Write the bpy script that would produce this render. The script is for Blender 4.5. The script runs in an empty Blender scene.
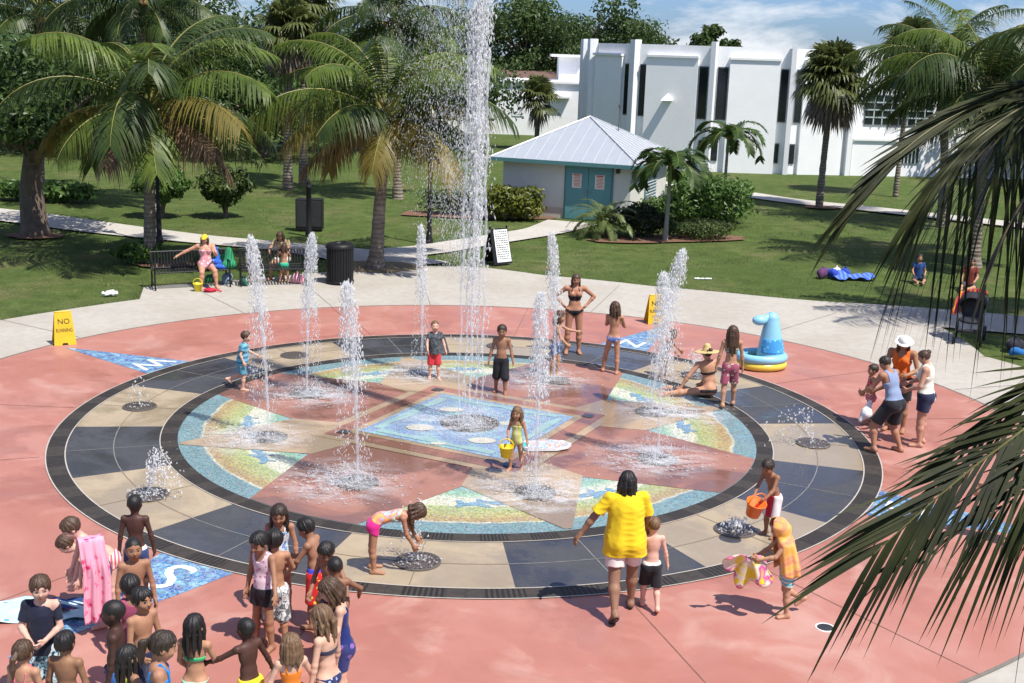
import bpy, math, random, time
import numpy as np
T0 = time.time()
random.seed(7); RNG = np.random.default_rng(7)
scene = bpy.context.scene
COL = scene.collection
R = math.radians
PI = math.pi

# ------------------------------------------------------------------ camera
CAM_H = 6.0
F_PX, PITCH, ROLL = 1216.98, 0.23398, 0.03342
FW = np.array([0, math.cos(PITCH), -math.sin(PITCH)])
_r = np.array([1.0, 0, 0]); _u = np.cross(_r, FW)
CR = math.cos(ROLL) * _r + math.sin(ROLL) * _u
CU = -math.sin(ROLL) * _r + math.cos(ROLL) * _u
CPOS = np.array([0, 0, CAM_H])

def ray(px, py):
    return FW + (px - 512) / F_PX * CR - (py - 341.5) / F_PX * CU
def g(px, py, z=0.0):
    """ground (or height z) point seen at a photo position"""
    d = ray(px, py); return CPOS + d * ((z - CAM_H) / d[2])
def at(px, py, y):
    d = ray(px, py); return CPOS + d * (y / d[1])
def dep(px, py, dist):
    d = ray(px, py); return CPOS + d * dist
def proj(p):
    d = np.asarray(p, float) - CPOS; z = d @ FW
    return (512 + F_PX * (d @ CR) / z, 341.5 - F_PX * (d @ CU) / z)

cam_d = bpy.data.cameras.new('camera'); cam = bpy.data.objects.new('camera', cam_d); COL.objects.link(cam)
cam_d.sensor_width = 36; cam_d.lens = 36 * F_PX / 1024; cam_d.clip_start = 0.05; cam_d.clip_end = 3000
from mathutils import Matrix, Vector
M = Matrix.Identity(4)
for i in range(3):
    M[i][0] = CR[i]; M[i][1] = CU[i]; M[i][2] = -FW[i]; M[i][3] = CPOS[i]
cam.matrix_world = M
scene.camera = cam

# ------------------------------------------------------------------ objects
def tag(o, label=None, cat=None, group=None, kind=None):
    if label: o['label'] = label
    if cat: o['category'] = cat
    if group: o['group'] = group
    if kind: o['kind'] = kind
    return o
def empty(name, loc=(0, 0, 0), rz=0.0):
    o = bpy.data.objects.new(name, None); o.location = loc; o.rotation_euler = (0, 0, rz)
    o.empty_display_size = .2; COL.objects.link(o); return o
def link(name, me, mats=(), parent=None, loc=None, rz=0.0):
    o = bpy.data.objects.new(name, me); COL.objects.link(o)
    for m in (mats if isinstance(mats, (list, tuple)) else [mats]): me.materials.append(m)
    if parent is not None: o.parent = parent
    if loc is not None: o.location = loc; o.rotation_euler = (0, 0, rz)
    return o
def mesh_np(name, V, F, smooth=True, mi=None):
    """V (n,3); F (m,k) array with one k, or list of arrays of different k"""
    Fs = F if isinstance(F, list) else [F]
    Fs = [np.asarray(f, np.int32) for f in Fs if len(f)]
    me = bpy.data.meshes.new(name)
    V = np.asarray(V, np.float32)
    me.vertices.add(len(V)); me.vertices.foreach_set('co', V.ravel())
    nl = sum(f.size for f in Fs); npol = sum(len(f) for f in Fs)
    me.loops.add(nl); me.polygons.add(npol)
    me.loops.foreach_set('vertex_index', np.concatenate([f.ravel() for f in Fs]))
    tot = np.concatenate([np.full(len(f), f.shape[1], np.int32) for f in Fs])
    st = np.concatenate([[0], np.cumsum(tot)[:-1]]).astype(np.int32)
    me.polygons.foreach_set('loop_start', st)
    me.polygons.foreach_set('use_smooth', np.full(npol, smooth))
    if mi is not None: me.polygons.foreach_set('material_index', np.asarray(mi, np.int32))
    me.update(calc_edges=True); me.validate()
    return me

class MB:
    """mesh builder collecting boxes, tubes, strips"""
    def __init__(s): s.v = []; s.f = []; s.m = []; s.n = 0
    def add(s, V, F, mi=0):
        V = np.asarray(V, float).reshape(-1, 3)
        s.v.append(V)
        for f in F: s.f.append([int(i) + s.n for i in f]); s.m.append(mi)
        s.n += len(V); return s
    def box(s, c, size, rot=None, mi=0, bev=0.0):
        x, y, z = np.array(size) / 2.0
        if bev > 0:
            b = min(bev, x * .9, y * .9, z * .9)
            V = []
            for sx in (-1, 1):
                for sy in (-1, 1):
                    for sz in (-1, 1):
                        V += [(sx * (x - b), sy * (y - b), sz * z), (sx * (x - b), sy * y, sz * (z - b)), (sx * x, sy * (y - b), sz * (z - b))]
            V = np.array(V)
            def ix(a, b_, c_, k): return ((a * 4) + b_ * 2 + c_) * 3 + k
            F = []
            for k, ax in ((0, 2), (1, 1), (2, 0)):
                for sgn in (0, 1):
                    o = [a for a in (0, 1, 2) if a != ax]; q = []
                    for u, w in ((0, 0), (1, 0), (1, 1), (0, 1)):
                        i = [0, 0, 0]; i[o[0]] = u; i[o[1]] = w; i[ax] = sgn; q.append(ix(*i, k))
                    F.append(q)
            for ax in range(3):
                o = [a for a in (0, 1, 2) if a != ax]
                k1, k2 = {0: (0, 1), 1: (0, 2), 2: (1, 2)}[ax]
                for u in (0, 1):
                    for w in (0, 1):
                        i = [0, 0, 0]; i[o[0]] = u; i[o[1]] = w; j = i[:]; i[ax] = 0; j[ax] = 1
                        F.append([ix(*i, k1), ix(*j, k1), ix(*j, k2), ix(*i, k2)])
            for a in (0, 1):
                for b_ in (0, 1):
                    for c_ in (0, 1): F.append([ix(a, b_, c_, 0), ix(a, b_, c_, 1), ix(a, b_, c_, 2)])
        else:
            V = np.array([(a, b_, c_) for a in (-x, x) for b_ in (-y, y) for c_ in (-z, z)])
            F = [(0, 1, 3, 2), (4, 6, 7, 5), (0, 4, 5, 1), (2, 3, 7, 6), (0, 2, 6, 4), (1, 5, 7, 3)]
        if rot is not None: V = V @ np.asarray(rot).T
        return s.add(V + np.array(c, float), F, mi)
    def tube(s, pts, r, n=8, mi=0, cap=True, sq=None):
        pts = np.asarray(pts, float); m = len(pts)
        r = np.full(m, r) if np.isscalar(r) else np.asarray(r, float)
        d = np.gradient(pts, axis=0); d /= np.linalg.norm(d, axis=1, keepdims=True) + 1e-12
        a = np.array([0, 0, 1.0]) if abs(d[0][2]) < .9 else np.array([1.0, 0, 0])
        V = []
        th = np.arange(n) * 2 * PI / n
        u = np.cross(d[0], a); u /= np.linalg.norm(u)
        for i in range(m):
            u = u - d[i] * (u @ d[i]); u /= np.linalg.norm(u); w = np.cross(d[i], u)
            V.append(pts[i] + r[i] * (np.cos(th)[:, None] * u + np.sin(th)[:, None] * w))
        F = [(i * n + j, i * n + (j + 1) % n, (i + 1) * n + (j + 1) % n, (i + 1) * n + j) for i in range(m - 1) for j in range(n)]
        if cap: F += [tuple(range(n))[::-1], tuple(range((m - 1) * n, m * n))]
        return s.add(np.concatenate(V), F, mi)
    def lathe(s, prof, n=24, c=(0, 0, 0), mi=0, rot=None):
        V = []; th = np.arange(n) * 2 * PI / n
        for r_, z in prof: V.append(np.stack([r_ * np.cos(th), r_ * np.sin(th), np.full(n, z)], 1))
        V = np.concatenate(V); m = len(prof)
        F = [(i * n + j, i * n + (j + 1) % n, (i + 1) * n + (j + 1) % n, (i + 1) * n + j) for i in range(m - 1) for j in range(n)]
        if rot is not None: V = V @ np.asarray(rot).T
        return s.add(V + np.array(c, float), F, mi)
    def poly(s, pts, mi=0): return s.add(pts, [tuple(range(len(pts)))], mi)
    def prism(s, pts2, z0, z1, mi=0):
        n = len(pts2); V = [(p[0], p[1], z0) for p in pts2] + [(p[0], p[1], z1) for p in pts2]
        F = [tuple(range(n))[::-1], tuple(range(n, 2 * n))] + [(i, (i + 1) % n, n + (i + 1) % n, n + i) for i in range(n)]
        return s.add(V, F, mi)
    def mesh(s, name, smooth=False):
        me = bpy.data.meshes.new(name)
        V = np.concatenate(s.v) if s.v else np.zeros((0, 3))
        me.from_pydata(V.tolist(), [], s.f)
        me.polygons.foreach_set('material_index', np.array(s.m, np.int32))
        me.polygons.foreach_set('use_smooth', np.full(len(s.f), bool(smooth)))
        me.update(); return me
    def build(s, name, mats, parent=None, smooth=False, loc=None, rz=0.0):
        return link(name, s.mesh(name, smooth), mats, parent, loc, rz)

def rz_m(a): c, s_ = math.cos(a), math.sin(a); return np.array([[c, -s_, 0], [s_, c, 0], [0, 0, 1.0]])
def rx_m(a): c, s_ = math.cos(a), math.sin(a); return np.array([[1.0, 0, 0], [0, c, -s_], [0, s_, c]])
def ry_m(a): c, s_ = math.cos(a), math.sin(a); return np.array([[c, 0, s_], [0, 1.0, 0], [-s_, 0, c]])

# ------------------------------------------------------------------ materials
class NT:
    def __init__(s, name):
        s.m = bpy.data.materials.new(name); s.m.use_nodes = True; s.t = s.m.node_tree
        s.b = s.t.nodes['Principled BSDF']; s.out = s.t.nodes['Material Output']
    def n(s, t, **k):
        nd = s.t.nodes.new(t)
        for a, v in k.items(): setattr(nd, a, v)
        return nd
    def l(s, a, b): s.t.links.new(a, b)
    def val(s, sock, v):
        if hasattr(v, 'node'): s.l(v, sock)
        else: sock.default_value = v
    def coord(s, kind='Object'): return s.n('ShaderNodeTexCoord').outputs[kind]
    def noise(s, vec, scale, detail=4, rough=.55, dist=0):
        nd = s.n('ShaderNodeTexNoise'); nd.inputs['Scale'].default_value = scale; nd.inputs['Detail'].default_value = detail
        nd.inputs['Roughness'].default_value = rough; nd.inputs['Distortion'].default_value = dist
        if vec is not None: s.l(vec, nd.inputs['Vector'])
        return nd.outputs['Fac']
    def voro(s, vec, scale, out='Color', feature='F1'):
        nd = s.n('ShaderNodeTexVoronoi', feature=feature); nd.inputs['Scale'].default_value = scale
        if vec is not None: s.l(vec, nd.inputs['Vector'])
        return nd.outputs[out]
    def math(s, op, a, b=0.0, c=None):
        nd = s.n('ShaderNodeMath', operation=op); s.val(nd.inputs[0], a); s.val(nd.inputs[1], b)
        if c is not None: s.val(nd.inputs[2], c)
        return nd.outputs[0]
    def mapr(s, v, a, b, c=0.0, d=1.0):
        nd = s.n('ShaderNodeMapRange'); s.l(v, nd.inputs[0])
        for i, x in enumerate((a, b, c, d)): nd.inputs[i + 1].default_value = x
        return nd.outputs[0]
    def ramp(s, v, stops, interp='LINEAR'):
        nd = s.n('ShaderNodeValToRGB'); cr = nd.color_ramp; cr.interpolation = interp
        while len(cr.elements) < len(stops): cr.elements.new(.5)
        for e, (p, c) in zip(cr.elements, stops): e.position = p; e.color = (*c[:3], 1)
        s.l(v, nd.inputs[0]); return nd.outputs[0]
    def mix(s, f, a, b, mode='MIX'):
        nd = s.n('ShaderNodeMix', data_type='RGBA', blend_type=mode)
        s.val(nd.inputs[0], f)
        for sock, v in ((nd.inputs[6], a), (nd.inputs[7], b)):
            if hasattr(v, 'node'): s.l(v, sock)
            else: sock.default_value = (*v[:3], 1)
        return nd.outputs[2]
    def bump(s, h, st=.3, dist=.01):
        nd = s.n('ShaderNodeBump'); nd.inputs['Strength'].default_value = st; nd.inputs['Distance'].default_value = dist
        s.l(h, nd.inputs['Height']); s.l(nd.outputs[0], s.b.inputs['Normal'])
    def base(s, c, rough=.6, spec=.5):
        if hasattr(c, 'node'): s.l(c, s.b.inputs['Base Color'])
        else: s.b.inputs['Base Color'].default_value = (*c[:3], 1)
        s.val(s.b.inputs['Roughness'], rough); s.b.inputs['Specular IOR Level'].default_value = spec
        return s.m
    def sep(s, v):
        nd = s.n('ShaderNodeSeparateXYZ'); s.l(v, nd.inputs[0]); return nd.outputs
def mul(c, k): return tuple(min(1, x * k) for x in c)
_mc = {}
def mat(name, c, rough=.6, var=.25, scale=6.0, bump=0.0, spec=.4, metal=0.0, c2=None, sub=0.0):
    key = (name, c, rough, var, scale, bump, metal, c2)
    if key in _mc: return _mc[key]
    t = NT(name); v = t.coord()
    n1 = t.noise(v, scale, 6); n2 = t.noise(v, scale * 7, 3)
    nn = t.math('MULTIPLY_ADD', n2, .4, t.math('MULTIPLY', n1, .6))
    f = t.mapr(nn, .32, .68)
    t.base(t.mix(f, mul(c, 1 - var), c2 if c2 else mul(c, 1 + var)), rough, spec)
    t.b.inputs['Metallic'].default_value = metal
    if bump: t.bump(n2, bump, .01)
    if sub: t.b.inputs['Subsurface Weight'].default_value = sub; t.b.inputs['Subsurface Radius'].default_value = (.02, .008, .004)
    _mc[key] = t.m; return t.m
def leafmat(name, c, c2=None, trans=.35, rough=.45, scale=1.5, spec=.4):
    key = ('leaf', name, c, c2)
    if key in _mc: return _mc[key]
    t = NT(name); v = t.coord()
    f = t.mapr(t.noise(v, scale, 4), .3, .7)
    f2 = t.mapr(t.noise(v, scale * 9, 2), .3, .7)
    col = t.mix(f, mul(c, .7), c2 if c2 else mul(c, 1.35)); col = t.mix(t.math('MULTIPLY', f2, .35), col, mul(c, .55))
    t.base(col, rough, spec)
    tr = t.n('ShaderNodeBsdfTranslucent'); t.l(col, tr.inputs[0])
    mx = t.n('ShaderNodeMixShader'); mx.inputs[0].default_value = trans
    t.l(t.b.outputs[0], mx.inputs[1]); t.l(tr.outputs[0], mx.inputs[2]); t.l(mx.outputs[0], t.out.inputs[0])
    _mc[key] = t.m; return t.m

def sheet_mesh(name, fn, nu=24, nv=24, th=.008, closed=False):
    """cloth: surface fn(u, v) given a thickness"""
    P = np.array([[fn(u, v) for v in np.linspace(0, 1, nv)] for u in np.linspace(0, 1, nu)])
    du, dv = np.gradient(P, axis=0), np.gradient(P, axis=1); N = np.cross(du, dv); N /= np.linalg.norm(N, axis=2, keepdims=True) + 1e-9
    V = np.concatenate([(P + N * th / 2).reshape(-1, 3), (P - N * th / 2).reshape(-1, 3)]); m = nu * nv; F = []
    for i in range(nu - 1):
        for j in range(nv - 1):
            a, b, c, d = i * nv + j, (i + 1) * nv + j, (i + 1) * nv + j + 1, i * nv + j + 1; F += [(a, b, c, d), (m + d, m + c, m + b, m + a)]
    ed = [i * nv for i in range(nu)] + [(nu - 1) * nv + j for j in range(1, nv)] + [i * nv + nv - 1 for i in range(nu - 2, -1, -1)] + [j for j in range(nv - 2, 0, -1)]
    for a, b in zip(ed, ed[1:] + ed[:1]): F.append((b, a, m + a, m + b))
    return mesh_np(name, V, np.array(F))
# ------------------------------------------------------------------ implicit surfaces (smooth unions meshed by surface nets)
def smin(a, b, k):
    if k <= 0: return np.minimum(a, b)
    h = np.maximum(k - np.abs(a - b), 0) / k
    return np.minimum(a, b) - h * h * (k * .25)
class Fld:
    def __init__(s): s.p = []; s.cuts = []; s.noise = None
    def rc(s, a, b, ra, rb, k=.02, cap=False, sub=False):
        a, b = np.asarray(a, float), np.asarray(b, float); m = max(ra, rb)
        lo = np.minimum(a, b) - m; hi = np.maximum(a, b) + m
        def fn(P):
            ba = b - a; L = ba @ ba + 1e-12
            t = ((P - a) @ ba) / L; tc = np.clip(t, 0, 1)
            q = P - a - tc[..., None] * ba
            d = np.sqrt((q * q).sum(-1)) - (ra + (rb - ra) * tc)
            if cap: d = np.maximum(d, (t - 1) * math.sqrt(L))
            return d
        s.p.append((fn, lo, hi, k, sub)); return s
    def ell(s, c, r, rot=None, k=.03, sub=False):
        c = np.asarray(c, float); r = np.asarray(r, float); rot = np.eye(3) if rot is None else np.asarray(rot)
        m = np.abs(rot) @ r; lo, hi = c - m, c + m
        def fn(P):
            q = (P - c) @ rot / r
            k0 = np.sqrt((q * q).sum(-1)) + 1e-9; q = q / r; k1 = np.sqrt((q * q).sum(-1)) + 1e-9
            return k0 * (k0 - 1) / k1
        s.p.append((fn, lo, hi, k, sub)); return s
    def cut(s, fn): s.cuts.append(fn); return s          # keep where fn(P) < 0
    def mesh(s, vox, name=None):
        lo = np.min([q[1] for q in s.p if not q[4]], 0) - 3 * vox - .015; hi = np.max([q[2] for q in s.p if not q[4]], 0) + 3 * vox + .015
        n = np.ceil((hi - lo) / vox).astype(int) + 1
        ax = [lo[i] + vox * np.arange(n[i]) for i in range(3)]
        D = np.full(n, 1.0, np.float32)
        for fn, l, h, k, sub in s.p:
            e = k + 2 * vox + .012
            i0 = np.clip(np.floor((l - e - lo) / vox).astype(int), 0, n); i1 = np.clip(np.ceil((h + e - lo) / vox).astype(int) + 1, 0, n)
            if np.any(i1 <= i0): continue
            sl = tuple(slice(i0[i], i1[i]) for i in range(3))
            P = np.stack(np.meshgrid(*[ax[i][sl[i]] for i in range(3)], indexing='ij'), -1)
            d = fn(P).astype(np.float32)
            D[sl] = -smin(-D[sl], d, k) if sub else smin(D[sl], d, k)
        if s.cuts or s.noise:
            P = np.stack(np.meshgrid(*ax, indexing='ij'), -1)
            if s.noise: D = D + s.noise(P).astype(np.float32)
            for c in s.cuts: D = np.maximum(D, c(P).astype(np.float32))
        return nets(D, lo, vox)
def nets(D, lo, vox):
    neg = D < 0
    nx, ny, nz = D.shape
    cnt = np.zeros((nx - 1, ny - 1, nz - 1), np.int8)
    for a in (0, 1):
        for b in (0, 1):
            for c in (0, 1): cnt += neg[a:nx - 1 + a, b:ny - 1 + b, c:nz - 1 + c]
    I = np.argwhere((cnt > 0) & (cnt < 8))
    if len(I) == 0: return np.zeros((0, 3)), np.zeros((0, 4), int)
    idm = np.full(cnt.shape, -1, np.int32); idm[tuple(I.T)] = np.arange(len(I))
    acc = np.zeros((len(I), 3)); w = np.zeros(len(I))
    co = [(a, b, c) for a in (0, 1) for b in (0, 1) for c in (0, 1)]
    val = {o: D[I[:, 0] + o[0], I[:, 1] + o[1], I[:, 2] + o[2]] for o in co}
    for o in co:
        for axs in range(3):
            if o[axs] == 0:
                o2 = list(o); o2[axs] = 1; o2 = tuple(o2)
                f0, f1 = val[o], val[o2]; m = (f0 < 0) != (f1 < 0)
                t = np.where(m, f0 / np.where(m, f0 - f1, 1), 0)
                p = np.tile(np.array(o, float), (len(I), 1)); p[:, axs] += t
                acc += p * m[:, None]; w += m
    V = lo + vox * (I + acc / w[:, None])
    Q = []
    for axs in range(3):
        sl0 = [slice(None)] * 3; sl1 = [slice(None)] * 3; sl0[axs] = slice(0, -1); sl1[axs] = slice(1, None)
        ch = neg[tuple(sl0)] != neg[tuple(sl1)]
        b, c = [(1, 2), (2, 0), (0, 1)][axs]
        E = np.argwhere(ch); E = E[(E[:, b] > 0) & (E[:, c] > 0) & (E[:, b] < D.shape[b] - 1) & (E[:, c] < D.shape[c] - 1)]
        if len(E) == 0: continue
        def cid(db, dc):
            e = E.copy(); e[:, b] += db; e[:, c] += dc; return idm[tuple(e.T)]
        q = np.stack([cid(-1, -1), cid(0, -1), cid(0, 0), cid(-1, 0)], 1)
        fl = ~neg[tuple(E.T)]; q[fl] = q[fl][:, ::-1]
        Q.append(q)
    return V, np.concatenate(Q)
# ------------------------------------------------------------------ people
def dirv(fl, ab, side):
    fl, ab = R(fl), R(ab)
    return np.array([side * math.sin(ab), math.sin(fl) * math.cos(ab), -math.cos(fl) * math.cos(ab)])

def skeleton(h, a=.4, w=1.0, lean=0, side=0, twist=0, hp=None, hyaw=0, hroll=0, L=(4, 4, -2), Rt=(4, 4, -2), AL=(6, 12, 18, 6), AR=(6, 12, 18, 6), fyaw=(8, 8), fp=(0, 0)):
    S = dict(h=h, a=a, w=w)
    hh = S['hh'] = h * (.205 - .072 * a)
    hipz = h * (.435 + .085 * a)
    neckz = h - hh - .025 * h
    Tl = neckz - hipz
    def D(an): return np.array([math.sin(R(side)), math.sin(R(an)) * math.cos(R(side)), math.cos(R(an)) * math.cos(R(side))])
    hip = np.zeros(3)
    mid = hip + D(lean * .6) * Tl * .42; neck = mid + D(lean) * Tl * .58
    Rp = rx_m(-R(lean * .35)) @ ry_m(R(side * .3)); Rc = rx_m(-R(lean)) @ ry_m(R(side)) @ rz_m(R(twist))
    hp = lean * .6 if hp is None else hp
    Rh = rz_m(R(hyaw)) @ rx_m(-R(hp)) @ ry_m(R(hroll))
    S.update(hip=hip, mid=mid, neck=neck, Rp=Rp, Rc=Rc, Rh=Rh, Tl=Tl)
    sw = h * (.092 + .012 * a) * (w * .5 + .5); hw = h * .05 * w
    S['head'] = neck + .5 * (Rh @ np.array([0, 0, 1.0]) + D(lean)) * (.03 * h) + Rh @ np.array([0, .05, .46]) * hh
    for sd, nm, leg, arm, fy, fpp in ((-1, 'L', L, AL, fyaw[0], fp[0]), (1, 'R', Rt, AR, fyaw[1], fp[1])):
        hj = hip + Rp @ np.array([sd * hw, 0, 0])
        kn = hj + dirv(leg[0], leg[1], sd) * hipz * .49
        ca = leg[3] if len(leg) > 3 else leg[1] * .6
        an = kn + dirv(leg[2], ca, sd) * hipz * .44
        fd = rz_m(-sd * R(fy)) @ rx_m(-R(fpp)) @ np.array([0, 1.0, 0]); fu = rz_m(-sd * R(fy)) @ rx_m(-R(fpp)) @ np.array([0, 0, 1.0])
        ah = hipz * .075
        heel = an - fu * ah * .5 - fd * .018 * h; toe = an + fd * .088 * h - fu * ah * .62
        sj = neck + Rc @ np.array([sd * sw, 0, -.022 * h])
        ul, fl_ = h * (.15 + .022 * a), h * (.128 + .015 * a)
        ud, fd2 = dirv(arm[0], arm[1], sd), dirv(arm[2], arm[3], sd)
        el = sj + ud * ul; wr = el + fd2 * fl_
        S[nm] = dict(hip=hj, knee=kn, ank=an, heel=heel, toe=toe, sh=sj, el=el, wr=wr, fdir=fd2, side=sd, palm=arm[4] if len(arm) > 4 else None)
    zmin = min(min(S[n]['heel'][2] - .022 * h, S[n]['toe'][2] - .014 * h) for n in 'LR')
    zmin = min(zmin, hip[2] - .075 * h * w)
    off = np.array([0, 0, -zmin])
    for k in ('hip', 'mid', 'neck', 'head'): S[k] = S[k] + off
    for n in 'LR':
        for k in ('hip', 'knee', 'ank', 'heel', 'toe', 'sh', 'el', 'wr'): S[n][k] = S[n][k] + off
    return S

def torso(F, S, inf=0.0, fem=0.0, clav=True, pelvis=True, k=.04, breast=True):
    h, w = S['h'], S['w']; a = S['a']; Rp, Rc = S['Rp'], S['Rc']; k = k * min(1, h / 1.4)
    hip, mid, neck = S['hip'], S['mid'], S['neck']
    kid = 1 - a
    hipw = .088 + .012 * fem
    E = lambda c, r, rot, kk=k: F.ell(c, np.array(r) * h + inf, rot, kk)
    if pelvis:
        E(hip + Rp @ np.array([0, 0, .03 * h]), (hipw * w, .06 * w, .07), Rp)
        for sd in (-1, 1): E(hip + Rp @ np.array([sd * .04 * w * h, -.028 * h * w, -.005 * h]), (.05 * w, .05 * w, .055), Rp)
    E(mid + Rc @ np.array([0, .008 * kid * h, -.03 * h]), ((.074 - .006 * fem) * w, (.053 + .01 * kid) * w, .085), Rc)
    E(mid + (neck - mid) * .5, ((.084 - .004 * fem) * w, .056 * w, .098), Rc)
    E(mid + (neck - mid) * .72, ((.08) * w, .05 * w, .06), Rc)
    if breast and fem > .6 and a > .8:
        for sd in (-1, 1): E(mid + (neck - mid) * .52 + Rc @ np.array([sd * .04 * h, .045 * h * w, 0]), (.035, .034, .036), Rc, .02)
    if clav:
        for n in 'LR':
            s = S[n]; F.rc(neck + Rc @ np.array([0, -.005 * h, -.02 * h]), s['sh'], .03 * h + inf, .029 * h * (w * .5 + .5) + inf, k)
    return F

def limb_r(S):
    h, w, a = S['h'], S['w'], S['a']; q = .6 * w + .4
    return dict(th=.05 * h * w, kn=.033 * h * q, ca=.034 * h * q, an=.02 * h, ua=.0275 * h * q, el=.0215 * h * q, fa=.0225 * h * q, wr=.0155 * h)

def body(S, vox, fem=0.0):
    h, hh = S['h'], S['hh']; F = Fld(); r = limb_r(S); ks = .03 * h
    torso(F, S, 0, fem)
    for n in 'LR':
        s = S[n]
        F.rc(s['hip'], s['knee'], r['th'], r['kn'], ks)
        cm = s['knee'] + (s['ank'] - s['knee']) * .3
        back = np.cross(np.cross(s['ank'] - s['knee'], s['knee'] - s['hip']), s['ank'] - s['knee'])
        F.rc(s['knee'], cm, r['kn'] * .95, r['ca'], .015 * h); F.rc(cm, s['ank'], r['ca'], r['an'], .015 * h)
        F.rc(s['ank'], s['heel'], r['an'], .023 * h, .015 * h); F.rc(s['ank'] * .5 + s['heel'] * .5, s['toe'], .02 * h, .017 * h, .02 * h)
        fs = np.cross(s['toe'] - s['heel'], [0, 0, 1.0]); fs /= np.linalg.norm(fs) + 1e-9
        F.rc(s['heel'], s['toe'] + fs * .012 * h, .02 * h, .0125 * h, .012 * h); F.rc(s['heel'], s['toe'] - fs * .012 * h, .02 * h, .0125 * h, .012 * h)
        F.rc(s['sh'], s['el'], r['ua'], r['el'], .02 * h)
        fm = s['el'] + (s['wr'] - s['el']) * .3
        F.rc(s['el'], fm, r['el'], r['fa'], .012 * h); F.rc(fm, s['wr'], r['fa'], r['wr'], .012 * h)
        # hand: palm, four fingers of different lengths with a bend, thumb from the side of the palm
        fd = s['fdir']; sd = s['side']
        inw = s['palm'] if s['palm'] is not None else np.array([-sd, .15, 0])
        inw = np.asarray(inw, float); inw = inw - fd * (inw @ fd); inw /= np.linalg.norm(inw) + 1e-9
        lat = np.cross(fd, inw); fwd_lat = lat if lat[1] > 0 or abs(lat[1]) < .2 else -lat
        hl = .1 * h * (.92 if S['a'] < .6 else 1.0); fr = max(.0075 * h, vox * .62)
        pc = s['wr'] + fd * hl * .25
        F.rc(s['wr'] + fd * hl * .05, s['wr'] + fd * hl * .38, .016 * h, .017 * h, .01 * h)
        Rr = np.stack([fwd_lat, inw, fd], 1)
        F.ell(pc + fd * hl * .05, (.026 * h, max(.012 * h, vox), hl * .3), Rr, .008 * h)
        for j, (o, ln) in enumerate(((1.5, .46), (.5, .52), (-.5, .48), (-1.5, .38))):
            b = s['wr'] + fd * hl * .46 + fwd_lat * o * .0145 * h
            d1 = fd + fwd_lat * o * .1 + inw * .15; d1 /= np.linalg.norm(d1)
            d2 = fd + fwd_lat * o * .08 + inw * .75; d2 /= np.linalg.norm(d2)
            m = b + d1 * hl * ln * .55; F.rc(b, m, fr, fr * .92, .003 * h); F.rc(m, m + d2 * hl * ln * .45, fr * .92, fr * .8, .003 * h)
        tb = s['wr'] + fd * hl * .18 + fwd_lat * .016 * h
        td = fd * .6 + fwd_lat * .75 + inw * .25; td /= np.linalg.norm(td); tm = tb + td * hl * .24
        td2 = fd * .85 + fwd_lat * .35 + inw * .3; td2 /= np.linalg.norm(td2)
        F.rc(tb, tm, fr * 1.25, fr * 1.1, .006 * h); F.rc(tm, tm + td2 * hl * .2, fr * 1.1, fr * .9, .003 * h)
    Rh, hc = S['Rh'], S['head']
    nb = S['neck'] - (S['Rc'] @ np.array([0, 0, 1.0])) * .02 * h
    F.rc(nb, hc + Rh @ np.array([0, -.1, -.3]) * hh, (.029 + .004 * (1 - S['a'])) * h * (.8 + .2 * S['w']), .026 * h, .02 * h)
    X = lambda *q: hc + Rh @ np.array(q) * hh
    F.ell(X(0, -.03, .1), np.array((.35, .43, .40)) * hh, Rh, .02 * h)
    F.ell(X(0, .12, -.18), np.array((.27, .27, .31)) * hh, Rh, .2 * hh)
    F.rc(X(0, .38, .02), X(0, .44, -.10), .03 * hh, .05 * hh, .05 * hh)
    for sd in (-1, 1):
        F.ell(X(sd * .35, -.02, -.04), np.array((.035, .085, .12)) * hh, Rh, .03 * hh)
        F.ell(X(sd * .15, .44, .03), np.array((.09, .07, .06)) * hh, Rh, .06 * hh, sub=True)
        F.ell(X(sd * .17, .27, -.12), np.array((.1, .1, .1)) * hh, Rh, .08 * hh)
    F.rc(X(-.07, .365, -.27), X(.07, .365, -.27), .03 * hh, .03 * hh, .03 * hh)
    F.cut(lambda P: -P[..., 2] + .001)
    V, Q = F.mesh(vox)
    q = ((V[Q].mean(1) - hc) @ Rh) / hh
    mi = np.zeros(len(Q), int)
    fr_ = q[:, 1] > .2; ax_ = np.abs(q[:, 0]); 
    mi[fr_ & (np.abs(ax_ - .15) < .07) & (np.abs(q[:, 2] - .015) < .022)] = 2
    mi[fr_ & (np.abs(ax_ - .15) < .042) & (np.abs(q[:, 2] - .02) < .036)] = 3
    mi[fr_ & (np.abs(ax_ - .16) < .095) & (np.abs(q[:, 2] - .125) < .018)] = 3
    mi[fr_ & (ax_ < .12) & (np.abs(q[:, 2] + .26) < .035)] = 1
    return V, Q, mi

def wr_noise(amp, fr=22, seed=0, vert=True):
    rg = np.random.default_rng(seed); ks = rg.normal(size=(5, 3)) * fr; ph = rg.uniform(0, 6.28, 5)
    if vert: ks[:, 2] *= .3
    def fn(P):
        s = 0
        for k, p in zip(ks, ph): s = s + np.sin(P @ k + p)
        return s * (amp / 2.2)
    return fn
def g_sandals(S, which):
    F = Fld(); h = S['h']
    for n in which:
        s = S[n]; d = s['toe'] - s['heel']; u = np.cross(np.cross(d, [0, 0, 1.0]), d); u /= np.linalg.norm(u) + 1e-9; d = d / np.linalg.norm(d)
        F.ell((s['heel'] + s['toe']) / 2 - u * .017 * h, (.03 * h, .085 * h, .009 * h), np.stack([np.cross(d, u), d, u], 1), .005)
    return F
def frame(S, which): return (S['hip'], S['Rp']) if which == 'p' else (S['neck'], S['Rc'])
def below(S, which, z): c, Rm = frame(S, which); return lambda P: ((P - c) @ Rm)[..., 2] - z
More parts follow.
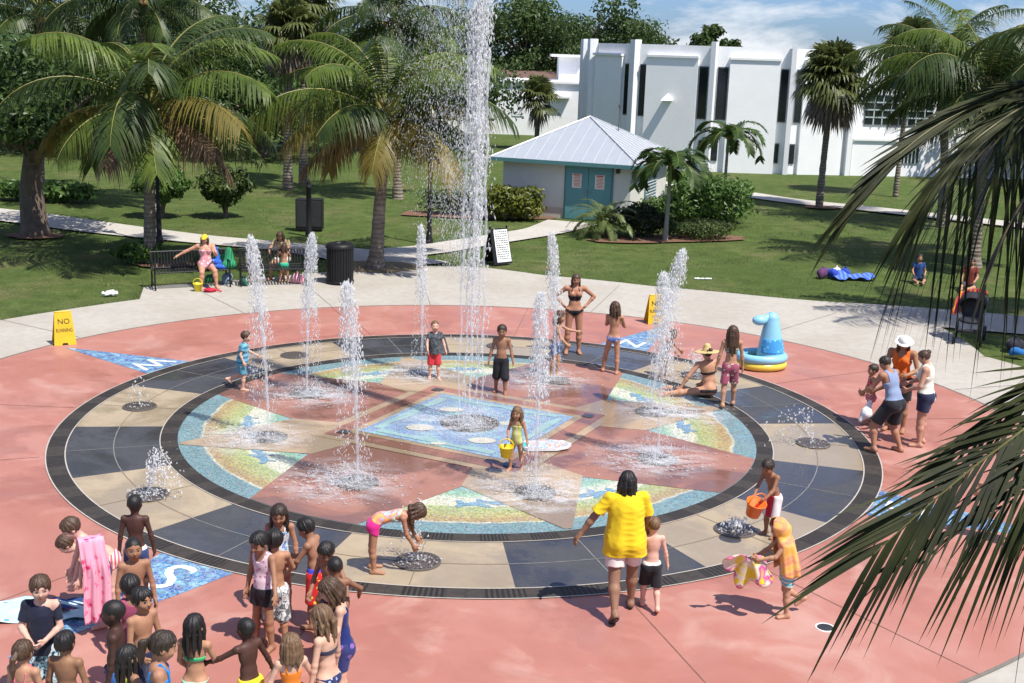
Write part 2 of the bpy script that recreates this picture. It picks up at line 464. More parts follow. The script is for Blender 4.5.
def above(S, which, z): c, Rm = frame(S, which); return lambda P: z - ((P - c) @ Rm)[..., 2]
def legcut(S, z0, sl):
    c, Rm = frame(S, 'p')
    def fn(P):
        q = (P - c) @ Rm; return (z0 + sl * np.abs(q[..., 0]) - q[..., 2]) / math.sqrt(1 + sl * sl)
    return fn

def g_trunks(S, fem, ln=.75, inf=.011, waist=.055, flare=1.0, seed=1, wr=.004):
    h = S['h']; F = Fld(); torso(F, S, inf, fem, clav=False); r = limb_r(S)
    for n in 'LR':
        s = S[n]; t = min(ln, 1.0); e = s['hip'] + (s['knee'] - s['hip']) * t
        rb = r['th'] + (r['kn'] - r['th']) * t + (inf * 1.1 + .012 * h * ln) * flare
        F.rc(s['hip'], e, r['th'] + inf * 1.2, rb, .025 * h, cap=(ln <= 1))
        if ln > 1: F.rc(e, s['knee'] + (s['ank'] - s['knee']) * (ln - 1), rb, rb * .97, .02 * h, cap=True)
    F.cut(below(S, 'p', waist * h)); F.noise = wr_noise(wr, 26, seed); return F
def g_brief(S, fem, z0=-.055, sl=1.1, waist=.035, inf=.007, seed=1):
    h = S['h']; F = Fld(); torso(F, S, inf, fem, clav=False); r = limb_r(S)
    for n in 'LR': s = S[n]; F.rc(s['hip'], s['hip'] + (s['knee'] - s['hip']) * .3, r['th'] + inf, r['th'] * .95 + inf, .02 * h)
    F.cut(below(S, 'p', waist * h)); F.cut(legcut(S, z0 * h, sl * .8)); return F
def straps(F, S, top, inf, fem, halter=False, wd=.0075):
    h, w = S['h'], S['w']; Rc, neck = S['Rc'], S['neck']
    dz = .058 + .01 * fem * (S['a'] > .8)
    for sd in (-1, 1):
        f = neck + Rc @ np.array([sd * .045 * h, dz * h * w, -top * h - .02 * h]); t = neck + Rc @ np.array([sd * (.02 if halter else .05) * h, .012 * h, .018 * h]); b = neck + Rc @ np.array([sd * .04 * h, -.055 * h * w, -top * h])
        m1 = neck + Rc @ np.array([sd * .046 * h, .052 * h * w, -.04 * h])
        m2 = neck + Rc @ np.array([sd * .046 * h, -.045 * h * w, -.03 * h])
        rr = max(wd * h, .007)
        F.rc(f, m1, rr, rr, 0); F.rc(m1, t, rr, rr, 0)
        if halter: F.rc(t, neck + Rc @ np.array([0, -.04 * h, .01 * h]), rr, rr, 0)
        else: F.rc(t, m2, rr, rr, 0); F.rc(m2, b, rr, rr, 0)
def g_onepiece(S, fem, top=.075, inf=.007, z0=-.06, sl=.9, seed=1, halter=False):
    h = S['h']; F = Fld(); torso(F, S, inf, fem, clav=False); r = limb_r(S)
    for n in 'LR': s = S[n]; F.rc(s['hip'], s['hip'] + (s['knee'] - s['hip']) * .3, r['th'] + inf, r['th'] * .95 + inf, .02 * h)
    F2 = below(S, 'c', -top * h); lc = legcut(S, z0 * h, sl)
    F.cut(lambda P: np.maximum(F2(P), lc(P)))
    G = Fld(); straps(G, S, top - .005, inf, fem, halter); return [F, G]
def g_top(S, fem, top=.085, bot=.15, inf=.008, halter=True, seed=1, sleeves=False):
    h = S['h']; F = Fld(); torso(F, S, inf, fem, clav=False); F.cut(below(S, 'c', -top * h)); F.cut(above(S, 'c', -bot * h))
    G = Fld(); straps(G, S, top - .006, inf, fem, halter); return [F, G]
def g_shirt(S, fem, sleeve=.55, hem=-.03, inf=.016, seed=1, wr=.005, loose=1.0, necks=.05):
    h = S['h']; F = Fld(); torso(F, S, inf * loose, fem, clav=False); r = limb_r(S)
    for n in 'LR': F.rc(S['neck'] + S['Rc'] @ np.array([0, -.005 * h, -.021 * h]), S[n]['sh'], .031 * h + inf * .5, .029 * h * (S['w'] * .5 + .5) + inf * .55, .03)
    if hem < -.02:
        for sd in (-1, 1): F.rc(S['mid'] + (S['neck'] - S['mid']) * .4 + S['Rc'] @ np.array([sd * .03 * h * S['w'], 0, 0]), S['hip'] + np.array([sd * (.04 + .008 * (hem < -.06)) * h * S['w'], -.012 * h, (hem - .03) * h]), .05 * h * S['w'] + inf * loose, (.066 if hem < -.06 else .058) * h * S['w'] + inf * loose, .05)
    if sleeve > 0:
        for n in 'LR':
            s = S[n]; e = s['sh'] + (s['el'] - s['sh']) * min(sleeve, 1); F.rc(s['sh'], e, r['ua'] + inf * .5, r['ua'] + inf * (.4 + .6 * loose), .012 * h, cap=(sleeve <= 1))
            if sleeve > 1: F.rc(s['el'], s['el'] + (s['wr'] - s['el']) * (sleeve - 1), r['fa'] + inf, r['fa'] + inf * .7, .02 * h, cap=True)
    F.rc(S['mid'] + (S['neck'] - S['mid']) * .45, S['hip'] + np.array([0, 0, .0]), .066 * h * S['w'] + inf, .078 * h * S['w'] + inf, .06)
    F.ell(S['neck'] + S['Rc'] @ np.array([0, .02 * h, .03 * h]), np.array([.046, .05, .05]) * h, S['Rc'], .005, sub=True)
    F.cut(above(S, 'p', hem * h)); n1, n2 = wr_noise(wr, 14, seed, True), wr_noise(wr * .6, 34, seed + 1, False); F.noise = lambda P: n1(P) + np.abs(n2(P)); return F
def g_tank(S, fem, hem=-.02, inf=.011, seed=1, wr=.003, wide=.075, scoop=.06):
    h = S['h']; F = Fld(); torso(F, S, inf, fem, clav=True)
    c, Rm = frame(S, 'c')
    F.ell(S['neck'] + S['Rc'] @ np.array([0, .045 * h, .005 * h]), np.array([.05, .07, scoop]) * h, S['Rc'], .005, sub=True)
    F.ell(S['neck'] + S['Rc'] @ np.array([0, -.045 * h, .02 * h]), np.array([.045, .05, .045]) * h, S['Rc'], .005, sub=True)
    F.cut(lambda P: np.minimum(np.abs(((P - c) @ Rm)[..., 0]) - wide * h, ((P - c) @ Rm)[..., 2] + .105 * h))
    F.cut(above(S, 'p', hem * h)); F.noise = wr_noise(wr, 20, seed); return F

def hairfield(S, style, seed=0):
    h, hh, Rh, hc = S['h'], S['hh'], S['Rh'], S['head']; F = Fld(); rg = np.random.default_rng(seed)
    X = lambda *q: hc + Rh @ np.array(q) * hh
    th = {'buzz': .012, 'short': .04, 'mop': .065}.get(style, .045)
    F.ell(X(0, -.035, .11), np.array((.35 + th, .43 + th, .40 + th)) * hh, Rh, .02)
    bot = {'buzz': -.18, 'short': -.26}.get(style, -.34)
    fr = {'buzz': .16, 'mop': .23}.get(style, .19)
    def face(P):
        q = (P - hc) @ Rh / hh
        an = np.arctan2(q[..., 0], -q[..., 1] + .001)
        tf = (np.sin(an * 9 + s0) + .7 * np.sin(an * 17 + 2 * s0) + .6 * np.sin(q[..., 0] * 31 + s0)) * (.03 if style != 'buzz' else .012)
        d = np.maximum(.8 * q[..., 1] - .6 * (q[..., 2] - .1) - fr + tf, -(q[..., 2] - bot) + tf * 1.4)
        return d * hh
    s0 = rg.uniform(0, 6.28)
    F.cut(face); out = [F]
    kv, kv2 = rg.normal(size=3), rg.normal(size=3)
    def groove(P):
        q = (P - hc) @ Rh / hh; an = np.arctan2(q[..., 0], -q[..., 1] + .001)
        return (np.sin(an * 13 + 4 * q[..., 2] + s0) + np.sin(an * 23 + 5 + s0)) * .011 * hh + (np.sin(P @ kv * 45) + np.sin(P @ kv2 * 28)) * .008 * hh
    if style != 'buzz': F.noise = groove
    G = None
    dn = np.array([0, 0, -1.0]); bk = Rh @ np.array([0, -1.0, 0]); bk[2] = 0; rt = Rh @ np.array([1.0, 0, 0])
    if style in ('long', 'bob', 'wet'):
        G = Fld(); ln = {'long': 1.35, 'bob': .62, 'wet': 1.05}[style] * hh
        m = 7
        for i in range(m):
            t = R(-105 + 210 * i / (m - 1)) + rg.normal() * .06
            p0 = X(.33 * math.sin(t), -.36 * math.cos(t) - .02, .12); p1 = X(.37 * math.sin(t), -.42 * math.cos(t) - .03, -.25)
            p2 = p1 + dn * ln * (.5 + .1 * rg.random()) + bk * .03 * hh + rt * .03 * math.sin(t) * hh
            p3 = p1 + dn * ln * (.95 + .2 * rg.random()) * (1 - .25 * abs(math.sin(t))) + bk * .02 * hh
            r0 = .13 if style != 'wet' else .1
            F2 = G; F2.rc(p0, p1, r0 * hh, r0 * hh, .03 * hh); F2.rc(p1, p2, r0 * hh, r0 * .8 * hh, .04 * hh); F2.rc(p2, p3, r0 * .8 * hh, r0 * .35 * hh, .03 * hh)
    if style == 'pony':
        G = Fld(); p0 = X(0, -.42, .16); p1 = X(0, -.66, .0); p2 = p1 + dn * .4 * hh + bk * .08 * hh; p3 = p2 + dn * .45 * hh
        G.rc(X(0, -.3, .16), p0, .12 * hh, .1 * hh, .03); G.rc(p0, p1, .1 * hh, .12 * hh, .02); G.rc(p1, p2, .13 * hh, .12 * hh, .02); G.rc(p2, p3, .12 * hh, .04 * hh, .02)
    if style == 'pigtails':
        G = Fld()
        for sd in (-1, 1):
            p0 = X(sd * .38, -.12, .05); p1 = X(sd * .52, -.14, -.1); G.rc(X(sd * .3, -.1, .05), p0, .1 * hh, .08 * hh, .02); G.rc(p0, p1, .09 * hh, .11 * hh, .02); G.rc(p1, p1 + dn * .45 * hh, .11 * hh, .04 * hh, .02)
    if style == 'bun':
        G = Fld(); G.ell(X(0, -.42, .3), np.array((.19, .17, .17)) * hh, Rh, .02); G.rc(X(0, -.3, .2), X(0, -.42, .3), .15 * hh, .13 * hh, .03)
    if G is not None:
        G.noise = groove; out.append(G)
    return out
def hatfield(S, style):
    hh, Rh, hc = S['hh'], S['Rh'], S['head']; F = Fld(); X = lambda *q: hc + Rh @ np.array(q) * hh
    if style == 'cap':
        F.ell(X(0, -.03, .14), np.array((.41, .49, .43)) * hh, Rh, .02)
        F.ell(X(0, .5, .2), np.array((.27, .3, .035)) * hh, Rh @ rx_m(-.15), .03)
        F.cut(lambda P: ((.16 - ((P - hc) @ Rh / hh)[..., 2]) * hh))
    elif style == 'sun':        # cotton hat with a short turned down brim
        F.ell(X(0, -.02, .18), np.array((.43, .51, .42)) * hh, Rh, .02)
        F.cut(lambda P: ((.13 - ((P - hc) @ Rh / hh)[..., 2]) * hh))
        G = Fld(); G.ell(X(0, 0, .16), np.array((.72, .78, .06)) * hh, Rh, .03)
        G.noise = lambda P: np.sin(np.arctan2(P[..., 0] - hc[0], P[..., 1] - hc[1]) * 5) * .012 * hh
        return [F, G]
    elif style == 'straw':
        F.rc(X(0, -.02, .1), X(0, -.02, .55), .47 * hh, .30 * hh, .03)
        F.cut(lambda P: ((.1 - ((P - hc) @ Rh / hh)[..., 2]) * hh))
        G = Fld(); G.ell(X(0, 0, .12), np.array((1.08, 1.08, .08)) * hh, Rh, .05)
        G.noise = lambda P: np.sin(np.arctan2(P[..., 0] - hc[0], P[..., 1] - hc[1]) * 4) * .02 * hh
        return [F, G]
    return F

# materials for people
def skinmat(c):
    key = ('skin', c)
    if key not in _mc:
        t = NT('skin'); v = t.coord(); f = t.mapr(t.noise(v, 9, 4), .3, .7); f2 = t.mapr(t.noise(v, 40, 2), .35, .65)
        col = t.mix(f, mul(c, .86), mul(c, 1.12)); col = t.mix(t.math('MULTIPLY', f2, .15), col, (c[0] * 1.05, c[1] * .8, c[2] * .75))
        t.base(col, t.mapr(t.noise(v, 14, 3), .3, .7, .48, .7), .3); t.bump(t.noise(v, 90, 3), .12, .004)
        _mc[key] = t.m
    return _mc[key]
def facem(c): return [skinmat(c), mat('lips', (c[0] * .75, c[1] * .45, c[2] * .45), .4, .1), mat('eye_white', (.20, .165, .14), .4, .05), mat('eye_dark', (.02, .014, .01), .25, .2)]
def hairmat(c):
    key = ('hair', c)
    if key not in _mc:
        t = NT('hair'); v = t.coord(); mp = t.n('ShaderNodeMapping'); mp.inputs['Scale'].default_value = (1, 1, .12); t.l(v, mp.inputs[0])
        n = t.noise(mp.outputs[0], 90, 3); t.base(t.mix(t.mapr(n, .3, .7), mul(c, .55), mul(c, 1.6)), .5, .4); t.bump(n, .5, .01); _mc[key] = t.m
    return _mc[key]
def fab(c, pat=None, c2=(.8, .8, .8), c3=None, scale=1.0, rough=.75):
    key = ('fab', c, pat, c2, c3, scale)
    if key in _mc: return _mc[key]
    t = NT('fabric'); v = t.coord(); n = t.noise(v, 30, 4); wv = t.noise(v, 260, 2)
    col = t.mix(t.mapr(t.noise(v, 9, 3), .3, .7), mul(c, .93), mul(c, 1.05))
    if pat == 'stripes_h' or pat == 'stripes_v' or pat == 'stripes_y':
        s = t.sep(v)[{'stripes_h': 2, 'stripes_v': 0, 'stripes_y': 1}[pat]]; f = t.math('FRACT', t.math('MULTIPLY', s, 22 * scale))
        col = t.mix(t.math('GREATER_THAN', f, .55), col, c2)
        if c3: col = t.mix(t.math('GREATER_THAN', t.math('FRACT', t.math('MULTIPLY', s, 11 * scale)), .8), col, c3)
    elif pat == 'floral':
        f = t.voro(v, 13 * scale, 'Distance'); nz = t.noise(v, 30 * scale, 2); f = t.math('ADD', f, t.math('MULTIPLY', nz, .35))
        col = t.mix(t.math('LESS_THAN', f, .5), col, c2)
        if c3: col = t.mix(t.math('LESS_THAN', f, .36), col, c3)
    elif pat == 'camo':
        f = t.noise(v, 16 * scale, 2, .5, 1.5); col = t.mix(t.math('GREATER_THAN', f, .52), col, c2)
        if c3: col = t.mix(t.math('LESS_THAN', f, .42), col, c3)
    elif pat == 'dots':
        f = t.voro(v, 26 * scale, 'Distance'); col = t.mix(t.math('LESS_THAN', f, .3), col, c2)
    elif pat == 'tiedye':
        f = t.noise(v, 9 * scale, 2, .5, 1); col = t.ramp(f, [(.36, c), (.47, c2), (.56, c3 or c2), (.66, c)])
    elif pat == 'panel':
        q = t.sep(v); f = t.math('GREATER_THAN', t.math('ABSOLUTE', q[0]), .055 * scale); col = t.mix(f, col, c2)
    t.base(col, rough, .25); t.b.inputs['Sheen Weight'].default_value = .1
    t.bump(wv, .15, .003)
    _mc[key] = t.m; return t.m

SK = dict(tan=(.42, .23, .14), fair=(.60, .36, .26), mid=(.28, .15, .09), brown=(.13, .06, .035), dark=(.055, .026, .018), pink=(.62, .37, .29))
HC = dict(black=(.012, .01, .009), dark=(.028, .018, .012), brown=(.06, .032, .018), light=(.13, .075, .04), blond=(.25, .16, .08))

def fields_to_obj(name, Fs, vox, m, parent):
    Fs = Fs if isinstance(Fs, list) else [Fs]
    Vs, Qs, n = [], [], 0
    for F in Fs:
        V, Q = F.mesh(vox)
        if len(V) == 0: continue
        Vs.append(V); Qs.append(Q + n); n += len(V)
    if not Vs: return None
    return link(name, mesh_np(name, np.concatenate(Vs), np.concatenate(Qs)), m, parent)
PEOPLE = {}
def person(key, px, py, h, yaw, label, skin='tan', hair=('short', 'brown'), clothes=(), fem=0.0, hat=None, pos=None, group=None, **pose):
    """px,py: where the photo shows the middle of the head; the figure stands on the ground under it"""
    S = skeleton(h, **pose)
    Rm = rz_m(R(yaw)); hl = Rm @ S['head']
    hw = g(px, py, S['head'][2])
    loc = np.array([hw[0] - hl[0], hw[1] - hl[1], 0.0])
    if pos is not None: loc = np.array(pos, float)
    dist = np.linalg.norm(loc - CPOS)
    vox = min(max(.0005 * dist, .0062), .016)
    V, Q, mi = body(S, vox, fem)
    sk = SK[skin] if isinstance(skin, str) else mul(skin, 1.15)
    b = link('person', mesh_np('person', V, Q, mi=mi), facem(sk), None, tuple(loc), R(yaw))
    tag(b, label, 'person', group)
    if hair: 
        hm = hairmat(HC[hair[1]]); fs = hairfield(S, hair[0], len(PEOPLE)); fields_to_obj('hair', fs, vox, hm, b)
    for i, c in enumerate(clothes):
        nm, fn, m = c[0], c[1], c[2]; kw = c[3] if len(c) > 3 else {}
        fields_to_obj(nm, fn(S, fem, seed=len(PEOPLE) * 7 + i, **kw), vox, m, b)
    if hat: fields_to_obj(hat[0], hatfield(S, hat[1]), vox, hat[2], b)
    PEOPLE[key] = dict(obj=b, S=S, loc=loc, Rm=Rm, vox=vox)
    W = lambda p: loc + Rm @ p
    print('P %-10s loc %s head %s foot %s %s' % (key, loc.round(2), np.round(proj(W(S['head'])), 0), np.round(proj(W(S['L']['toe'])), 0), np.round(proj(W(S['R']['toe'])), 0)))
    return b
def ppt(key, joint, side=None, off=(0, 0, 0)):
    p = PEOPLE[key]; q = p['S'][side][joint] if side else p['S'][joint]
    return p['loc'] + p['Rm'] @ (q + np.array(off, float))
# ------------------------------------------------------------------ ground, plaza, paths
CX, CY = -0.647, 19.125
CEN = np.array([CX, CY, 0.0])
PH = 63.2                                   # azimuth of the letter spokes (deg, +90k)
DP = 7.2                                    # sector boundary phase (deg, +22.5k)
R_OUT, R_IN = 6.51, 4.63
def pol(r, a, z=0.0): return np.array([CX + r * math.cos(R(a)), CY + r * math.sin(R(a)), z])

def sheet(name, pts, z, m, kind='structure', dz=0.0):
    b = MB(); b.poly([(p[0], p[1], z) for p in pts]); o = b.build(name, m)
    if kind: o['kind'] = kind
    return o
def ring_sheet(name, r0, r1, z, m, a0=0, a1=360, n=160, ang=None):
    n = max(3, int(n * (a1 - a0) / 360)); full = abs(a1 - a0 - 360) < 1e-6
    th = np.radians(np.linspace(a0, a1, n + 1)); b = MB()
    V = [(r0 * math.cos(t), r0 * math.sin(t), 0) for t in th] + [(r1 * math.cos(t), r1 * math.sin(t), 0) for t in th]
    b.add(V, [(i, n + 1 + i, n + 2 + i, i + 1) for i in range(n)])
    o = b.build(name, m, loc=(CX, CY, z)); o['kind'] = 'structure'; return o

# lawn
t = NT('lawn'); v = t.coord(); 
n1 = t.noise(v, .22, 6, .66); n2 = t.noise(v, 1.6, 6, .68); n3 = t.noise(v, 14, 6, .75); n4 = t.noise(v, .45, 3)
c = t.ramp(n1, [(.3, (.080, .130, .030)), (.5, (.128, .182, .048)), (.68, (.205, .21, .085))])
c = t.mix(t.mapr(n2, .35, .65), c, (.068, .105, .026)); c = t.mix(t.math('MULTIPLY', t.mapr(n4, .56, .72), .6), c, (.24, .19, .10))
c = t.mix(t.math('MULTIPLY', t.mapr(n3, .35, .65), .75), c, (.045, .06, .016)); t.base(c, .9, .1); t.bump(n3, .9, .06)
M_LAWN = t.m
b = MB()
# gently rolling lawn sheet reaching the horizon, flat under the plaza
xs = np.concatenate([[-900, -400, -200, -120, -80], np.arange(-60, 61, 3.0), [80, 120, 200, 400, 900]])
ys = np.concatenate([[-60, -30, -10], np.arange(0, 121, 3.0), [140, 180, 260, 400, 700, 1500]])
V = []
for yy in ys:
    for xx in xs:
        d = math.hypot(xx - CX, yy - CY); q = max(0, min(1, (d - 20) / 15))
        zz = -.03 + q * (.05 * math.sin(xx * .21 + 1) * math.sin(yy * .17)) - .02
        V.append((xx, yy, zz))
nx = len(xs); F = [(j * nx + i, j * nx + i + 1, (j + 1) * nx + i + 1, (j + 1) * nx + i) for j in range(len(ys) - 1) for i in range(nx - 1)]
b.add(V, F); o = b.build('lawn', M_LAWN, smooth=True); o['kind'] = 'structure'

def concrete(name, base, stain=(.30, .25, .19), sc=.5):
    t = NT(name); v = t.coord(); n1 = t.noise(v, sc, 6, .6); n2 = t.noise(v, 5, 5, .6); n3 = t.noise(v, 60, 3)
    c = t.mix(t.mapr(n1, .38, .7), base, stain); c = t.mix(t.math('MULTIPLY', t.mapr(n2, .4, .65), .35), c, mul(base, .62))
    c = t.mix(t.math('MULTIPLY', t.mapr(n3, .3, .7), .15), c, mul(base, .7)); t.base(c, .8, .25); t.bump(n3, .15, .004); return t.m
M_CONC = concrete('concrete', (.43, .40, .35), (.37, .33, .275))
M_PATH = concrete('path_concrete', (.50, .47, .42), (.42, .385, .33))
M_JOINT = mat('joint', (.17, .15, .125), .9, .2)

# concrete apron round the plaza: irregular outer edge
apr = []
for a in np.arange(0, 360, 3):
    r = np.interp(a, [0, 30, 47, 58, 71, 84, 92, 100, 108, 118, 126, 129, 130, 140, 155, 170, 200, 250, 290, 305, 318, 335, 360],
                  [12.6, 12.4, 15.2, 14.1, 13.7, 14.2, 15.2, 15.0, 14.2, 13.6, 13.6, 13.6, 12.3, 12.2, 12.3, 12.4, 12.4, 12.6, 14, 14.5, 15, 14.5, 12.6])
    apr.append(pol(r, a))
sheet('concrete_apron', apr, -.004, M_CONC)
# faint expansion joints of the apron
b = MB()
for a in (148, 124.5, 112, 98, 75, 50, 20):
    p, q = pol(9.7, a), pol(13.4 if not 100 < a < 128 else 13.5, a); d = (q - p) / np.linalg.norm(q - p); nrm = np.array([-d[1], d[0], 0]) * .008
    b.poly([tuple(x + np.array([0, 0, .0])) for x in (p - nrm, p + nrm, q + nrm, q - nrm)])
o = b.build('apron_joints', M_JOINT, loc=(0, 0, .0005)); o['kind'] = 'structure'

def path(name, pts, w, z, m=M_PATH):
    pts = np.array(pts, float)[:, :2]; t_ = np.linspace(0, 1, len(pts)); tt = np.linspace(0, 1, 40)
    # Catmull-like smoothing through cubic interpolation
    P = np.stack([np.interp(tt, t_, pts[:, i]) for i in (0, 1)], 1)
    for _ in range(6): P[1:-1] = (P[:-2] + 2 * P[1:-1] + P[2:]) / 4
    d = np.gradient(P, axis=0); d /= np.linalg.norm(d, axis=1, keepdims=True); n = np.stack([-d[:, 1], d[:, 0]], 1)
    w = np.interp(tt, np.linspace(0, 1, len(w)), w) if hasattr(w, '__len__') else np.full(40, w)
    b = MB(); V = [(*(P[i] + n[i] * w[i] / 2), z) for i in range(40)] + [(*(P[i] - n[i] * w[i] / 2), z) for i in range(40)]
    b.add(V, [(i, 40 + i, 41 + i, i + 1) for i in range(39)][::1]); o = b.build(name, m); o['kind'] = 'structure'; return o
path('path', [(-30, 46), (-17.8, 41.7), (-13.9, 39.4), (-10, 37.6), (-7.3, 36.8), (-4.6, 35.6), (-3.2, 33.8)], [2.2, 2.2, 2.0, 1.5, 1.5, 2.2, 3.4], .0)
path('path', [(-5.4, 35.0), (-2.8, 36.8), (-1.0, 39.2), (1.0, 41.8), (2.1, 44.4)], [1.9, 1.5, 1.4, 1.5, 2.0], .004)
path('path', [(6.5, 60), (8.3, 58.4), (10.2, 56.4), (12.0, 53.6), (15, 51.8), (20.1, 47.7), (27, 42), (40, 33)], 1.7, .0)
path('path', [(6.5, 29.9), (10.0, 29.4), (13.5, 28.4), (19, 26.4), (30, 22.5)], 2.3, -.008, M_CONC)
# mulch beds
M_MULCH = mat('mulch', (.16, .085, .05), .95, .5, 14, .8)
def blob(name, c, rx, ry, z, m, seed=0, rot=0):
    rg = np.random.default_rng(seed); ph = rg.uniform(0, 6.28, 3); pts = []
    for a in np.linspace(0, 2 * PI, 60, endpoint=False):
        k = 1 + .06 * math.sin(3 * a + ph[0]) + .05 * math.sin(5 * a + ph[1]) + .03 * math.sin(9 * a + ph[2]); x, y = rx * k * math.cos(a), ry * k * math.sin(a)
        pts.append((c[0] + x * math.cos(rot) - y * math.sin(rot), c[1] + x * math.sin(rot) + y * math.cos(rot)))
    return sheet(name, pts, z, m)
blob('mulch_bed', (5.2, 41.0), 2.9, .85, .004, M_MULCH, 1, .35); blob('mulch_bed', (-1.6, 45.3), 2.9, .9, .008, M_MULCH, 2)
blob('mulch_bed', (-3.9, 33.7), 1.3, .9, .008, mat('dry_grass', (.22, .165, .09), .95, .4, 9, .5), 3)
blob('mulch_bed', (-14.8, 37.1), .9, .6, .010, M_MULCH, 4); blob('mulch_bed', (-9.6, 33.0), .9, .6, .008, M_MULCH, 5); blob('mulch_bed', (12.9, 51.7), .7, .6, .010, M_MULCH, 6)

# pink plaza, wet in patches near the water
def rad_(t, v):
    s = t.sep(v); return t.math('SQRT', t.math('ADD', t.math('MULTIPLY', s[0], s[0]), t.math('MULTIPLY', s[1], s[1])))
t = NT('pink_concrete'); v = t.coord(); n1 = t.noise(v, .35, 6, .6, .6); n2 = t.noise(v, 1.6, 5, .6); n3 = t.noise(v, 45, 4); n5 = t.noise(v, .9, 4, .55, 1.2)
c = t.ramp(n1, [(.3, (.33, .130, .097)), (.47, (.385, .160, .123)), (.6, (.42, .195, .156)), (.74, (.425, .228, .188))])
c = t.mix(t.math('MULTIPLY', t.mapr(n2, .42, .68), .4), c, (.35, .135, .10)); c = t.mix(t.math('MULTIPLY', t.mapr(n5, .55, .74), .55), c, (.50, .33, .28))
c = t.mix(t.math('MULTIPLY', t.mapr(n3, .3, .7), .16), c, (.25, .10, .075))
n6 = t.noise(v, .7, 6, .62, .5); wr_ = t.mapr(rad_(t, v), 9.0, 6.2); wm = t.math('MULTIPLY', t.mapr(n6, .5, .58), wr_); c = t.mix(t.math('MULTIPLY', wm, .5), c, (.25, .09, .062))
ro = t.math('SUBTRACT', t.mapr(n5, .35, .6, .40, .62), t.math('MULTIPLY', wm, .26)); t.base(c, ro, .4); t.bump(n3, .15, .004)
ring_sheet('pink_plaza', 0.0, 9.6, .004, t.m, n=220)
b = MB(); 
for a, r1 in ((PH + 45 + 4, 9.6), (PH + 180 - 12 + 4, 9.6), (-101, 9.6), (-72, 9.6), (-55, 9.6), (9, 9.6), (30, 9.6), (111, 9.6), (178, 9.6), (-160, 9.6), (84, 9.6)):
    p, q = pol(6.6, a), pol(r1, a); d = (q - p) / np.linalg.norm(q - p); nrm = np.array([-d[1], d[0], 0]) * .007
    b.poly([tuple(x) for x in (p - nrm, p + nrm, q + nrm, q - nrm)])
o = b.build('plaza_joints', mat('pink_joint', (.2, .1, .08), .9, .3), loc=(0, 0, .008)); o['kind'] = 'structure'
ring_sheet('plaza_edge', 9.58, 9.63, .0075, M_JOINT, n=220)

# alternating dark and sand sectors
def slab(name, c1, c2, c3, wet=.35):
    t = NT(name); v = t.coord(); n1 = t.noise(v, .8, 5, .6); n2 = t.noise(v, 8, 4); n3 = t.noise(v, 70, 3); n4 = t.noise(v, .55, 5, .6, .8)
    c = t.mix(t.mapr(n1, .3, .7), c1, c2); c = t.mix(t.math('MULTIPLY', t.mapr(n2, .4, .7), .3), c, c3); c = t.mix(t.math('MULTIPLY', t.mapr(n3, .4, .7), .2), c, mul(c1, .6))
    if wet: c = t.mix(t.math('MULTIPLY', t.mapr(n4, .46, .56), wet), c, mul(c2, .45))
    t.base(c, t.mapr(n4, .44, .57, .60, .07), .5); t.bump(n3, .12, .003); return t.m
M_DARK = slab('dark_slab', (.045, .046, .052), (.062, .062, .066), (.085, .085, .088)); M_SAND = slab('sand_slab', (.335, .26, .17), (.40, .325, .225), (.29, .22, .145))
for k in range(16):
    a0 = DP + 22.5 * k
    dark = (k % 2 == 0)
    ring_sheet('dark_paving' if dark else 'sand_paving', R_IN + .26, R_OUT - .26, .008, M_DARK if dark else M_SAND, a0, a0 + 22.5, 320)
b = MB(); bl = MB()
for k in range(16):
    am = DP + 22.5 * k + 11.25
    B = bl if k % 2 == 0 else b
    p, q = pol(R_IN + .26, am), pol(R_OUT - .26, am); d = (q - p) / np.linalg.norm(q - p); nrm = np.array([-d[1], d[0], 0]) * .007
    B.poly([tuple(x) for x in (p - nrm, p + nrm, q + nrm, q - nrm)])
    for i in range(8):
        a1, a2 = am - 11.25 + 22.5 * i / 8, am - 11.25 + 22.5 * (i + 1) / 8
        B.poly([tuple(pol(r, a)) for r, a in ((5.56, a1), (5.574, a1), (5.574, a2), (5.56, a2))])
o = b.build('paving_joints', mat('sand_joint', (.19, .15, .105), .9, .2), loc=(0, 0, .012)); o['kind'] = 'structure'
o = bl.build('paving_joints', mat('pale_joint', (.19, .185, .175), .8, .3), loc=(0, 0, .012)); o['kind'] = 'structure'
# slotted drain rings
t = NT('slot_drain'); v = t.coord(); s = t.sep(v); an = t.math('ARCTAN2', s[1], s[0]); rr = t.math('SQRT', t.math('ADD', t.math('MULTIPLY', s[0], s[0]), t.math('MULTIPLY', s[1], s[1])))
sl = t.math('GREATER_THAN', t.math('SINE', t.math('MULTIPLY', an, 640)), -.1)
md = t.math('GREATER_THAN', t.math('FRACT', t.math('MULTIPLY', an, 7.0)), .45)
f = t.math('MULTIPLY', sl, md); n = t.noise(v, 12, 4)
c = t.mix(f, t.mix(t.mapr(n, .3, .7), (.036, .030, .025), (.058, .049, .041)), (.017, .015, .014)); t.base(c, .6, .3)
ed = t.math('GREATER_THAN', t.math('FRACT', t.math('MULTIPLY', an, 28.0)), .94); 
c2 = t.mix(t.math('MULTIPLY', ed, .6), c, (.02, .018, .016)); t.base(c2, .6, .3)
M_SLOT = t.m
ring_sheet('drain_channel', R_OUT - .26, R_OUT, .012, M_SLOT, n=320); ring_sheet('drain_channel', R_IN, R_IN + .26, .012, M_SLOT, n=320)
M_RIM = mat('drain_rim', (.42, .38, .33), .6, .2)
for r in (R_OUT - .27, R_OUT): ring_sheet('channel_edge', r, r + .018, .016, M_RIM, n=320)
ring_sheet('channel_edge', R_IN + .255, R_IN + .27, .016, M_RIM, n=320)

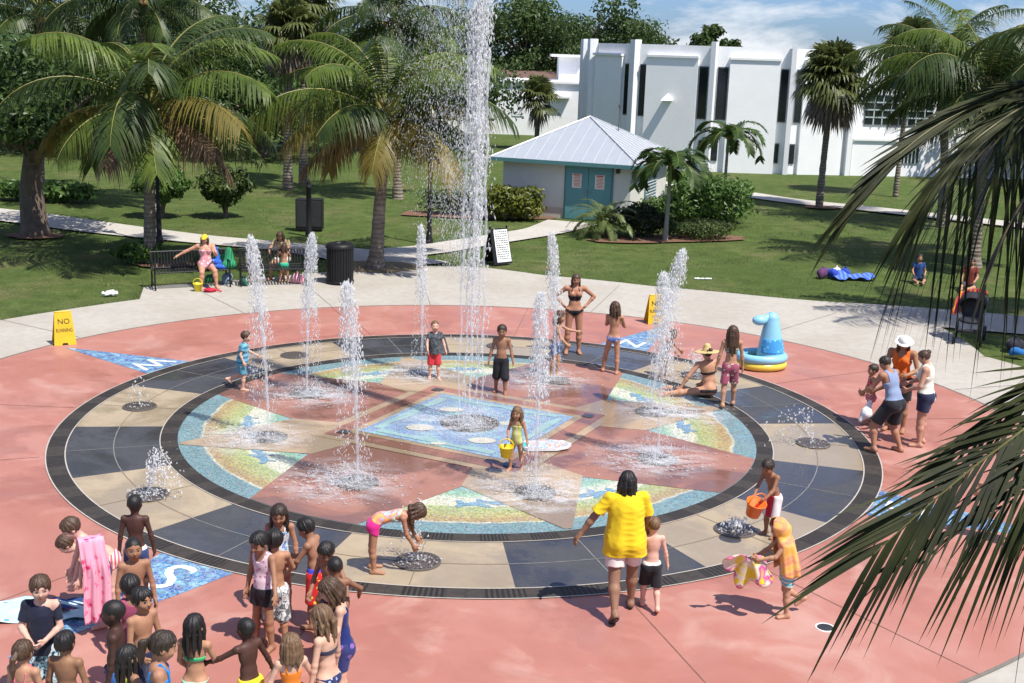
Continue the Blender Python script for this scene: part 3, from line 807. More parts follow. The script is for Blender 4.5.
# mosaic disc: rings of coloured tesserae by radius
def mosaic(name, colour, scale=26, vary=.5):
    scale *= 1.6; vary *= .8; t = NT(name); v = t.coord(); c = colour(t, v)
    cell = t.voro(v, scale, 'Color'); s = t.n('ShaderNodeSeparateColor'); t.l(cell, s.inputs[0])
    hs = t.n('ShaderNodeHueSaturation'); t.l(t.mapr(s.outputs[0], 0, 1, .47, .53), hs.inputs['Hue']); t.l(t.mapr(s.outputs[1], 0, 1, .75, 1.25), hs.inputs['Saturation']); t.l(t.mapr(s.outputs[2], 0, 1, 1 - vary, 1 + vary), hs.inputs['Value']); t.l(c, hs.inputs['Color'])
    e = t.voro(v, scale, 'Distance', 'DISTANCE_TO_EDGE'); c = t.mix(t.math('LESS_THAN', e, .05), hs.outputs[0], (.3, .29, .26))
    t.base(c, t.mapr(t.noise(v, .9, 5, .6, .6), .42, .58, .55, .14), .5); return t.m
def rad(t, v):
    s = t.sep(v); return t.math('SQRT', t.math('ADD', t.math('MULTIPLY', s[0], s[0]), t.math('MULTIPLY', s[1], s[1])))
def band_colour(t, v):
    r = t.math('ADD', rad(t, v), t.math('MULTIPLY', t.math('SUBTRACT', t.noise(v, 2.2, 3), .5), .16))
    f = t.mapr(r, 2.6, 4.63)
    return t.ramp(f, [(0.0, (.13, .12, .26)), (.10, (.11, .19, .36)), (.19, (.16, .33, .33)), (.30, (.20, .40, .26)), (.38, (.55, .58, .44)), (.52, (.60, .58, .42)), (.56, (.30, .38, .12)), (.68, (.36, .34, .10)), (.76, (.34, .22, .07)), (.80, (.34, .25, .09)), (.815, (.5, .47, .36)), (.835, (.09, .21, .24)), (1.0, (.10, .22, .25))])
M_MOS = mosaic('mosaic', band_colour)
ring_sheet('mosaic_floor', 0.0, R_IN, .012, M_MOS, n=240)
M_PINK2 = slab('red_slab', (.29, .135, .10), (.34, .165, .125), (.26, .115, .08), .8); M_SAND2 = slab('sand_inlay', (.36, .26, .165), (.41, .305, .205), (.32, .235, .15), .65)
def lp(ax, x, y, z=0.0):      # point at x along the spoke at azimuth ax, y to its left
    c, s = math.cos(R(ax)), math.sin(R(ax)); return (CX + c * x - s * y, CY + s * x + c * y, z)
TA = 18.5
for k in range(4):
    ax = PH + 90 * k
    arc = [tuple(pol(R_IN - .005, a)[:2]) for a in np.linspace(ax - 10.8, ax + 10.8, 9)]
    pts = [lp(ax, 1.7, -1.38)[:2], lp(ax, 2.36, -1.38)[:2]] + arc + [lp(ax, 2.36, 1.38)[:2], lp(ax, 1.7, 1.38)[:2]]
    sheet('red_inlay', pts, .016, M_PINK2)
    ax = TA + 90 * k
    sheet('sand_inlay', [lp(ax, 4.60, -.05)[:2], lp(ax, 4.60, .05)[:2], lp(ax, 2.75, .92)[:2], lp(ax, 1.6, .3)[:2], lp(ax, 1.6, -.3)[:2], lp(ax, 2.75, -.92)[:2]], .020, M_SAND2)
def square(name, hd, z, m): return sheet(name, [pol(hd, TA + 90 * k) for k in range(4)], z, m)
square('sand_border', 2.62, .024, M_SAND2); square('red_border', 2.40, .028, M_PINK2); square('sand_border', 2.02, .032, M_SAND2)
def sea(t, v):
    n = t.noise(v, 1.3, 3, .5, 1.6); s = t.sep(v); 
    return t.ramp(n, [(.32, (.18, .40, .40)), (.42, (.18, .31, .42)), (.55, (.13, .21, .38)), (.68, (.20, .35, .46))])
M_SEA = mosaic('sea_mosaic', sea, 30, .45)
square('sea_mosaic', 1.84, .036, M_SEA)
b = MB()
for k in range(4):
    p = pol(2.08, TA + 90 * k); q = .13; c0 = np.array(p[:2])
    d = np.array([math.cos(R(TA + 90 * k)), math.sin(R(TA + 90 * k))]); n_ = np.array([-d[1], d[0]])
    b.poly([(*(c0 + d * q), .0), (*(c0 + n_ * q), 0), (*(c0 - d * q), 0), (*(c0 - n_ * q), 0)])
o = b.build('corner_tiles', M_DARK, loc=(0, 0, .040)); o['kind'] = 'structure'
# pale shells and surf inlaid in the sea mosaic; blue waves in the eight bands
M_SHELL = mosaic('shell_mosaic', lambda t, v: t.mix(t.noise(v, 6, 3), (.42, .40, .32), (.60, .56, .46)), 34, .2)
M_SURF = mosaic('surf_mosaic', lambda t, v: t.mix(t.noise(v, 4, 3), (.15, .36, .38), (.30, .46, .45)), 34, .25)
M_WAVE = mosaic('wave_mosaic', lambda t, v: t.mix(t.noise(v, 5, 3), (.05, .16, .34), (.14, .36, .46)), 34, .4)
bs = MB(); bf = MB()
for px, py, rx, ry in ((420, 430, .23, .16), (452, 412, .22, .13), (482, 443, .22, .15), (510, 426, .17, .11), (438, 446, .13, .07)):
    c0 = g(px, py); bs.poly([(c0[0] + rx * math.cos(a), c0[1] + ry * math.sin(a), 0) for a in np.linspace(0, 6.28, 18, endpoint=False)])
for k in range(4):
    ax = PH + 90 * k
    top = [(1.2, y) for y in np.linspace(-1.05, 1.05, 22)]; bot = [(1.10 - .09 * abs(math.sin(y * 3.2 + k)), y) for y in np.linspace(1.05, -1.05, 22)]
    bf.poly([lp(ax, x, y, .001 * k) for x, y in top + bot])
bs.build('shell_inlays', M_SHELL, loc=(0, 0, .045))['kind'] = 'structure'; bf.build('surf_inlays', M_SURF, loc=(0, 0, .040))['kind'] = 'structure'
bw = MB()
for k in range(4):
    for s_ in (-1, 1):
        ax = TA + 90 * k + s_ * 14.5
        for r0, ph, ln, fl in ((3.42, -5.5, 11, 1), (3.72, 0.5, 8, -1)):
            N = 20; top, bot = [], []
            for i in range(N + 1):
                u = i / N; a = ax + s_ * (ph + ln * (u - .5)) * .9; w = .16 * math.sin(PI * u) ** .7 * (1 - .5 * u) + .012
                rr_ = r0 + .14 * math.sin(u * 3.0) * fl
                top.append(pol(rr_ + w * .6, a)); bot.append(pol(rr_ - w * .5, a))
            bw.poly([tuple(p) for p in top + bot[::-1]])
            c0 = pol(r0 + .12 * fl, ax + s_ * (ph + ln * .38) * .9)
            ar = [tuple(c0 + np.array([(.10 + .05 * math.cos(3 * a)) * math.cos(a), (.10 + .05 * math.cos(3 * a)) * math.sin(a), 0])) for a in np.linspace(0, 5.2, 16)]
            bw.poly([(x, y, z + .002) for x, y, z in ar + [tuple(c0)]])
bw.build('wave_inlays', M_WAVE, loc=(0, 0, .0165))['kind'] = 'structure'

# compass spokes with letters
M_COMP = mosaic('compass_mosaic', lambda t, v: t.ramp(t.noise(v, 7, 3), [(.35, (.04, .10, .33)), (.5, (.09, .25, .48)), (.62, (.20, .42, .55))]), 22, .55)
M_WHITE = mat('white_inlay', (.80, .80, .78), .5, .05)
M_COMP_P = mosaic('pale_compass', lambda t, v: t.ramp(t.noise(v, 7, 3), [(.35, (.14, .28, .42)), (.5, (.22, .40, .50)), (.62, (.45, .58, .6))]), 22, .4)
def text_mesh(name, s, size, m, parent=None, loc=None, rot=None, ext=.0, align='CENTER'):
    cu = bpy.data.curves.new(name, 'FONT'); cu.body = s; cu.size = size; cu.align_x = align; cu.align_y = 'CENTER'; cu.extrude = ext; cu.resolution_u = 3
    o = bpy.data.objects.new(name + '_tmp', cu); COL.objects.link(o)
    dg = bpy.context.evaluated_depsgraph_get(); me = bpy.data.meshes.new_from_object(o.evaluated_get(dg)); me.name = name
    bpy.data.objects.remove(o); bpy.data.curves.remove(cu); me.materials.clear()
    q = link(name, me, m, parent)
    if loc is not None: q.location = loc
    if rot is not None: q.rotation_euler = rot
    return q
for k, ch in enumerate('NWSE'):
    ax = PH - .5 + 90 * k
    arc = [tuple(pol(R_OUT + .02, a)[:2]) for a in np.linspace(ax - 4.9, ax + 4.9, 7)]
    sheet('compass_mosaic', [pol(9.2, ax + .1)[:2], pol(9.2, ax - .1)[:2]] + arc, .008, M_COMP)
    p = pol(7.0, ax)
    if ch == 'S':      # a serif S drawn as a swept ribbon, standing with its foot towards the centre
        rot = R(ax + 90)
    o = text_mesh('compass_letter', ch, .95 if ch == 'S' else .8, M_WHITE, None, (p[0], p[1], .012), (0, 0, R(ax + 90 - (0 if ch == 'S' else 0))))
    o['kind'] = 'structure'

# drain covers
t = NT('drain_grate'); v = t.coord(); s = t.sep(v); r_ = rad(t, v); an = t.math('ARCTAN2', s[1], s[0])
hole = t.math('MULTIPLY', t.math('GREATER_THAN', t.math('SINE', t.math('MULTIPLY', r_, 120)), .1), t.math('GREATER_THAN', t.math('SINE', t.math('MULTIPLY', an, 26)), -.4))
n = t.noise(v, 20, 3); t.base(t.mix(hole, t.mix(n, (.075, .06, .05), (.14, .11, .09)), (.010, .009, .009)), .35, .5); M_GRATE = t.m
def drain(px, py, r, z, label, group, brown=False, pos=None):
    c0 = g(px, py) if pos is None else pos; b = MB()
    b.lathe([(0, .012), (r * .3, .014), (r * .93, .012), (r * .95, 0.0)], 40)
    e = b.build('drain_cover', M_GRATE, loc=(c0[0], c0[1], z)); tag(e, label, 'drain cover', group)
    b = MB(); b.lathe([(r * .955, .0), (r * .96, .013), (r * 1.03, .013), (r * 1.04, 0)], 40); b.build('rim', mat('cast_rim', (.10, .09, .08), .5, .2), e); return e
drain(0, 0, .47, .036, 'largest round drain grate, at the centre of the blue mosaic under the tallest jet', 'round drain grates', pos=CEN)
INN = [(267, 439, 'left tan wedge'), (311, 395, 'rear left red band'), (420, 371.5, 'rear tan wedge'), (545, 382, 'rear right red band'), (648, 413.7, 'right tan wedge'), (655, 461.3, 'right red band nearest the yellow shirt woman'), (535, 496, 'front tan wedge'), (355, 485, 'front left red band')]
JETPOS = []
for k, (px, py, nm) in enumerate(INN):
    gg = g(px, py); a = round((math.degrees(math.atan2(gg[1] - CY, gg[0] - CX)) - TA) / 45) * 45 + TA; p = pol(3.27, a); JETPOS.append(p)
    drain(0, 0, .29, .024, 'drain grate under the jet of the ' + nm, 'round drain grates', pos=p)
for px, py, nm in ((142, 405, 'outer ring sand slab near the W mosaic'), (295, 356.6, 'outer ring sand slab behind the running child'), (489, 346, 'outer ring sand slab behind the boy in black shorts'), (650, 357, 'outer ring sand slab beside the rear toddler'), (811, 441, 'outer ring sand slab left of the three adults'), (745, 525, 'outer ring sand slab by the bucket boy'), (420, 564, 'outer ring sand slab under the bending girl'), (141, 491, 'outer ring sand slab behind the dark skinned boy')):
    gg = g(px, py); a = round((math.degrees(math.atan2(gg[1] - CY, gg[0] - CX)) + 4.05) / 45) * 45 - 4.05; p = pol(5.56, a)
    drain(0, 0, .27, .012, 'drain grate, ' + nm, 'round drain grates', pos=p); 
c0 = g(825, 628); b = MB(); b.lathe([(0, .006), (.085, .006), (.09, 0)], 24); e = b.build('drain_cover', mat('black_cap', (.03, .03, .03), .4), loc=(c0[0], c0[1], .004)); tag(e, 'small black drain cap with white rim in the pink concrete under the fronds', 'drain cover')
b = MB(); b.lathe([(.09, 0), (.092, .007), (.105, .007), (.107, 0)], 24); b.build('rim', M_WHITE, e)
# ------------------------------------------------------------------ water
def watermat(name, tr, c=(.82, .84, .86)):
    t = NT(name); t.base(c, .12, .6)
    tp = t.n('ShaderNodeBsdfTransparent'); tl = t.n('ShaderNodeBsdfTranslucent'); tl.inputs[0].default_value = (*c, 1)
    m1 = t.n('ShaderNodeMixShader'); m1.inputs[0].default_value = .35; t.l(t.b.outputs[0], m1.inputs[1]); t.l(tl.outputs[0], m1.inputs[2])
    m2 = t.n('ShaderNodeMixShader'); m2.inputs[0].default_value = tr; t.l(m1.outputs[0], m2.inputs[1]); t.l(tp.outputs[0], m2.inputs[2]); t.l(m2.outputs[0], t.out.inputs[0]); return t.m
M_W1 = watermat('water_stream', .66); M_W2 = watermat('water_drops', .5, (.87, .88, .89)); M_W5 = watermat('water_foam', .74, (.86, .87, .88)); M_W4 = watermat('water_plume', .80, (.84, .86, .88)); M_W3 = watermat('water_mist', .6, (.86, .87, .88))
OCT = np.array([(1, 0, 0), (-1, 0, 0), (0, 1, 0), (0, -1, 0), (0, 0, 1), (0, 0, -1)], float)
OCF = np.array([(0, 2, 4), (2, 1, 4), (1, 3, 4), (3, 0, 4), (2, 0, 5), (1, 2, 5), (3, 1, 5), (0, 3, 5)])
def drops(name, P, r, m, parent, zs=None):
    P = np.asarray(P, float); n = len(P); r = np.broadcast_to(np.asarray(r, float), (n,))
    zs = np.ones(n) if zs is None else np.asarray(zs)
    sc = np.stack([r, r, r * zs], 1) * RNG.uniform(.7, 1.3, (n, 3))
    a = RNG.uniform(0, 6.28, n); O = np.tile(OCT, (n, 1, 1)) * sc[:, None, :]
    tl = RNG.normal(0, .25, (n, 2)); O[:, :, 0] += O[:, :, 2] * tl[:, :1]; O[:, :, 1] += O[:, :, 2] * tl[:, 1:]
    V = (O + P[:, None, :]).reshape(-1, 3); F = (OCF[None] + 6 * np.arange(n)[:, None, None]).reshape(-1, 3)
    o = link(name, mesh_np(name, V, F), m, parent); o['kind'] = 'stuff'; return o
# film of foaming water spreading over the paving
t = NT('foam_film'); v = t.coord(); s_ = t.sep(v); r_ = t.math('SQRT', t.math('ADD', t.math('MULTIPLY', s_[0], s_[0]), t.math('MULTIPLY', s_[1], s_[1])))
oi = t.n('ShaderNodeObjectInfo').outputs['Random']; mp = t.n('ShaderNodeMapping'); mp.inputs['Scale'].default_value = (.75, 1.3, 1); cmb = t.n('ShaderNodeCombineXYZ'); t.l(t.math('MULTIPLY', oi, 40), cmb.inputs[0]); t.l(cmb.outputs[0], mp.inputs['Location']); t.l(v, mp.inputs[0])
n1 = t.noise(mp.outputs[0], 2.6, 6, .65, .8); n2 = t.noise(mp.outputs[0], 26, 4, .7)
al = t.math('MULTIPLY', t.mapr(n1, .40, .72), t.mapr(r_, 1.1, .15)); al = t.math('MULTIPLY', al, t.mapr(n2, .30, .62, .35, 1.0)); al = t.math('MINIMUM', t.math('MULTIPLY', al, 1.15), .62)
t.base((.80, .81, .82), .3, .5); t.val(t.b.inputs['Alpha'], al); M_FILM = t.m
def film(e, r, off, seed):
    b = MB(); b.lathe([(0, .0), (r * .5, .0), (r, -.001)], 40); o = b.build('foam_film', M_FILM, e); o.location = (off[0], off[1], .004); return o
def wobble_tube(b, h, r0, r1, tip, n=8, seed=0, amp=.012):
    rg = np.random.default_rng(seed); m = max(8, int(h / .06)); z = np.linspace(0, h, m); u = z / h
    ph = rg.uniform(0, 6.28, 4)
    x = tip[0] * u ** 2 + amp * np.sin(z * 13 + ph[0]) * u; y = tip[1] * u ** 2 + amp * np.sin(z * 11 + ph[1]) * u
    r = (r0 + (r1 - r0) * u) * (1 + .25 * np.sin(z * 19 + ph[2]) * u + .18 * np.sin(z * 41 + ph[3]) + rg.normal(0, .1, m) * u)
    b.tube(np.stack([x, y, z], 1), np.maximum(r, .006), n)
def jet(pos, topxy, label, wide=1.0, seed=0, splash=1.0):
    rg = np.random.default_rng(seed); pos = np.array(pos, float)
    # height and drift from the height at which the crest stands
    lo, hi = .5, 6
    for _ in range(40):
        mid = (lo + hi) / 2
        if proj(pos + [0, 0, mid])[1] > topxy[1]: lo = mid
        else: hi = mid
    h = lo; k = np.linalg.norm(pos - CPOS) / F_PX; tip = ((topxy[0] - proj(pos + [0, 0, h])[0]) * k, 0.0)
    e = empty('water_jet', (pos[0], pos[1], .04)); tag(e, label, 'water jet', 'white water jets of the fountain')
    b = MB(); wobble_tube(b, h * .70, .018, .032, (tip[0] * .5, 0), 8, seed); b.build('stream', M_W1, e, smooth=True)
    # plume: translucent lumpy head of the jet, thinning out downwards
    m = 26; u = np.linspace(0, 1, m); z = h * (.5 + .5 * u); prof = np.sin(np.clip(u, .02, .985) * PI) ** .55 * (.25 + .75 * u ** .9)
    b = MB(); b.tube(np.stack([tip[0] * (z / h) ** 2 + .012 * np.sin(z * 17 + seed), .012 * np.sin(z * 14), z], 1), np.maximum(.088 * wide * prof * (1 + .16 * np.sin(u * 31 + seed) + rg.normal(0, .1, m)), .012), 12)
    b.build('plume', M_W4, e, smooth=True)
    # crest: drops over the head of the jet, spreading as they fall
    n = int(900 * wide); u = rg.random(n) ** 1.25; z = h * (1.0 - .52 * u) + rg.normal(0, .015, n)
    rr = .88 * (.03 + .085 * np.sqrt(np.clip(u * 6, 0, 1)) + .07 * u) * wide * rg.random(n) ** .45; th = rg.uniform(0, 6.28, n)
    P = np.stack([rr * np.cos(th) + tip[0] * (z / h) ** 2, rr * np.sin(th), z], 1)
    drops('crest', P, rg.uniform(.0035, .0115, n), M_W2, e, rg.uniform(1.4, 4.5, n))
    # falling curtain round the stream
    n = int(900 * wide); f = rg.random(n) ** .8; z = h * (1 - f * .98)
    rr = (.05 + .20 * f * rg.random(n) ** .7 + .04 * rg.random(n)) * wide; th = rg.uniform(0, 6.28, n)
    P = np.stack([rr * np.cos(th) + tip[0] * (z / h) + tip[0] * .3 * f, rr * np.sin(th), z], 1)
    drops('falling_drops', P, rg.uniform(.0035, .0105, n) * (1 - .3 * f), M_W2, e, rg.uniform(1.5, 5.0, n))
    # splash
    n = int(900 * splash); rr = np.abs(rg.normal(0, .40, n)); th = rg.uniform(0, 6.28, n); z = np.abs(rg.normal(0, .05, n)) * np.exp(-rr) + .0 + .1 * rg.random(n) ** 4
    P = np.stack([rr * np.cos(th) + tip[0], rr * np.sin(th), z], 1)
    drops('splash', P, rg.uniform(.005, .013, n), M_W3, e, rg.uniform(.35, .9, n))
    n = int(160 * splash); rr = np.abs(rg.normal(0, .48, n)); th = rg.uniform(0, 6.28, n)
    P = np.stack([rr * np.cos(th) * 1.25 + tip[0] * 1.3, rr * np.sin(th), np.full(n, -.012) + .01 * rg.random(n)], 1)
    drops('foam', P, rg.uniform(.02, .075, n) * np.exp(-rr * .7), M_W5, e, np.full(n, .10))
    film(e, 1.15 * splash ** .5, (tip[0] * 1.2, 0), int(seed))
    return e
JD = [((252, 240), 'white water jet of the left tan wedge, rising in front of the running child', 1.0, 1.0),
      ((312, 236), 'white water jet rising right of the bench with three people', 1.0, 1.2),
      ((421, 228), 'narrow white water jet just left of the tall central column, at the rear', .8, 1.2),
      ((552, 236), 'white water jet just left of the woman in the black bikini, at the rear', .95, 1.0),
      ((682, 252), 'white water jet leaning right, in front of the rear yellow floor sign', 1.15, 1.0),
      ((664, 276), 'wide white water jet over the red band right of the foam board', 1.15, 1.3),
      ((541, 296), 'white water jet between the toddler and the foam board, nearest the camera', 1.0, 1.1),
      ((347, 286), 'white water jet of the front left red band, left of the blue mosaic square', 1.15, 1.4)]
for i, ((tx, lb, wd, sp), p) in enumerate(zip(JD, JETPOS)): jet(p, tx, lb, wd, 11 + i, sp)

# the tall central column
rg = np.random.default_rng(5)
e = empty('water_jet', (CX, CY, .05)); tag(e, 'tallest jet, the white central column of water running past the top of the photo', 'water jet', 'white water jets of the fountain')
for i, (dx, dy) in enumerate(((-.2, 0), (-.1, .1), (0, -.08), (.1, .08), (.19, 0))):
    b = MB(); m = 60; z = np.linspace(0, 6.0, m); w = .014 + .012 * z / 6
    x = dx * (1 - .25 * z / 6) + .015 * np.sin(z * 5 + i); y = dy * (1 - .2 * z / 6) + .015 * np.sin(z * 4 + 2 * i)
    b.tube(np.stack([x, y, z], 1), w * (1 + .3 * np.sin(z * 23 + i)), 7); b.build('stream', M_W1, e, smooth=True)
n = 9000; z = 1.6 + 8.4 * rg.random(n) ** .8; s = .045 + .036 * np.clip((z - 1.2) / 5, 0, 1.2)
P = np.stack([rg.normal(0, 1, n) * s + .02 * np.sin(z * 2), rg.normal(0, 1, n) * s, z], 1)
q = rg.random(n) < np.clip((z - 1.2) / 3.0, .12, 1); drops('column_drops', P[q], (rg.uniform(.005, .0155, n) * (.75 + .3 * (z - 1.5) / 6))[q], M_W2, e, rg.uniform(1.4, 4.2, n)[q])
n = 1500; z = 8.6 * rg.random(n); P = np.stack([rg.normal(0, .13, n) + .03, rg.normal(0, .13, n), z], 1)
drops('falling_drops', P, rg.uniform(.004, .012, n), M_W2, e, rg.uniform(2, 5, n))
# spray blown to the left of the column
n = 15000; z = 2.3 + 6.6 * rg.random(n) ** .75; dr = (np.abs(rg.normal(0, .66, n))) * np.clip((z - 1.6) / 3.2, .2, 1.25)
P = np.stack([-.12 - dr, rg.normal(0, .4, n) + .2, z], 1)
drops('spray', P, rg.uniform(.0018, .0050, n) * np.clip(1.5 - dr * .5, .6, 1.5), M_W3, e, rg.uniform(1.5, 5, n))
n = 2200; rr = np.abs(rg.normal(0, .55, n)); th = rg.uniform(0, 6.28, n); P = np.stack([rr * np.cos(th), rr * np.sin(th), np.abs(rg.normal(0, .03, n))], 1)
drops('splash', P, rg.uniform(.006, .014, n), M_W3, e, rg.uniform(.3, .9, n))
film(e, 1.2, (-.2, 0), 3)
# low bubbling jets in the outer ring
def bubbler(px, py, label, h, n, spread, drift=(0, 0)):
    rg = np.random.default_rng(int(px)); gg = g(px, py); a = round((math.degrees(math.atan2(gg[1] - CY, gg[0] - CX)) + 4.05) / 45) * 45 - 4.05; p = pol(5.56, a)
    e = empty('water_bubbler', (p[0], p[1], .03)); tag(e, label, 'water jet', 'low bubbling jets of the outer ring')
    u = rg.random(n); th = rg.uniform(0, 6.28, n); rr = spread * u * rg.random(n) ** .5
    z = h * (4 * u * (1 - u) * rg.uniform(.4, 1, n)) + .01
    P = np.stack([rr * np.cos(th) + drift[0] * u, rr * np.sin(th) + drift[1] * u, z], 1)
    drops('drops', P, rg.uniform(.007, .018, n), M_W2, e, rg.uniform(.8, 1.8, n))
    n2 = n // 2; rr = spread * rg.random(n2); th = rg.uniform(0, 6.28, n2); drops('foam', np.stack([rr * np.cos(th), rr * np.sin(th), .01 + .02 * rg.random(n2)], 1), rg.uniform(.01, .02, n2), M_W3, e, np.full(n2, .5))
bubbler(142, 405, 'few low water drops over the drain near the W mosaic', .5, 60, .22)
bubbler(141, 491, 'fan of white drops rising from the drain by the dark skinned boy', .62, 420, .3, (.28, 0))
bubbler(420, 564, 'low splash of drops falling from the bending girl\'s hands', .8, 130, .28, (-.1, .1))
bubbler(745, 525, 'foaming water bubbling over the drain beside the orange bucket', .14, 170, .26)
bubbler(811, 441, 'loose low drops over the drain left of the three adults', .6, 130, .45, (-.5, 0))
bubbler(650, 357, 'grey churning splash over the drain beside the toddler, rear right', .5, 300, .35)
# ------------------------------------------------------------------ buildings
M_WALL = mat('white_stucco', (.83, .83, .83), .85, .06, 1.2, .15, .2); M_WALL2 = mat('white_panel', (.85, .85, .84), .85, .04, 1.2, .15, .2)
M_TRIM = mat('white_trim', (.80, .80, .80), .7, .04); M_GLASS = mat('dark_glass', (.014, .018, .022), .08, .3, .8, 0, .6); M_MULL = mat('mullion', (.42, .50, .50), .5, .1)
M_ROOFB = mat('brown_roof', (.14, .085, .07), .85, .25, 2, .3); M_ROOFG = mat('flat_roof', (.3, .29, .28), .9, .2)
def base_xy(px, Y): p = at(px, 172, Y); return np.array([p[0], p[1]])
HT = 6.62
front = [(583, 74.5), (593, 71.5), (634, 68.6), (711, 66.9), (789, 66.6), (849, 67.2), (930, 68), (1120, 70)]
fp_ = [base_xy(px, Y) for px, Y in front]
bld = empty('library_building', (*fp_[3], 0)); O = np.array([fp_[3][0], fp_[3][1], 0])
tag(bld, 'large white two storey building with tall fins and narrow dark windows beyond the lawn', 'building')
def part(name, b, m, par=bld): return b.build(name, m, par)
L2 = lambda p: (p[0] - O[0], p[1] - O[1])
b = MB(); back = [(fp_[-1][0] + 6, fp_[-1][1] + 30), (fp_[0][0] + 4, fp_[0][1] + 18)]
b.prism([L2(p) for p in fp_] + [L2(p) for p in back], -.3, HT); part('wall', b, M_WALL)
def wallpt(px):
    xs_ = [q[0] for q in front]; i = max(0, min(len(xs_) - 2, int(np.searchsorted(xs_, px) - 1)))
    # intersect view column with wall segment
    A, B = fp_[i], fp_[i + 1]; d = ray(px, 120); n = np.array([-(B - A)[1], (B - A)[0]]); t_ = (A @ n) / (d[:2] @ n)
    tg = (B - A) / np.linalg.norm(B - A); nr = np.array([tg[1], -tg[0]])
    return d[:2] * t_, tg, nr
def zof(py, p): # height on a wall at plan point p seen at row py (approx by px of p)
    lo, hi = -1, 12
    for _ in range(40):
        m = (lo + hi) / 2
        if proj((p[0], p[1], m))[1] > py: lo = m
        else: hi = m
    return lo
def facing(px0, px1, z0, z1, out, thick, name, m, par=bld, bev=0):
    p0, tg, nr = wallpt(px0 + .01); p1, _, nr1 = wallpt(px1 - .01)
    c = (p0 + p1) / 2; tg = (p1 - p0) / np.linalg.norm(p1 - p0); nr = np.array([tg[1], -tg[0]]); w = np.linalg.norm(p1 - p0)
    cc = c + nr * (out - thick / 2)
    b = MB(); rot = np.stack([np.array([*tg, 0]), np.array([-nr[0], -nr[1], 0]), np.array([0, 0, 1])], 1)
    b.box((cc[0] - O[0], cc[1] - O[1], (z0 + z1) / 2), (w, thick, z1 - z0), rot, 0, bev)
    return b.build(name, m, par)
for px in (585, 592, 634, 711, 789, 849):
    p, tg, nr = wallpt(px); facing(px - (2.4 if px > 600 else 1.4), px + (2.4 if px > 600 else 1.4), -.2, 6.85, .38, .45, 'fin', M_TRIM)
facing(595, 621.5, -.2, 5.95, .2, .25, 'panel', M_WALL2); facing(644.5, 695.5, -.2, 5.95, .22, .27, 'panel', M_WALL2); facing(726, 776, -.2, 5.95, .22, .27, 'panel', M_WALL2); facing(800, 843, -.2, 5.95, .18, .22, 'panel', M_WALL2)
for a, c in ((594, 621.5), (644.5, 695.5), (726, 776), (800, 843)): facing(a - .3, c + .3, 5.95, 6.07, .30, .34, 'ledge', M_TRIM)
facing(853, 898, 1.9, 2.02, .35, .38, 'ledge', M_TRIM); facing(853, 898, -.2, 1.9, .25, .28, 'panel', M_WALL2)
def window(a, c, z0, z1, nx=1, nz=1):
    f = facing(a, c, z0, z1, .06, .1, 'window', mat('win_frame', (.10, .11, .115), .5, .1))
    p0, _, _ = wallpt(a + .01); p1, _, _ = wallpt(c - .01); w = np.linalg.norm(p1 - p0)
    facing(a + .5, c - .5, z0 + .06, z1 - .06, .075, .05, 'pane', M_GLASS, f)
    if nx > 1:
        for i in range(1, nx): x = a + (c - a) * i / nx; facing(x - .55, x + .55, z0, z1, .12, .06, 'mullion', M_MULL, f)
        for i in range(1, nz): z = z0 + (z1 - z0) * i / nz; facing(a, c, z - .035, z + .035, .13, .05, 'mullion', M_MULL, f)
for a, c in ((623, 630), (637.5, 643.8), (696.5, 705.5), (714.5, 725), (777, 785), (793, 799.5)): window(a, c, 2.75, 5.55)
for a, c in ((700, 706), (711.5, 719.5), (772.5, 781), (788.5, 797)): window(a, c, .55, 1.62)
window(864, 932, 2.75, 4.35, 8, 4); window(900, 922, .7, 2.1, 6, 1)
# pyramid wall lamp
p, tg, nr = wallpt(667.5); z = zof(100, p); b = MB(); c0 = np.array([p[0] + nr[0] * .21 - O[0], p[1] + nr[1] * .21 - O[1], z]); T = np.array([*tg, 0]); N = np.array([*nr, 0]); U = np.array([0, 0, 1.0])
b.add([c0 - T * .27 - U * .02, c0 + T * .27 - U * .02, c0 + T * .27 + N * .45 - U * .02, c0 - T * .27 + N * .45 - U * .02, c0 + U * .36, c0 + U * .36 + N * .05], [(0, 1, 2, 3), (0, 4, 1), (1, 4, 5), (1, 5, 2), (2, 5, 3), (3, 5, 4), (3, 4, 0)]); part('wall_lamp', b, M_TRIM)
# lower white wing on the left with its terrace box and brown roof behind
wg = empty('library_wing', (at(540, 172, 92)[0], 92, 0)); O2 = np.array([at(540, 172, 92)[0], 92.0, 0])
tag(wg, 'low white wing with a flat roof, left of the tall white building', 'building')
def bx(name, x0, x1, Y, z0, z1, depth, m, par, OO, bev=0):
    a = at(x0, 120, Y); c = at(x1, 120, Y); b = MB(); b.box(((a[0] + c[0]) / 2 - OO[0], Y + depth / 2 - OO[1], (z0 + z1) / 2), (c[0] - a[0], depth, z1 - z0), None, 0, bev); return b.build(name, m, par)
zy = lambda px, py, Y: at(px, py, Y)[2]
bx('wall', 430, 582.5, 92, -.3, zy(540, 83, 92), 9, M_WALL, wg, O2); bx('ledge', 430, 582, 91.8, zy(540, 83, 92), zy(540, 83, 92) + .15, 9, M_TRIM, wg, O2)
bx('penthouse', 557, 582, 97, zy(565, 84, 97), zy(565, 57, 97), 6, M_WALL2, wg, O2); bx('ledge', 549, 582, 96.5, zy(565, 57, 97), zy(565, 54.5, 97), 6.5, M_TRIM, wg, O2)
bx('ledge', 549, 569, 91.5, zy(540, 96.5, 92) - .06, zy(540, 96.5, 92) + .1, .6, M_TRIM, wg, O2)
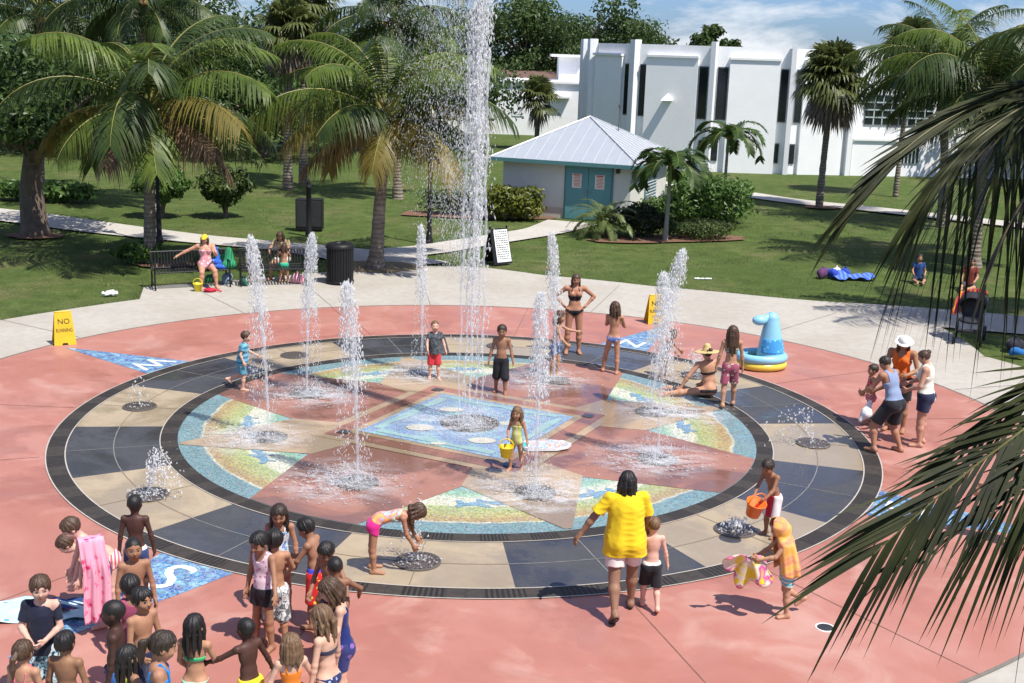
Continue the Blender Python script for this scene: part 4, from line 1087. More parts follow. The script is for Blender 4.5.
f = bx('window', 512, 524, 91.95, zy(520, 116, 92), zy(520, 93, 92), .2, M_TRIM, wg, O2); bx('pane', 513.5, 522.5, 91.93, zy(520, 114, 92), zy(520, 95, 92), .2, M_WALL, f, O2)
br = empty('brown_roof_building', (at(510, 172, 118)[0], 118, 0)); O3 = np.array([at(510, 172, 118)[0], 118.0, 0]); tag(br, 'low brown roofed building behind the white wing, half hidden by the spray', 'building')
bx('wall', 415, 557, 118, -.3, zy(510, 81, 118), 10, mat('brown_wall', (.25, .17, .14), .9, .2), br, O3); 
b = MB(); a = at(412, 120, 117); c = at(557, 120, 117); z0 = zy(510, 81, 118); z1 = zy(510, 71, 118)
xa, xc = a[0] - O3[0], c[0] - O3[0]
b.add([(xa, -1, z0), (xc, -1, z0), (xc, 6, z1), (xa, 6, z1), (xa, 12, z0), (xc, 12, z0)], [(0, 1, 2, 3), (3, 2, 5, 4), (0, 3, 4), (1, 5, 2), (0, 4, 5, 1)]); b.build('roof', M_ROOFB, br)

# pump house with a hipped metal roof
K0 = np.array([4.15, 44.6]); s_d = np.array([.34, .94]); s_d /= np.linalg.norm(s_d); f_d = np.array([-s_d[1], s_d[0]]); WF, WS = 5.0, 5.6
kc = K0 + f_d * WF / 2 + s_d * WS / 2
ki = empty('pump_house', (kc[0], kc[1], 0), math.atan2(-f_d[1], -f_d[0])); tag(ki, 'small white pump house with grey hipped metal roof and teal double door', 'building')
# local frame: x to the right along the front, -y towards the camera
M_KW = mat('block_wall', (.60, .60, .55), .85, .07, 1.5, .2); M_TEAL = mat('teal_paint', (.10, .26, .28), .5, .1, 2); M_TEALD = mat('teal_trim', (.08, .20, .21), .5, .1)
t = NT('metal_roof'); v = t.coord(); n = t.noise(v, 2.5, 4); t.base(t.mix(n, (.36, .39, .43), (.44, .47, .50)), .45, .5); t.b.inputs['Metallic'].default_value = .25; M_MROOF = t.m
b = MB(); b.box((0, 0, 1.06), (WF, WS, 2.18)); b.build('wall', M_KW, ki)
b = MB(); b.box((0, -.0, .12), (WF + .03, WS + .03, .5)); b.build('plinth', mat('stain_wall', (.50, .45, .40), .9, .12, 2), ki)
ov = .38; ex, ey, ez, ap = WF / 2 + ov, WS / 2 + ov, 2.12, 3.62
b = MB(); V = [(-ex, -ey, ez), (ex, -ey, ez), (ex, ey, ez), (-ex, ey, ez), (0, 0, ap)]
b.add(V, [(0, 1, 4), (1, 2, 4), (2, 3, 4), (3, 0, 4), (3, 2, 1, 0)]); rf = b.build('roof', M_MROOF, ki)
b = MB()
for sd, (ux, uy, nx_, ny_, half, dep_) in enumerate(((1, 0, 0, -1, ex, ey), (0, 1, 1, 0, ey, ex), (-1, 0, 0, 1, ex, ey), (0, -1, -1, 0, ey, ex))):
    m = int(2 * half / .42)
    for i in range(m + 1):
        s_ = -half + 2 * half * i / m; fr_ = 1 - abs(s_) / half
        if fr_ < .05: continue
        p0 = np.array([ux * s_ + nx_ * dep_, uy * s_ + ny_ * dep_, ez + .012]); p1 = np.array([ux * s_ + nx_ * dep_ * (1 - fr_), uy * s_ + ny_ * dep_ * (1 - fr_), ez + (ap - ez) * fr_ + .012])
        b.tube([p0, p1], .016, 4)
for cx_, cy_ in ((-ex, -ey), (ex, -ey), (ex, ey), (-ex, ey)): b.tube([(cx_, cy_, ez + .015), (0, 0, ap + .015)], .045, 5)
b.build('seam', mat('roof_seam', (.42, .44, .46), .4, .1), rf)
b = MB()
for c_, s_ in (((0, -ey - .01, ez - .06), (2 * ex + .04, .03, .14)), ((ex + .01, 0, ez - .06), (.03, 2 * ey + .0, .14)), ((0, ey + .01, ez - .06), (2 * ex + .04, .03, .14)), ((-ex - .01, 0, ez - .06), (.03, 2 * ey, .14))): b.box(c_, s_)
b.build('fascia', M_TEALD, ki)
dx = .55
b = MB(); b.box((dx + .35, -WS / 2 - .0, 1.0), (1.86, .12, 2.06)); dr = b.build('door_frame', M_TEALD, ki)
for i, sx in enumerate((-.44, .44)):
    b = MB(); b.box((dx + .35 + sx, -WS / 2 - .055, .98), (.86, .06, 1.98), None, 0, .008); d = b.build('door', M_TEAL, ki)
    b = MB(); b.tube([(dx + .35 + (-.08 if i == 0 else .08), -WS / 2 - .12, .95), (dx + .35 + (-.08 if i == 0 else .08), -WS / 2 - .12, 1.1)], .015, 6); b.build('handle', mat('steel', (.4, .4, .4), .35, .1, metal=.8), d)
    b = MB(); b.box((dx + .35 + sx, -WS / 2 - .09, 1.42), (.36, .012, .52)); n_ = b.build('notice', mat('paper', (.7, .66, .6), .7, .04), d)
    b = MB()
    for r_ in range(9): b.box((dx + .35 + sx + .01 * (r_ % 3), -WS / 2 - .0975, 1.64 - r_ * .052), (.28 - .05 * (r_ % 2), .004, .02 if r_ else .045))
    b.build('lettering', mat('red_ink', (.5, .08, .05), .7, .1), n_)
b = MB(); b.box((2.0, -WS / 2 - .06, 1.86), (.14, .12, .16), None, 0, .02); b.build('lamp', mat('bronze', (.04, .03, .02), .5), ki)
b = MB(); b.box((WF / 2 + .02, .1, 1.15), (.04, 1.7, 1.3))
b.build('louvre_frame', M_TEALD, ki); b = MB()
for i in range(11): b.box((WF / 2 + .05, .1, .56 + i * .118), (.05, 1.62, .07), ry_m(.5))
b.build('louvre', mat('louvre_paint', (.30, .36, .38), .5, .1), ki)
b = MB(); b.box((WF / 2 + .55, -.2, .22), (1.0, 3.4, .42), None, 0, .02); b.build('plinth', M_CONC, ki)
b = MB(); b.tube([(1.0, .6, 3.1), (1.0, .6, 4.0)], .018, 6); b.box((1.0, .6, 4.05), (.1, .05, .14)); b.build('vent_pipe', mat('pipe', (.1, .1, .11), .5), ki)
# ------------------------------------------------------------------ palms
L_CO = leafmat('coconut', (.10, .165, .03), (.20, .275, .05), .45); L_COY = leafmat('coconut_old', (.24, .21, .045), (.33, .25, .07), .45); L_COB = leafmat('coconut_dry', (.17, .105, .05), (.27, .18, .10), .15)
L_COD = leafmat('coconut_dark', (.042, .078, .02), (.085, .13, .03)); L_SAB = leafmat('sabal', (.09, .12, .03), (.17, .19, .06)); L_SABD = leafmat('sabal_dry', (.14, .10, .06), (.23, .17, .11), .1)
L_CHR = leafmat('small_palm', (.05, .10, .025), (.10, .17, .04)); L_DATE = leafmat('date', (.13, .19, .05), (.22, .27, .09))
M_RACH = mat('rachis', (.22, .20, .05), .5, .25, 3); M_RACHB = mat('rachis_dry', (.17, .11, .05), .6, .3, 3); M_RACHD = mat('rachis_dark', (.11, .10, .03), .5, .3, 3)
t = NT('palm_trunk'); v = t.coord(); s = t.sep(v); n = t.noise(v, 3.5, 5); n2 = t.noise(v, 25, 3)
rg_ = t.math('SINE', t.math('ADD', t.math('MULTIPLY', s[2], 48), t.math('MULTIPLY', n, 9)))
c = t.mix(t.mapr(n, .3, .7), (.17, .135, .105), (.30, .26, .21)); c = t.mix(t.math('MULTIPLY', t.mapr(rg_, .5, 1.0), .6), c, (.075, .058, .045)); c = t.mix(t.math('MULTIPLY', t.mapr(n2, .4, .7), .4), c, (.11, .085, .06))
t.base(c, .9, .2); t.bump(rg_, .5, .02); M_PTR = t.m
M_BARK = mat('bark', (.14, .105, .08), .95, .4, 5, .9); M_BOOT = mat('palm_boots', (.12, .08, .05), .95, .4, 9, .9)

def bez(P, n):
    """smooth curve through a list of points"""
    P = np.asarray(P, float); m = len(P); tt = np.linspace(0, m - 1, n); out = []
    Q = np.concatenate([[2 * P[0] - P[1]], P, [2 * P[-1] - P[-2]]])
    for x in tt:
        i = min(int(x), m - 2); u = x - i; a, b_, c_, d = Q[i], Q[i + 1], Q[i + 2], Q[i + 3]
        out.append(.5 * ((2 * b_) + (-a + c_) * u + (2 * a - 5 * b_ + 4 * c_ - d) * u ** 2 + (-a + 3 * b_ - 3 * c_ + d) * u ** 3))
    return np.array(out)
def frond_mesh(path, rg, nl=46, ll=.9, lw=.035, droop=.55, fwd=.55, r0=.028, start=.14, gap=.04, upv=.1, seg=4, spread=1.0, tip_len=.35, face=None):
    """pinnate frond: tapered midrib and two ranks of folded, drooping leaflets. Returns V,F,mi"""
    path = np.asarray(path, float); n = len(path); d = np.gradient(path, axis=0); L = np.concatenate([[0], np.cumsum(np.linalg.norm(np.diff(path, axis=0), axis=1))]); L /= L[-1]
    b = MB(); b.tube(path, r0 * (1 - .88 * L ** .8), 6, 1)
    V, F = [], []; base = b.n
    ph = rg.uniform(.8, 1.2)
    for sd in (-1, 1):
        for i in range(nl):
            u = start + (1 - start) * (i + rg.uniform(-.25, .25)) / (nl - 1); u = min(max(u, start), .998)
            if rg.random() < gap: continue
            p = np.array([np.interp(u, L, path[:, k]) for k in range(3)]); t_ = np.array([np.interp(u, L, d[:, k]) for k in range(3)]); t_ /= np.linalg.norm(t_)
            up = np.array([0, 0, 1.0]) if face is None else np.array(face, float); up = up - t_ * (up @ t_)
            if np.linalg.norm(up) < .15: up = np.array([0, 1.0, 0]) - t_ * t_[1]
            up /= np.linalg.norm(up); sdv = np.cross(t_, up) * sd
            w_ = (u - start) / (1 - start)
            ln = ll * (tip_len + (1 - tip_len) * math.sin(PI * min(1, .12 + .88 * w_) ** .8)) * rg.uniform(.85, 1.1)
            f_ = fwd * (.6 + .9 * w_) + rg.normal(0, .06)
            dr0 = sdv * spread + t_ * f_ + up * (upv + rg.normal(0, .08)); dr0 /= np.linalg.norm(dr0)
            dp = droop * rg.uniform(.7, 1.3) * ph
            if face is not None: dp = dp * (4.5 if rg.random() < .05 else rg.uniform(.4, 1.5)); ln *= rg.uniform(.75, 1.12)
            wd = lw * rg.uniform(.8, 1.15)
            wv = np.cross(dr0, up); wv /= np.linalg.norm(wv) + 1e-9
            pr = None
            ids = []
            for k in range(seg + 1):
                x = k / seg; q = p + dr0 * ln * x * (1 - .25 * dp * x) + np.array([0, 0, -1.0]) * dp * ln * x ** 1.7 
                ww = wd * (min(1, .45 + 2.2 * x) if x < .3 else (1 - ((x - .3) / .7) ** 1.8)) 
                if k == seg: V.append(q); ids.append((len(V) - 1,))
                else:
                    V.append(q - wv * ww * .5 - up * ww * .0); V.append(q + wv * ww * .5 - up * ww * .35); ids.append((len(V) - 2, len(V) - 1))
            for k in range(seg):
                a, c_ = ids[k], ids[k + 1]
                F.append((a[0], a[1], c_[1], c_[0]) if len(c_) == 2 else (a[0], a[1], c_[0]))
    b.add(np.array(V), F, 0); return b
def arc_path(az, e0, L, drop, n=14, base=(0, 0, 0), curl=1.5, tw=0.0):
    """frond path leaving at elevation e0 (deg) and bending down by drop degrees"""
    P = [np.array(base, float)]; ds = L / (n - 1)
    for i in range(n - 1):
        u = (i + .5) / (n - 1); e = R(e0 - drop * u ** curl); a = R(az + tw * u)
        P.append(P[-1] + ds * np.array([math.cos(e) * math.cos(a), math.cos(e) * math.sin(a), math.sin(e)]))
    return np.array(P)
def trunk(b, pts, r, n=12, mi=0, ringamp=.03, seed=0):
    P = bez(pts, 40); rg = np.random.default_rng(seed); rr = np.interp(np.linspace(0, 1, 40), np.linspace(0, 1, len(r)), r) * (1 + rg.normal(0, ringamp, 40))
    b.tube(P, rr, n, mi)
def coconut(px, py, crown_h, label, lean=(0, 0), nf=22, L=3.7, seed=0, dark=0.0, r=.16, base=None, dry=3, fruit=True, lw=.05, gapz=None, flare=1.7, name='coconut_palm', az0=0):
    rg = np.random.default_rng(seed); p0 = g(px, py) if base is None else np.array(base, float)
    e = empty(name, tuple(p0)); tag(e, label, 'palm tree', 'coconut palms round the splash pad')
    top = np.array([lean[0], lean[1], crown_h])
    b = MB(); trunk(b, [(0, 0, -.1), (lean[0] * .15, lean[1] * .15, crown_h * .12), (lean[0] * .45, lean[1] * .45, crown_h * .5), top], [r * flare, r * 1.15, r * .95, r * .82], 14, seed=seed); b.build('trunk', M_PTR, e, smooth=True)
    b = MB(); b.lathe([(r * .85, -.25), (r * 1.2, .0), (r * .9, .2), (r * .3, .32), (.02, .35)], 10, top); b.build('crown_shaft', M_BOOT, e, smooth=True)
    for i in range(nf):
        u = i / (nf - 1); az = az0 + i * 137.5 + rg.normal(0, 8)
        e0 = 84 - 96 * u ** .95 + rg.normal(0, 5); drop = 58 + 46 * (1 - abs(u - .4)) + rg.normal(0, 8) - 30 * u
        l = L * (0.72 + .34 * math.sin(PI * min(1, u + .15))) * rg.uniform(.92, 1.08)
        pth = arc_path(az, e0, l, drop, 14, top + np.array([0, 0, .25 * (1 - u)]), 1.35, rg.normal(0, 9))
        isdry = i >= nf - dry; old = u > .55 and rg.random() < .55
        m = L_COB if isdry else (L_COY if old and dark < .5 else (L_COD if rg.random() < dark else L_CO))
        bb = frond_mesh(pth, rg, 68, l * .31, lw, (1.1 if isdry else .62 + .4 * u), .6, .036, .16, .03 + .1 * isdry, .12, 3)
        bb.build('frond', [m, M_RACHB if isdry else M_RACH], e)
    if fruit:
        b = MB()
        for k in range(9):
            a = rg.uniform(0, 6.28); c0 = top + np.array([.28 * math.cos(a), .28 * math.sin(a), rg.uniform(-.3, .05)]); b.lathe([(0, -.1), (.06, -.07), (.085, 0), (.06, .08), (0, .11)], 8, c0)
        b.build('coconut_cluster', mat('coconut_husk', (.30, .16, .03), .6, .4), e, smooth=True)
    return e
def fan_leaf(b, rg, base, az, e0, pet, rad, droop, mi=0, nseg=26, wide=150):
    d = np.array([math.cos(R(e0)) * math.cos(R(az)), math.cos(R(e0)) * math.sin(R(az)), math.sin(R(e0))]); side = np.array([-math.sin(R(az)), math.cos(R(az)), 0]); up = np.cross(side, d) * -1
    if up[2] < 0: up = -up
    P = [base + d * pet * x + np.array([0, 0, -.16 * pet * x * x]) for x in np.linspace(0, 1, 5)]; b.tube(P, np.linspace(.025, .015, 5), 4, 1); hub = P[-1]
    V, F = [], []
    for k in range(nseg):
        a = R(-wide + 2 * wide * (k + .5) / nseg + rg.normal(0, 2)); dir_ = d * math.cos(a) + side * math.sin(a) + up * .15; dir_ /= np.linalg.norm(dir_)
        l = rad * (1 - .25 * (abs(a) / R(wide)) ** 2) * rg.uniform(.88, 1.06); w = np.cross(dir_, up); w /= np.linalg.norm(w) + 1e-9
        hw = rad * R(wide) / nseg * .52
        pts = []
        for x, ww in ((.05, .1), (.5, 1.0), (.78, .6), (1.0, 0)):
            q = hub + dir_ * l * x * (1 - .18 * droop * x) + np.array([0, 0, -1.0]) * droop * l * x ** 2.4 + rg.normal(0, .008, 3)
            pts.append((q, ww * hw))
        i0 = len(V)
        for q, ww in pts[:-1]: V += [q - w * ww, q + w * ww]
        V.append(pts[-1][0])
        F += [(i0, i0 + 1, i0 + 3, i0 + 2), (i0 + 2, i0 + 3, i0 + 5, i0 + 4), (i0 + 4, i0 + 5, i0 + 6)]
    b.add(np.array(V), F, mi)
def sabal(base, H, label, seed=0, r=.15, nl=34, rad=.95, lean=(0, 0), dead=12, bloom=False, m=None):
    rg = np.random.default_rng(seed); e = empty('sabal_palm', tuple(base)); tag(e, label, 'palm tree', 'fan palms on the lawn')
    top = np.array([lean[0], lean[1], H]); b = MB(); trunk(b, [(0, 0, -.1), (lean[0] * .1, lean[1] * .1, H * .3), (lean[0] * .5, lean[1] * .5, H * .7), top], [r * 1.25, r, r * .95, r * 1.1], 12, seed=seed, ringamp=.05); b.build('trunk', M_PTR, e, smooth=True)
    for i in range(nl):
        u = i / (nl - 1); b = MB(); fan_leaf(b, rg, top + np.array([0, 0, .3 * (1 - u)]), i * 137.5 + rg.normal(0, 10), 82 - 105 * u + rg.normal(0, 6), .8 * rg.uniform(.8, 1.15), rad * rg.uniform(.85, 1.1), .35 + .35 * u); b.build('frond', [m or L_SAB, M_RACH], e)
    for i in range(dead):
        b = MB(); fan_leaf(b, rg, top + np.array([0, 0, -.05]), i * 137.5 + rg.normal(0, 12), -38 - 35 * rg.random(), .6, rad * .85, .8, 0, 16, 110); b.build('dead_frond', [L_SABD, M_RACHB], e)
    if bloom:
        b = MB()
        for k in range(3):
            a = rg.uniform(150, 330); pth = arc_path(a, 35, 1.0, 60, 8, top + np.array([0, 0, .3])); b.tube(pth, .012, 4)
            for q in range(260): i = rg.integers(2, 8); c0 = pth[i] + rg.normal(0, .13, 3); s_ = .03; b.add([c0 + (s_, 0, 0), c0 + (0, s_, 0), c0 + (-s_, 0, s_), c0 + (0, -s_, 0)], [(0, 1, 2, 3)])
        b.build('flower_spray', leafmat('bloom', (.30, .32, .06), (.40, .40, .10)), e)
    return e
def smallpalm(px, py, top_h, label, seed=0, L=1.7, nf=15, r=.07):
    rg = np.random.default_rng(seed); p0 = g(px, py); e = empty('christmas_palm', tuple(p0)); tag(e, label, 'palm tree', 'small feather palms by the pump house')
    b = MB(); trunk(b, [(0, 0, -.05), (.02, 0, top_h * .4), (.03, 0, top_h)], [r * 1.5, r, r * .8], 10, seed=seed); b.build('trunk', mat('grey_trunk', (.28, .26, .22), .9, .25, 8, .4), e, smooth=True)
    b = MB(); b.lathe([(r * .8, 0), (r * 1.0, .15), (r * .75, .6), (.02, .75)], 10, (.03, 0, top_h)); b.build('crown_shaft', mat('crownshaft', (.16, .24, .07), .5, .15), e, smooth=True)
    for i in range(nf):
        u = i / (nf - 1); l = L * rg.uniform(.85, 1.08); pth = arc_path(i * 137.5 + rg.normal(0, 8), 78 - 55 * u, l, 135 - 15 * u, 12, (.03, 0, top_h + .6), 1.1)
        frond_mesh(pth, rg, 62, .46, .06, .35, .5, .025, .1, 0, .45, 3, 1.0, .55).build('frond', [L_CHR, M_RACH], e)
    return e
# ------------------------------------------------------------------ broad leaved plants
def leaves(b, C, Nrm, size, rg, mi=0, ar=.5, curl=.25):
    """one folded leaf (two quads) per centre"""
    n = len(C); U = rg.normal(size=(n, 3)); U -= Nrm * (U * Nrm).sum(1, keepdims=True); U /= np.linalg.norm(U, axis=1, keepdims=True) + 1e-9
    W = np.cross(Nrm, U); s = (size * rg.uniform(.6, 1.3, n))[:, None]
    V = np.stack([C - U * s, C - W * s * ar + Nrm * s * curl, C + U * s * 1.0 - Nrm * s * .1, C + W * s * ar + Nrm * s * curl], 1).reshape(-1, 3)
    F = (np.array([(0, 1, 2), (0, 2, 3)])[None] + 4 * np.arange(n)[:, None, None]).reshape(-1, 3)
    return V, F
def crown(name, parent, m, clumps, n, size, rg, shell=.55, ar=.5, loc=None):
    clumps = [(np.array(c, float), np.array(r, float) * np.ones(3)) for c, r in clumps]; w = np.array([np.prod(r) ** .67 for _, r in clumps]); w /= w.sum()
    Cs, Ns = [], []
    for (c, r), k in zip(clumps, (w * n).astype(int)):
        d = rg.normal(size=(k, 3)); d /= np.linalg.norm(d, axis=1, keepdims=True); rho = shell + (1 - shell) * rg.random((k, 1)) ** .6
        ph = rg.uniform(0, 6.28, 3); lump = 1 + .16 * np.sin(d[:, :1] * 5 + ph[0]) + .14 * np.sin(d[:, 1:2] * 6 + ph[1]) + .12 * np.sin(d[:, 2:] * 7 + ph[2])
        P = c + d * r * rho * lump; Cs.append(P); nn = d + rg.normal(0, .55, (k, 3)) + np.array([0, 0, .3]); Ns.append(nn / np.linalg.norm(nn, axis=1, keepdims=True))
    b = None; V, F = leaves(None, np.concatenate(Cs), np.concatenate(Ns), size, rg, 0, ar)
    return link(name, mesh_np(name, V, F, smooth=False), m, parent, loc)
L_OAK = leafmat('oak', (.055, .10, .028), (.115, .18, .045), .35); L_OAKD = leafmat('dark_tree', (.045, .088, .022), (.10, .17, .04), .35); L_SHR = leafmat('shrub', (.08, .16, .03), (.15, .26, .06), .35); L_HEDGE = leafmat('hedge', (.055, .095, .022), (.11, .16, .04), .3); L_YEL = leafmat('croton', (.12, .16, .02), (.24, .25, .04), .3); L_DK = leafmat('dark_shrub', (.022, .035, .012), (.05, .06, .02), .2)
def tree(base, H, cr, label, seed=0, n=9000, leaf=.17, m=None, nc=12, zr=(.45, 1.0), group=None, flat=.6, tr=.3, name='broadleaf_tree'):
    rg = np.random.default_rng(seed); e = empty(name, tuple(base)); tag(e, label, 'tree', group)
    b = MB(); P = bez([(0, 0, -.2), (rg.normal(0, .2), rg.normal(0, .2), H * .25), (rg.normal(0, .3), rg.normal(0, .3), H * .5)], 10); b.tube(P, np.linspace(tr * 1.3, tr * .7, 10), 10)
    cl = []
    for i in range(nc):
        a = i * 137.5 + rg.normal(0, 20); q = math.sqrt((i + .5) / nc); z = H * (zr[0] + (zr[1] - zr[0]) * rg.random() * (1.1 - .5 * q)); c = np.array([cr * .72 * q * math.cos(R(a)), cr * .72 * q * math.sin(R(a)), z]); rr = cr * rg.uniform(.26, .42); cl.append((c, (rr, rr, rr * flat)))
        b.tube(bez([P[-1] - (0, 0, H * .1 * rg.random()), (P[-1] + c) / 2 + rg.normal(0, .2, 3), c], 7), np.linspace(tr * .5, tr * .1, 7), 6)
    b.build('trunk', M_BARK, e, smooth=True); crown('crown', e, m or L_OAK, cl, n, leaf, rg, .35)
    return e
def shrub(px, py, rx, ry, h, label, m, n=2600, leaf=.09, seed=0, name='shrub', group=None, z0=.0, ar=.5, cat='shrub', shell=.6, base=None):
    rg = np.random.default_rng(seed); p0 = g(px, py) if base is None else np.array(base, float); e = empty(name, tuple(p0)); tag(e, label, cat, group)
    b = MB()
    for k in range(6):
        a = rg.uniform(0, 6.28); b.tube(bez([(0, 0, 0), (rx * .2 * math.cos(a), ry * .2 * math.sin(a), h * .35), (rx * .55 * math.cos(a), ry * .55 * math.sin(a), h * .75)], 6), np.linspace(.03, .008, 6), 5)
    b.build('stems', M_BARK, e)
    cl = [((0, 0, z0 + (h - z0) * .5), (rx * .92, ry * .92, (h - z0) * .5))]
    for k in range(6): a = k * 60 + rg.normal(0, 15); cl.append(((rx * .5 * math.cos(R(a)), ry * .5 * math.sin(R(a)), z0 + (h - z0) * rg.uniform(.45, .68)), (rx * .45, ry * .45, (h - z0) * .34)))
    crown('foliage', e, m, cl, n, leaf, rg, shell, ar)
    return e

# --- coconut palms
coconut(150, 262, 3.95, 'coconut palm with drooping fronds behind the bench, tallest at the left of the lawn', (.12, 0), 30, 4.1, 3, .3, .15, dry=4)
coconut(375, 268, 4.0, 'coconut palm with a ringed grey trunk beside the black trash can', (.30, 0), 28, 3.9, 8, .35, .17, dry=3, flare=2.0)
coconut(0, 0, 7.2, 'taller dark coconut palm standing behind the one at the bench', (-.2, 0), 20, 3.9, 21, .85, .15, base=(at(152, 190, 44.5)[0], 44.5, 0), dry=1)
coconut(0, 0, 6.6, 'dark coconut palm at the far left edge behind the thick trunk', (.4, 0), 20, 3.8, 27, .7, .15, base=(at(40, 200, 47)[0], 47, 0), dry=2)
coconut(0, 0, 6.9, 'dark coconut palm behind the spray of the central jet', (-.3, 0), 20, 3.6, 33, .8, .15, base=(at(398, 190, 50)[0], 50, 0), dry=1)
coconut(0, 0, 5.0, 'coconut palm at the right edge shading the lawn behind the stroller', (-.2, 0), 30, 3.9, 41, .85, .17, base=(at(975, 250, 37.5)[0], 37.5, 0), dry=3)
coconut(0, 0, 5.7, 'coconut palm just beyond the right edge whose fronds shade the lawn', (-.3, 0), 26, 4.0, 52, .85, .17, base=(at(1122, 330, 27.5)[0], 27.5, 0), dry=1, fruit=False)
coconut(0, 0, 5.5, 'coconut palm farther back at the right, between the fan palms and the edge', (-.5, 0), 26, 3.8, 46, .85, .15, base=(at(945, 200, 47)[0], 47, 0), dry=3, fruit=False)
# --- fan palms
sabal(tuple(np.array([at(819, 207, 51.6)[0], 51.6, 0])), 5.3, 'fan palm with yellow flower sprays and straight brown trunk before the white building', 5, .14, 54, 1.3, (.1, 0), 26, True)
sabal(tuple(np.array([at(897, 180, 57)[0], 57, 0])), 6.6, 'taller fan palm with a thin pale curved trunk before the grid window', 9, .11, 40, 1.25, (.1, 0), 12)
sabal(tuple(np.array([at(288, 190, 52)[0], 52, 0])), 6.6, 'fan palm with a heavy skirt of dead brown leaves behind the black cabinets', 12, .18, 34, 1.1, (.1, 0), 34)
sabal(tuple(np.array([at(303, 186, 54)[0], 54, 0])), 7.8, 'second fan palm close behind the one with the dead leaf skirt', 13, .16, 30, 1.1, (.3, 0), 16)
sabal(tuple(np.array([at(536, 160, 78)[0], 78, 0])), 3.2, 'short fan palm behind the pump house roof', 15, .15, 24, 1.1, (0, 0), 4)
# --- small feather palms
smallpalm(665, 240, 1.85, 'small feather palm with arching fronds in the bed right of the pump house door', 2)
smallpalm(722, 214, 2.35, 'small feather palm behind the round green bush', 4, 1.75)
# --- shrubs round the pump house
shrub(512, 219, 1.2, .9, 1.25, 'yellow green croton shrub by the left wall of the pump house', L_YEL, 2600, .10, 1)
shrub(455, 214, 1.3, .7, .95, 'darker clipped shrub left of the tall central jet', L_HEDGE, 2600, .07, 2)
shrub(708, 222, 1.75, 1.5, 1.75, 'large round glossy green bush below the two small palms', L_SHR, 5200, .10, 4)
shrub(640, 236, 1.0, .7, 1.05, 'dark green shrub right of the pygmy date palm', L_DK, 2400, .08, 5); shrub(672, 222, 1.5, .7, .9, 'bright green low shrub along the concrete ledge', L_SHR, 2200, .08, 6)
shrub(697, 238, 1.5, .8, .62, 'low clipped hedge in front of the round bush', L_HEDGE, 4200, .05, 7, 'hedge', cat='hedge')

rg = np.random.default_rng(3); p0 = g(603, 236); e = empty('pygmy_date_palm', tuple(p0)); tag(e, 'light green pygmy date palm in front of the teal door', 'palm tree', 'small feather palms by the pump house')
b = MB(); b.tube([(0, 0, 0), (.02, 0, .35)], [.12, .1], 8); b.build('trunk', M_BOOT, e)
for i in range(30): frond_mesh(arc_path(i * 137.5, 84 - 75 * i / 29, 1.45, 100, 10, (.02, 0, .4), 1.2), rg, 40, .30, .03, .35, .7, .014, .08, 0, .2, 2, 1.0, .5).build('frond', [L_DATE, M_RACH], e)
# --- lawn trees and shrubs at the left
def lollipop(px, py, rx, h, z0, label, seed, m=L_SHR, n=2600):
    e = shrub(px, py, rx, rx * .9, h, label, m, n, .12, seed, 'small_tree', z0=z0, cat='tree'); b = MB(); b.tube([(0, 0, -.1), (.05, 0, z0 * .6), (0, 0, z0 + (h - z0) * .5)], [.09, .07, .05], 8); b.build('trunk', M_BARK, e); return e
lollipop(162, 216, 1.05, 1.75, .55, 'round bright green small tree on the lawn behind the lamp post', 21)
lollipop(225, 216, 1.0, 1.7, .5, 'dark green small tree on the lawn, right of the bright one', 22, L_HEDGE)
shrub(40, 200, 2.6, .7, .7, 'long low green planting at the far left of the lawn', L_SHR, 2400, .12, 23, 'planting_bed')
shrub(140, 262, .7, .5, .5, 'low strappy plant at the foot of the coconut palm by the bench', L_SHR, 700, .12, 24)
tree((at(36, 236, 37.2)[0], 37.2, 0), 5.4, 4.2, 'broad tree with a thick grey trunk at the left edge of the lawn', 31, 9000, .13, L_OAKD, 14, (.62, 1.1), None, .55, .34)
# dark trees behind the left lawn, each with its own crown
TL = [(-20, 66, 8.5, 6, 'dark rounded tree far back at the left edge'), (52, 72, 9.5, 6.5, 'tall loose crowned tree far back, left of the bench palm'), (118, 64, 7.5, 5.5, 'dense dark tree far behind the bench palm'), (190, 70, 10, 6.5, 'tall dark tree far back between the two coconut palms'), (262, 66, 8, 5.5, 'dark tree behind the fan palm with the dead leaf skirt'), (338, 72, 8.2, 6, 'dark tree far back behind the trash can palm'), (425, 78, 7.4, 6, 'greyish tree behind the spray left of the tall jet'), (470, 125, 7.5, 6, 'low far tree directly behind the tall jet')]
for i, (px, Y, H, cr, lb) in enumerate(TL): tree((at(px, 150, Y)[0], Y, 0), H, cr, lb, 50 + i, 8500, .17, L_OAKD if i % 2 == 0 else L_OAK, 15, (.2, 1.0), 'dark trees behind the left lawn', .75, .3)
for i, (px, Y, H, cr, lb) in enumerate([(520, 132, 12.2, 9, 'big oak crown rising behind the brown roof'), (575, 128, 12.6, 8.5, 'tallest oak crown behind the white building, near its left corner'), (630, 130, 10.8, 6.5, 'lower oak crown showing over the roofline of the white building'), (704, 132, 9.6, 3, 'small tree top peeping over the middle of the white roof')]):
    tree((at(px, 150, Y)[0], Y, 0), H, cr, lb, 70 + i, 10000, .24, L_OAK, 16, (.35, 1.0), 'oaks behind the white building', .7, .4)
for i, (px, Y, H, cr, lb) in enumerate([(965, 78, 6.5, 5, 'dark tree at the right behind the coconut palms'), (1040, 66, 7.5, 5.5, 'dark tree beyond the right edge of the lawn')]):
    tree((at(px, 150, Y)[0], Y, 0), H, cr, lb, 80 + i, 7000, .17, L_OAKD, 13, (.2, 1.0), 'dark trees at the right of the lawn', .75, .3)

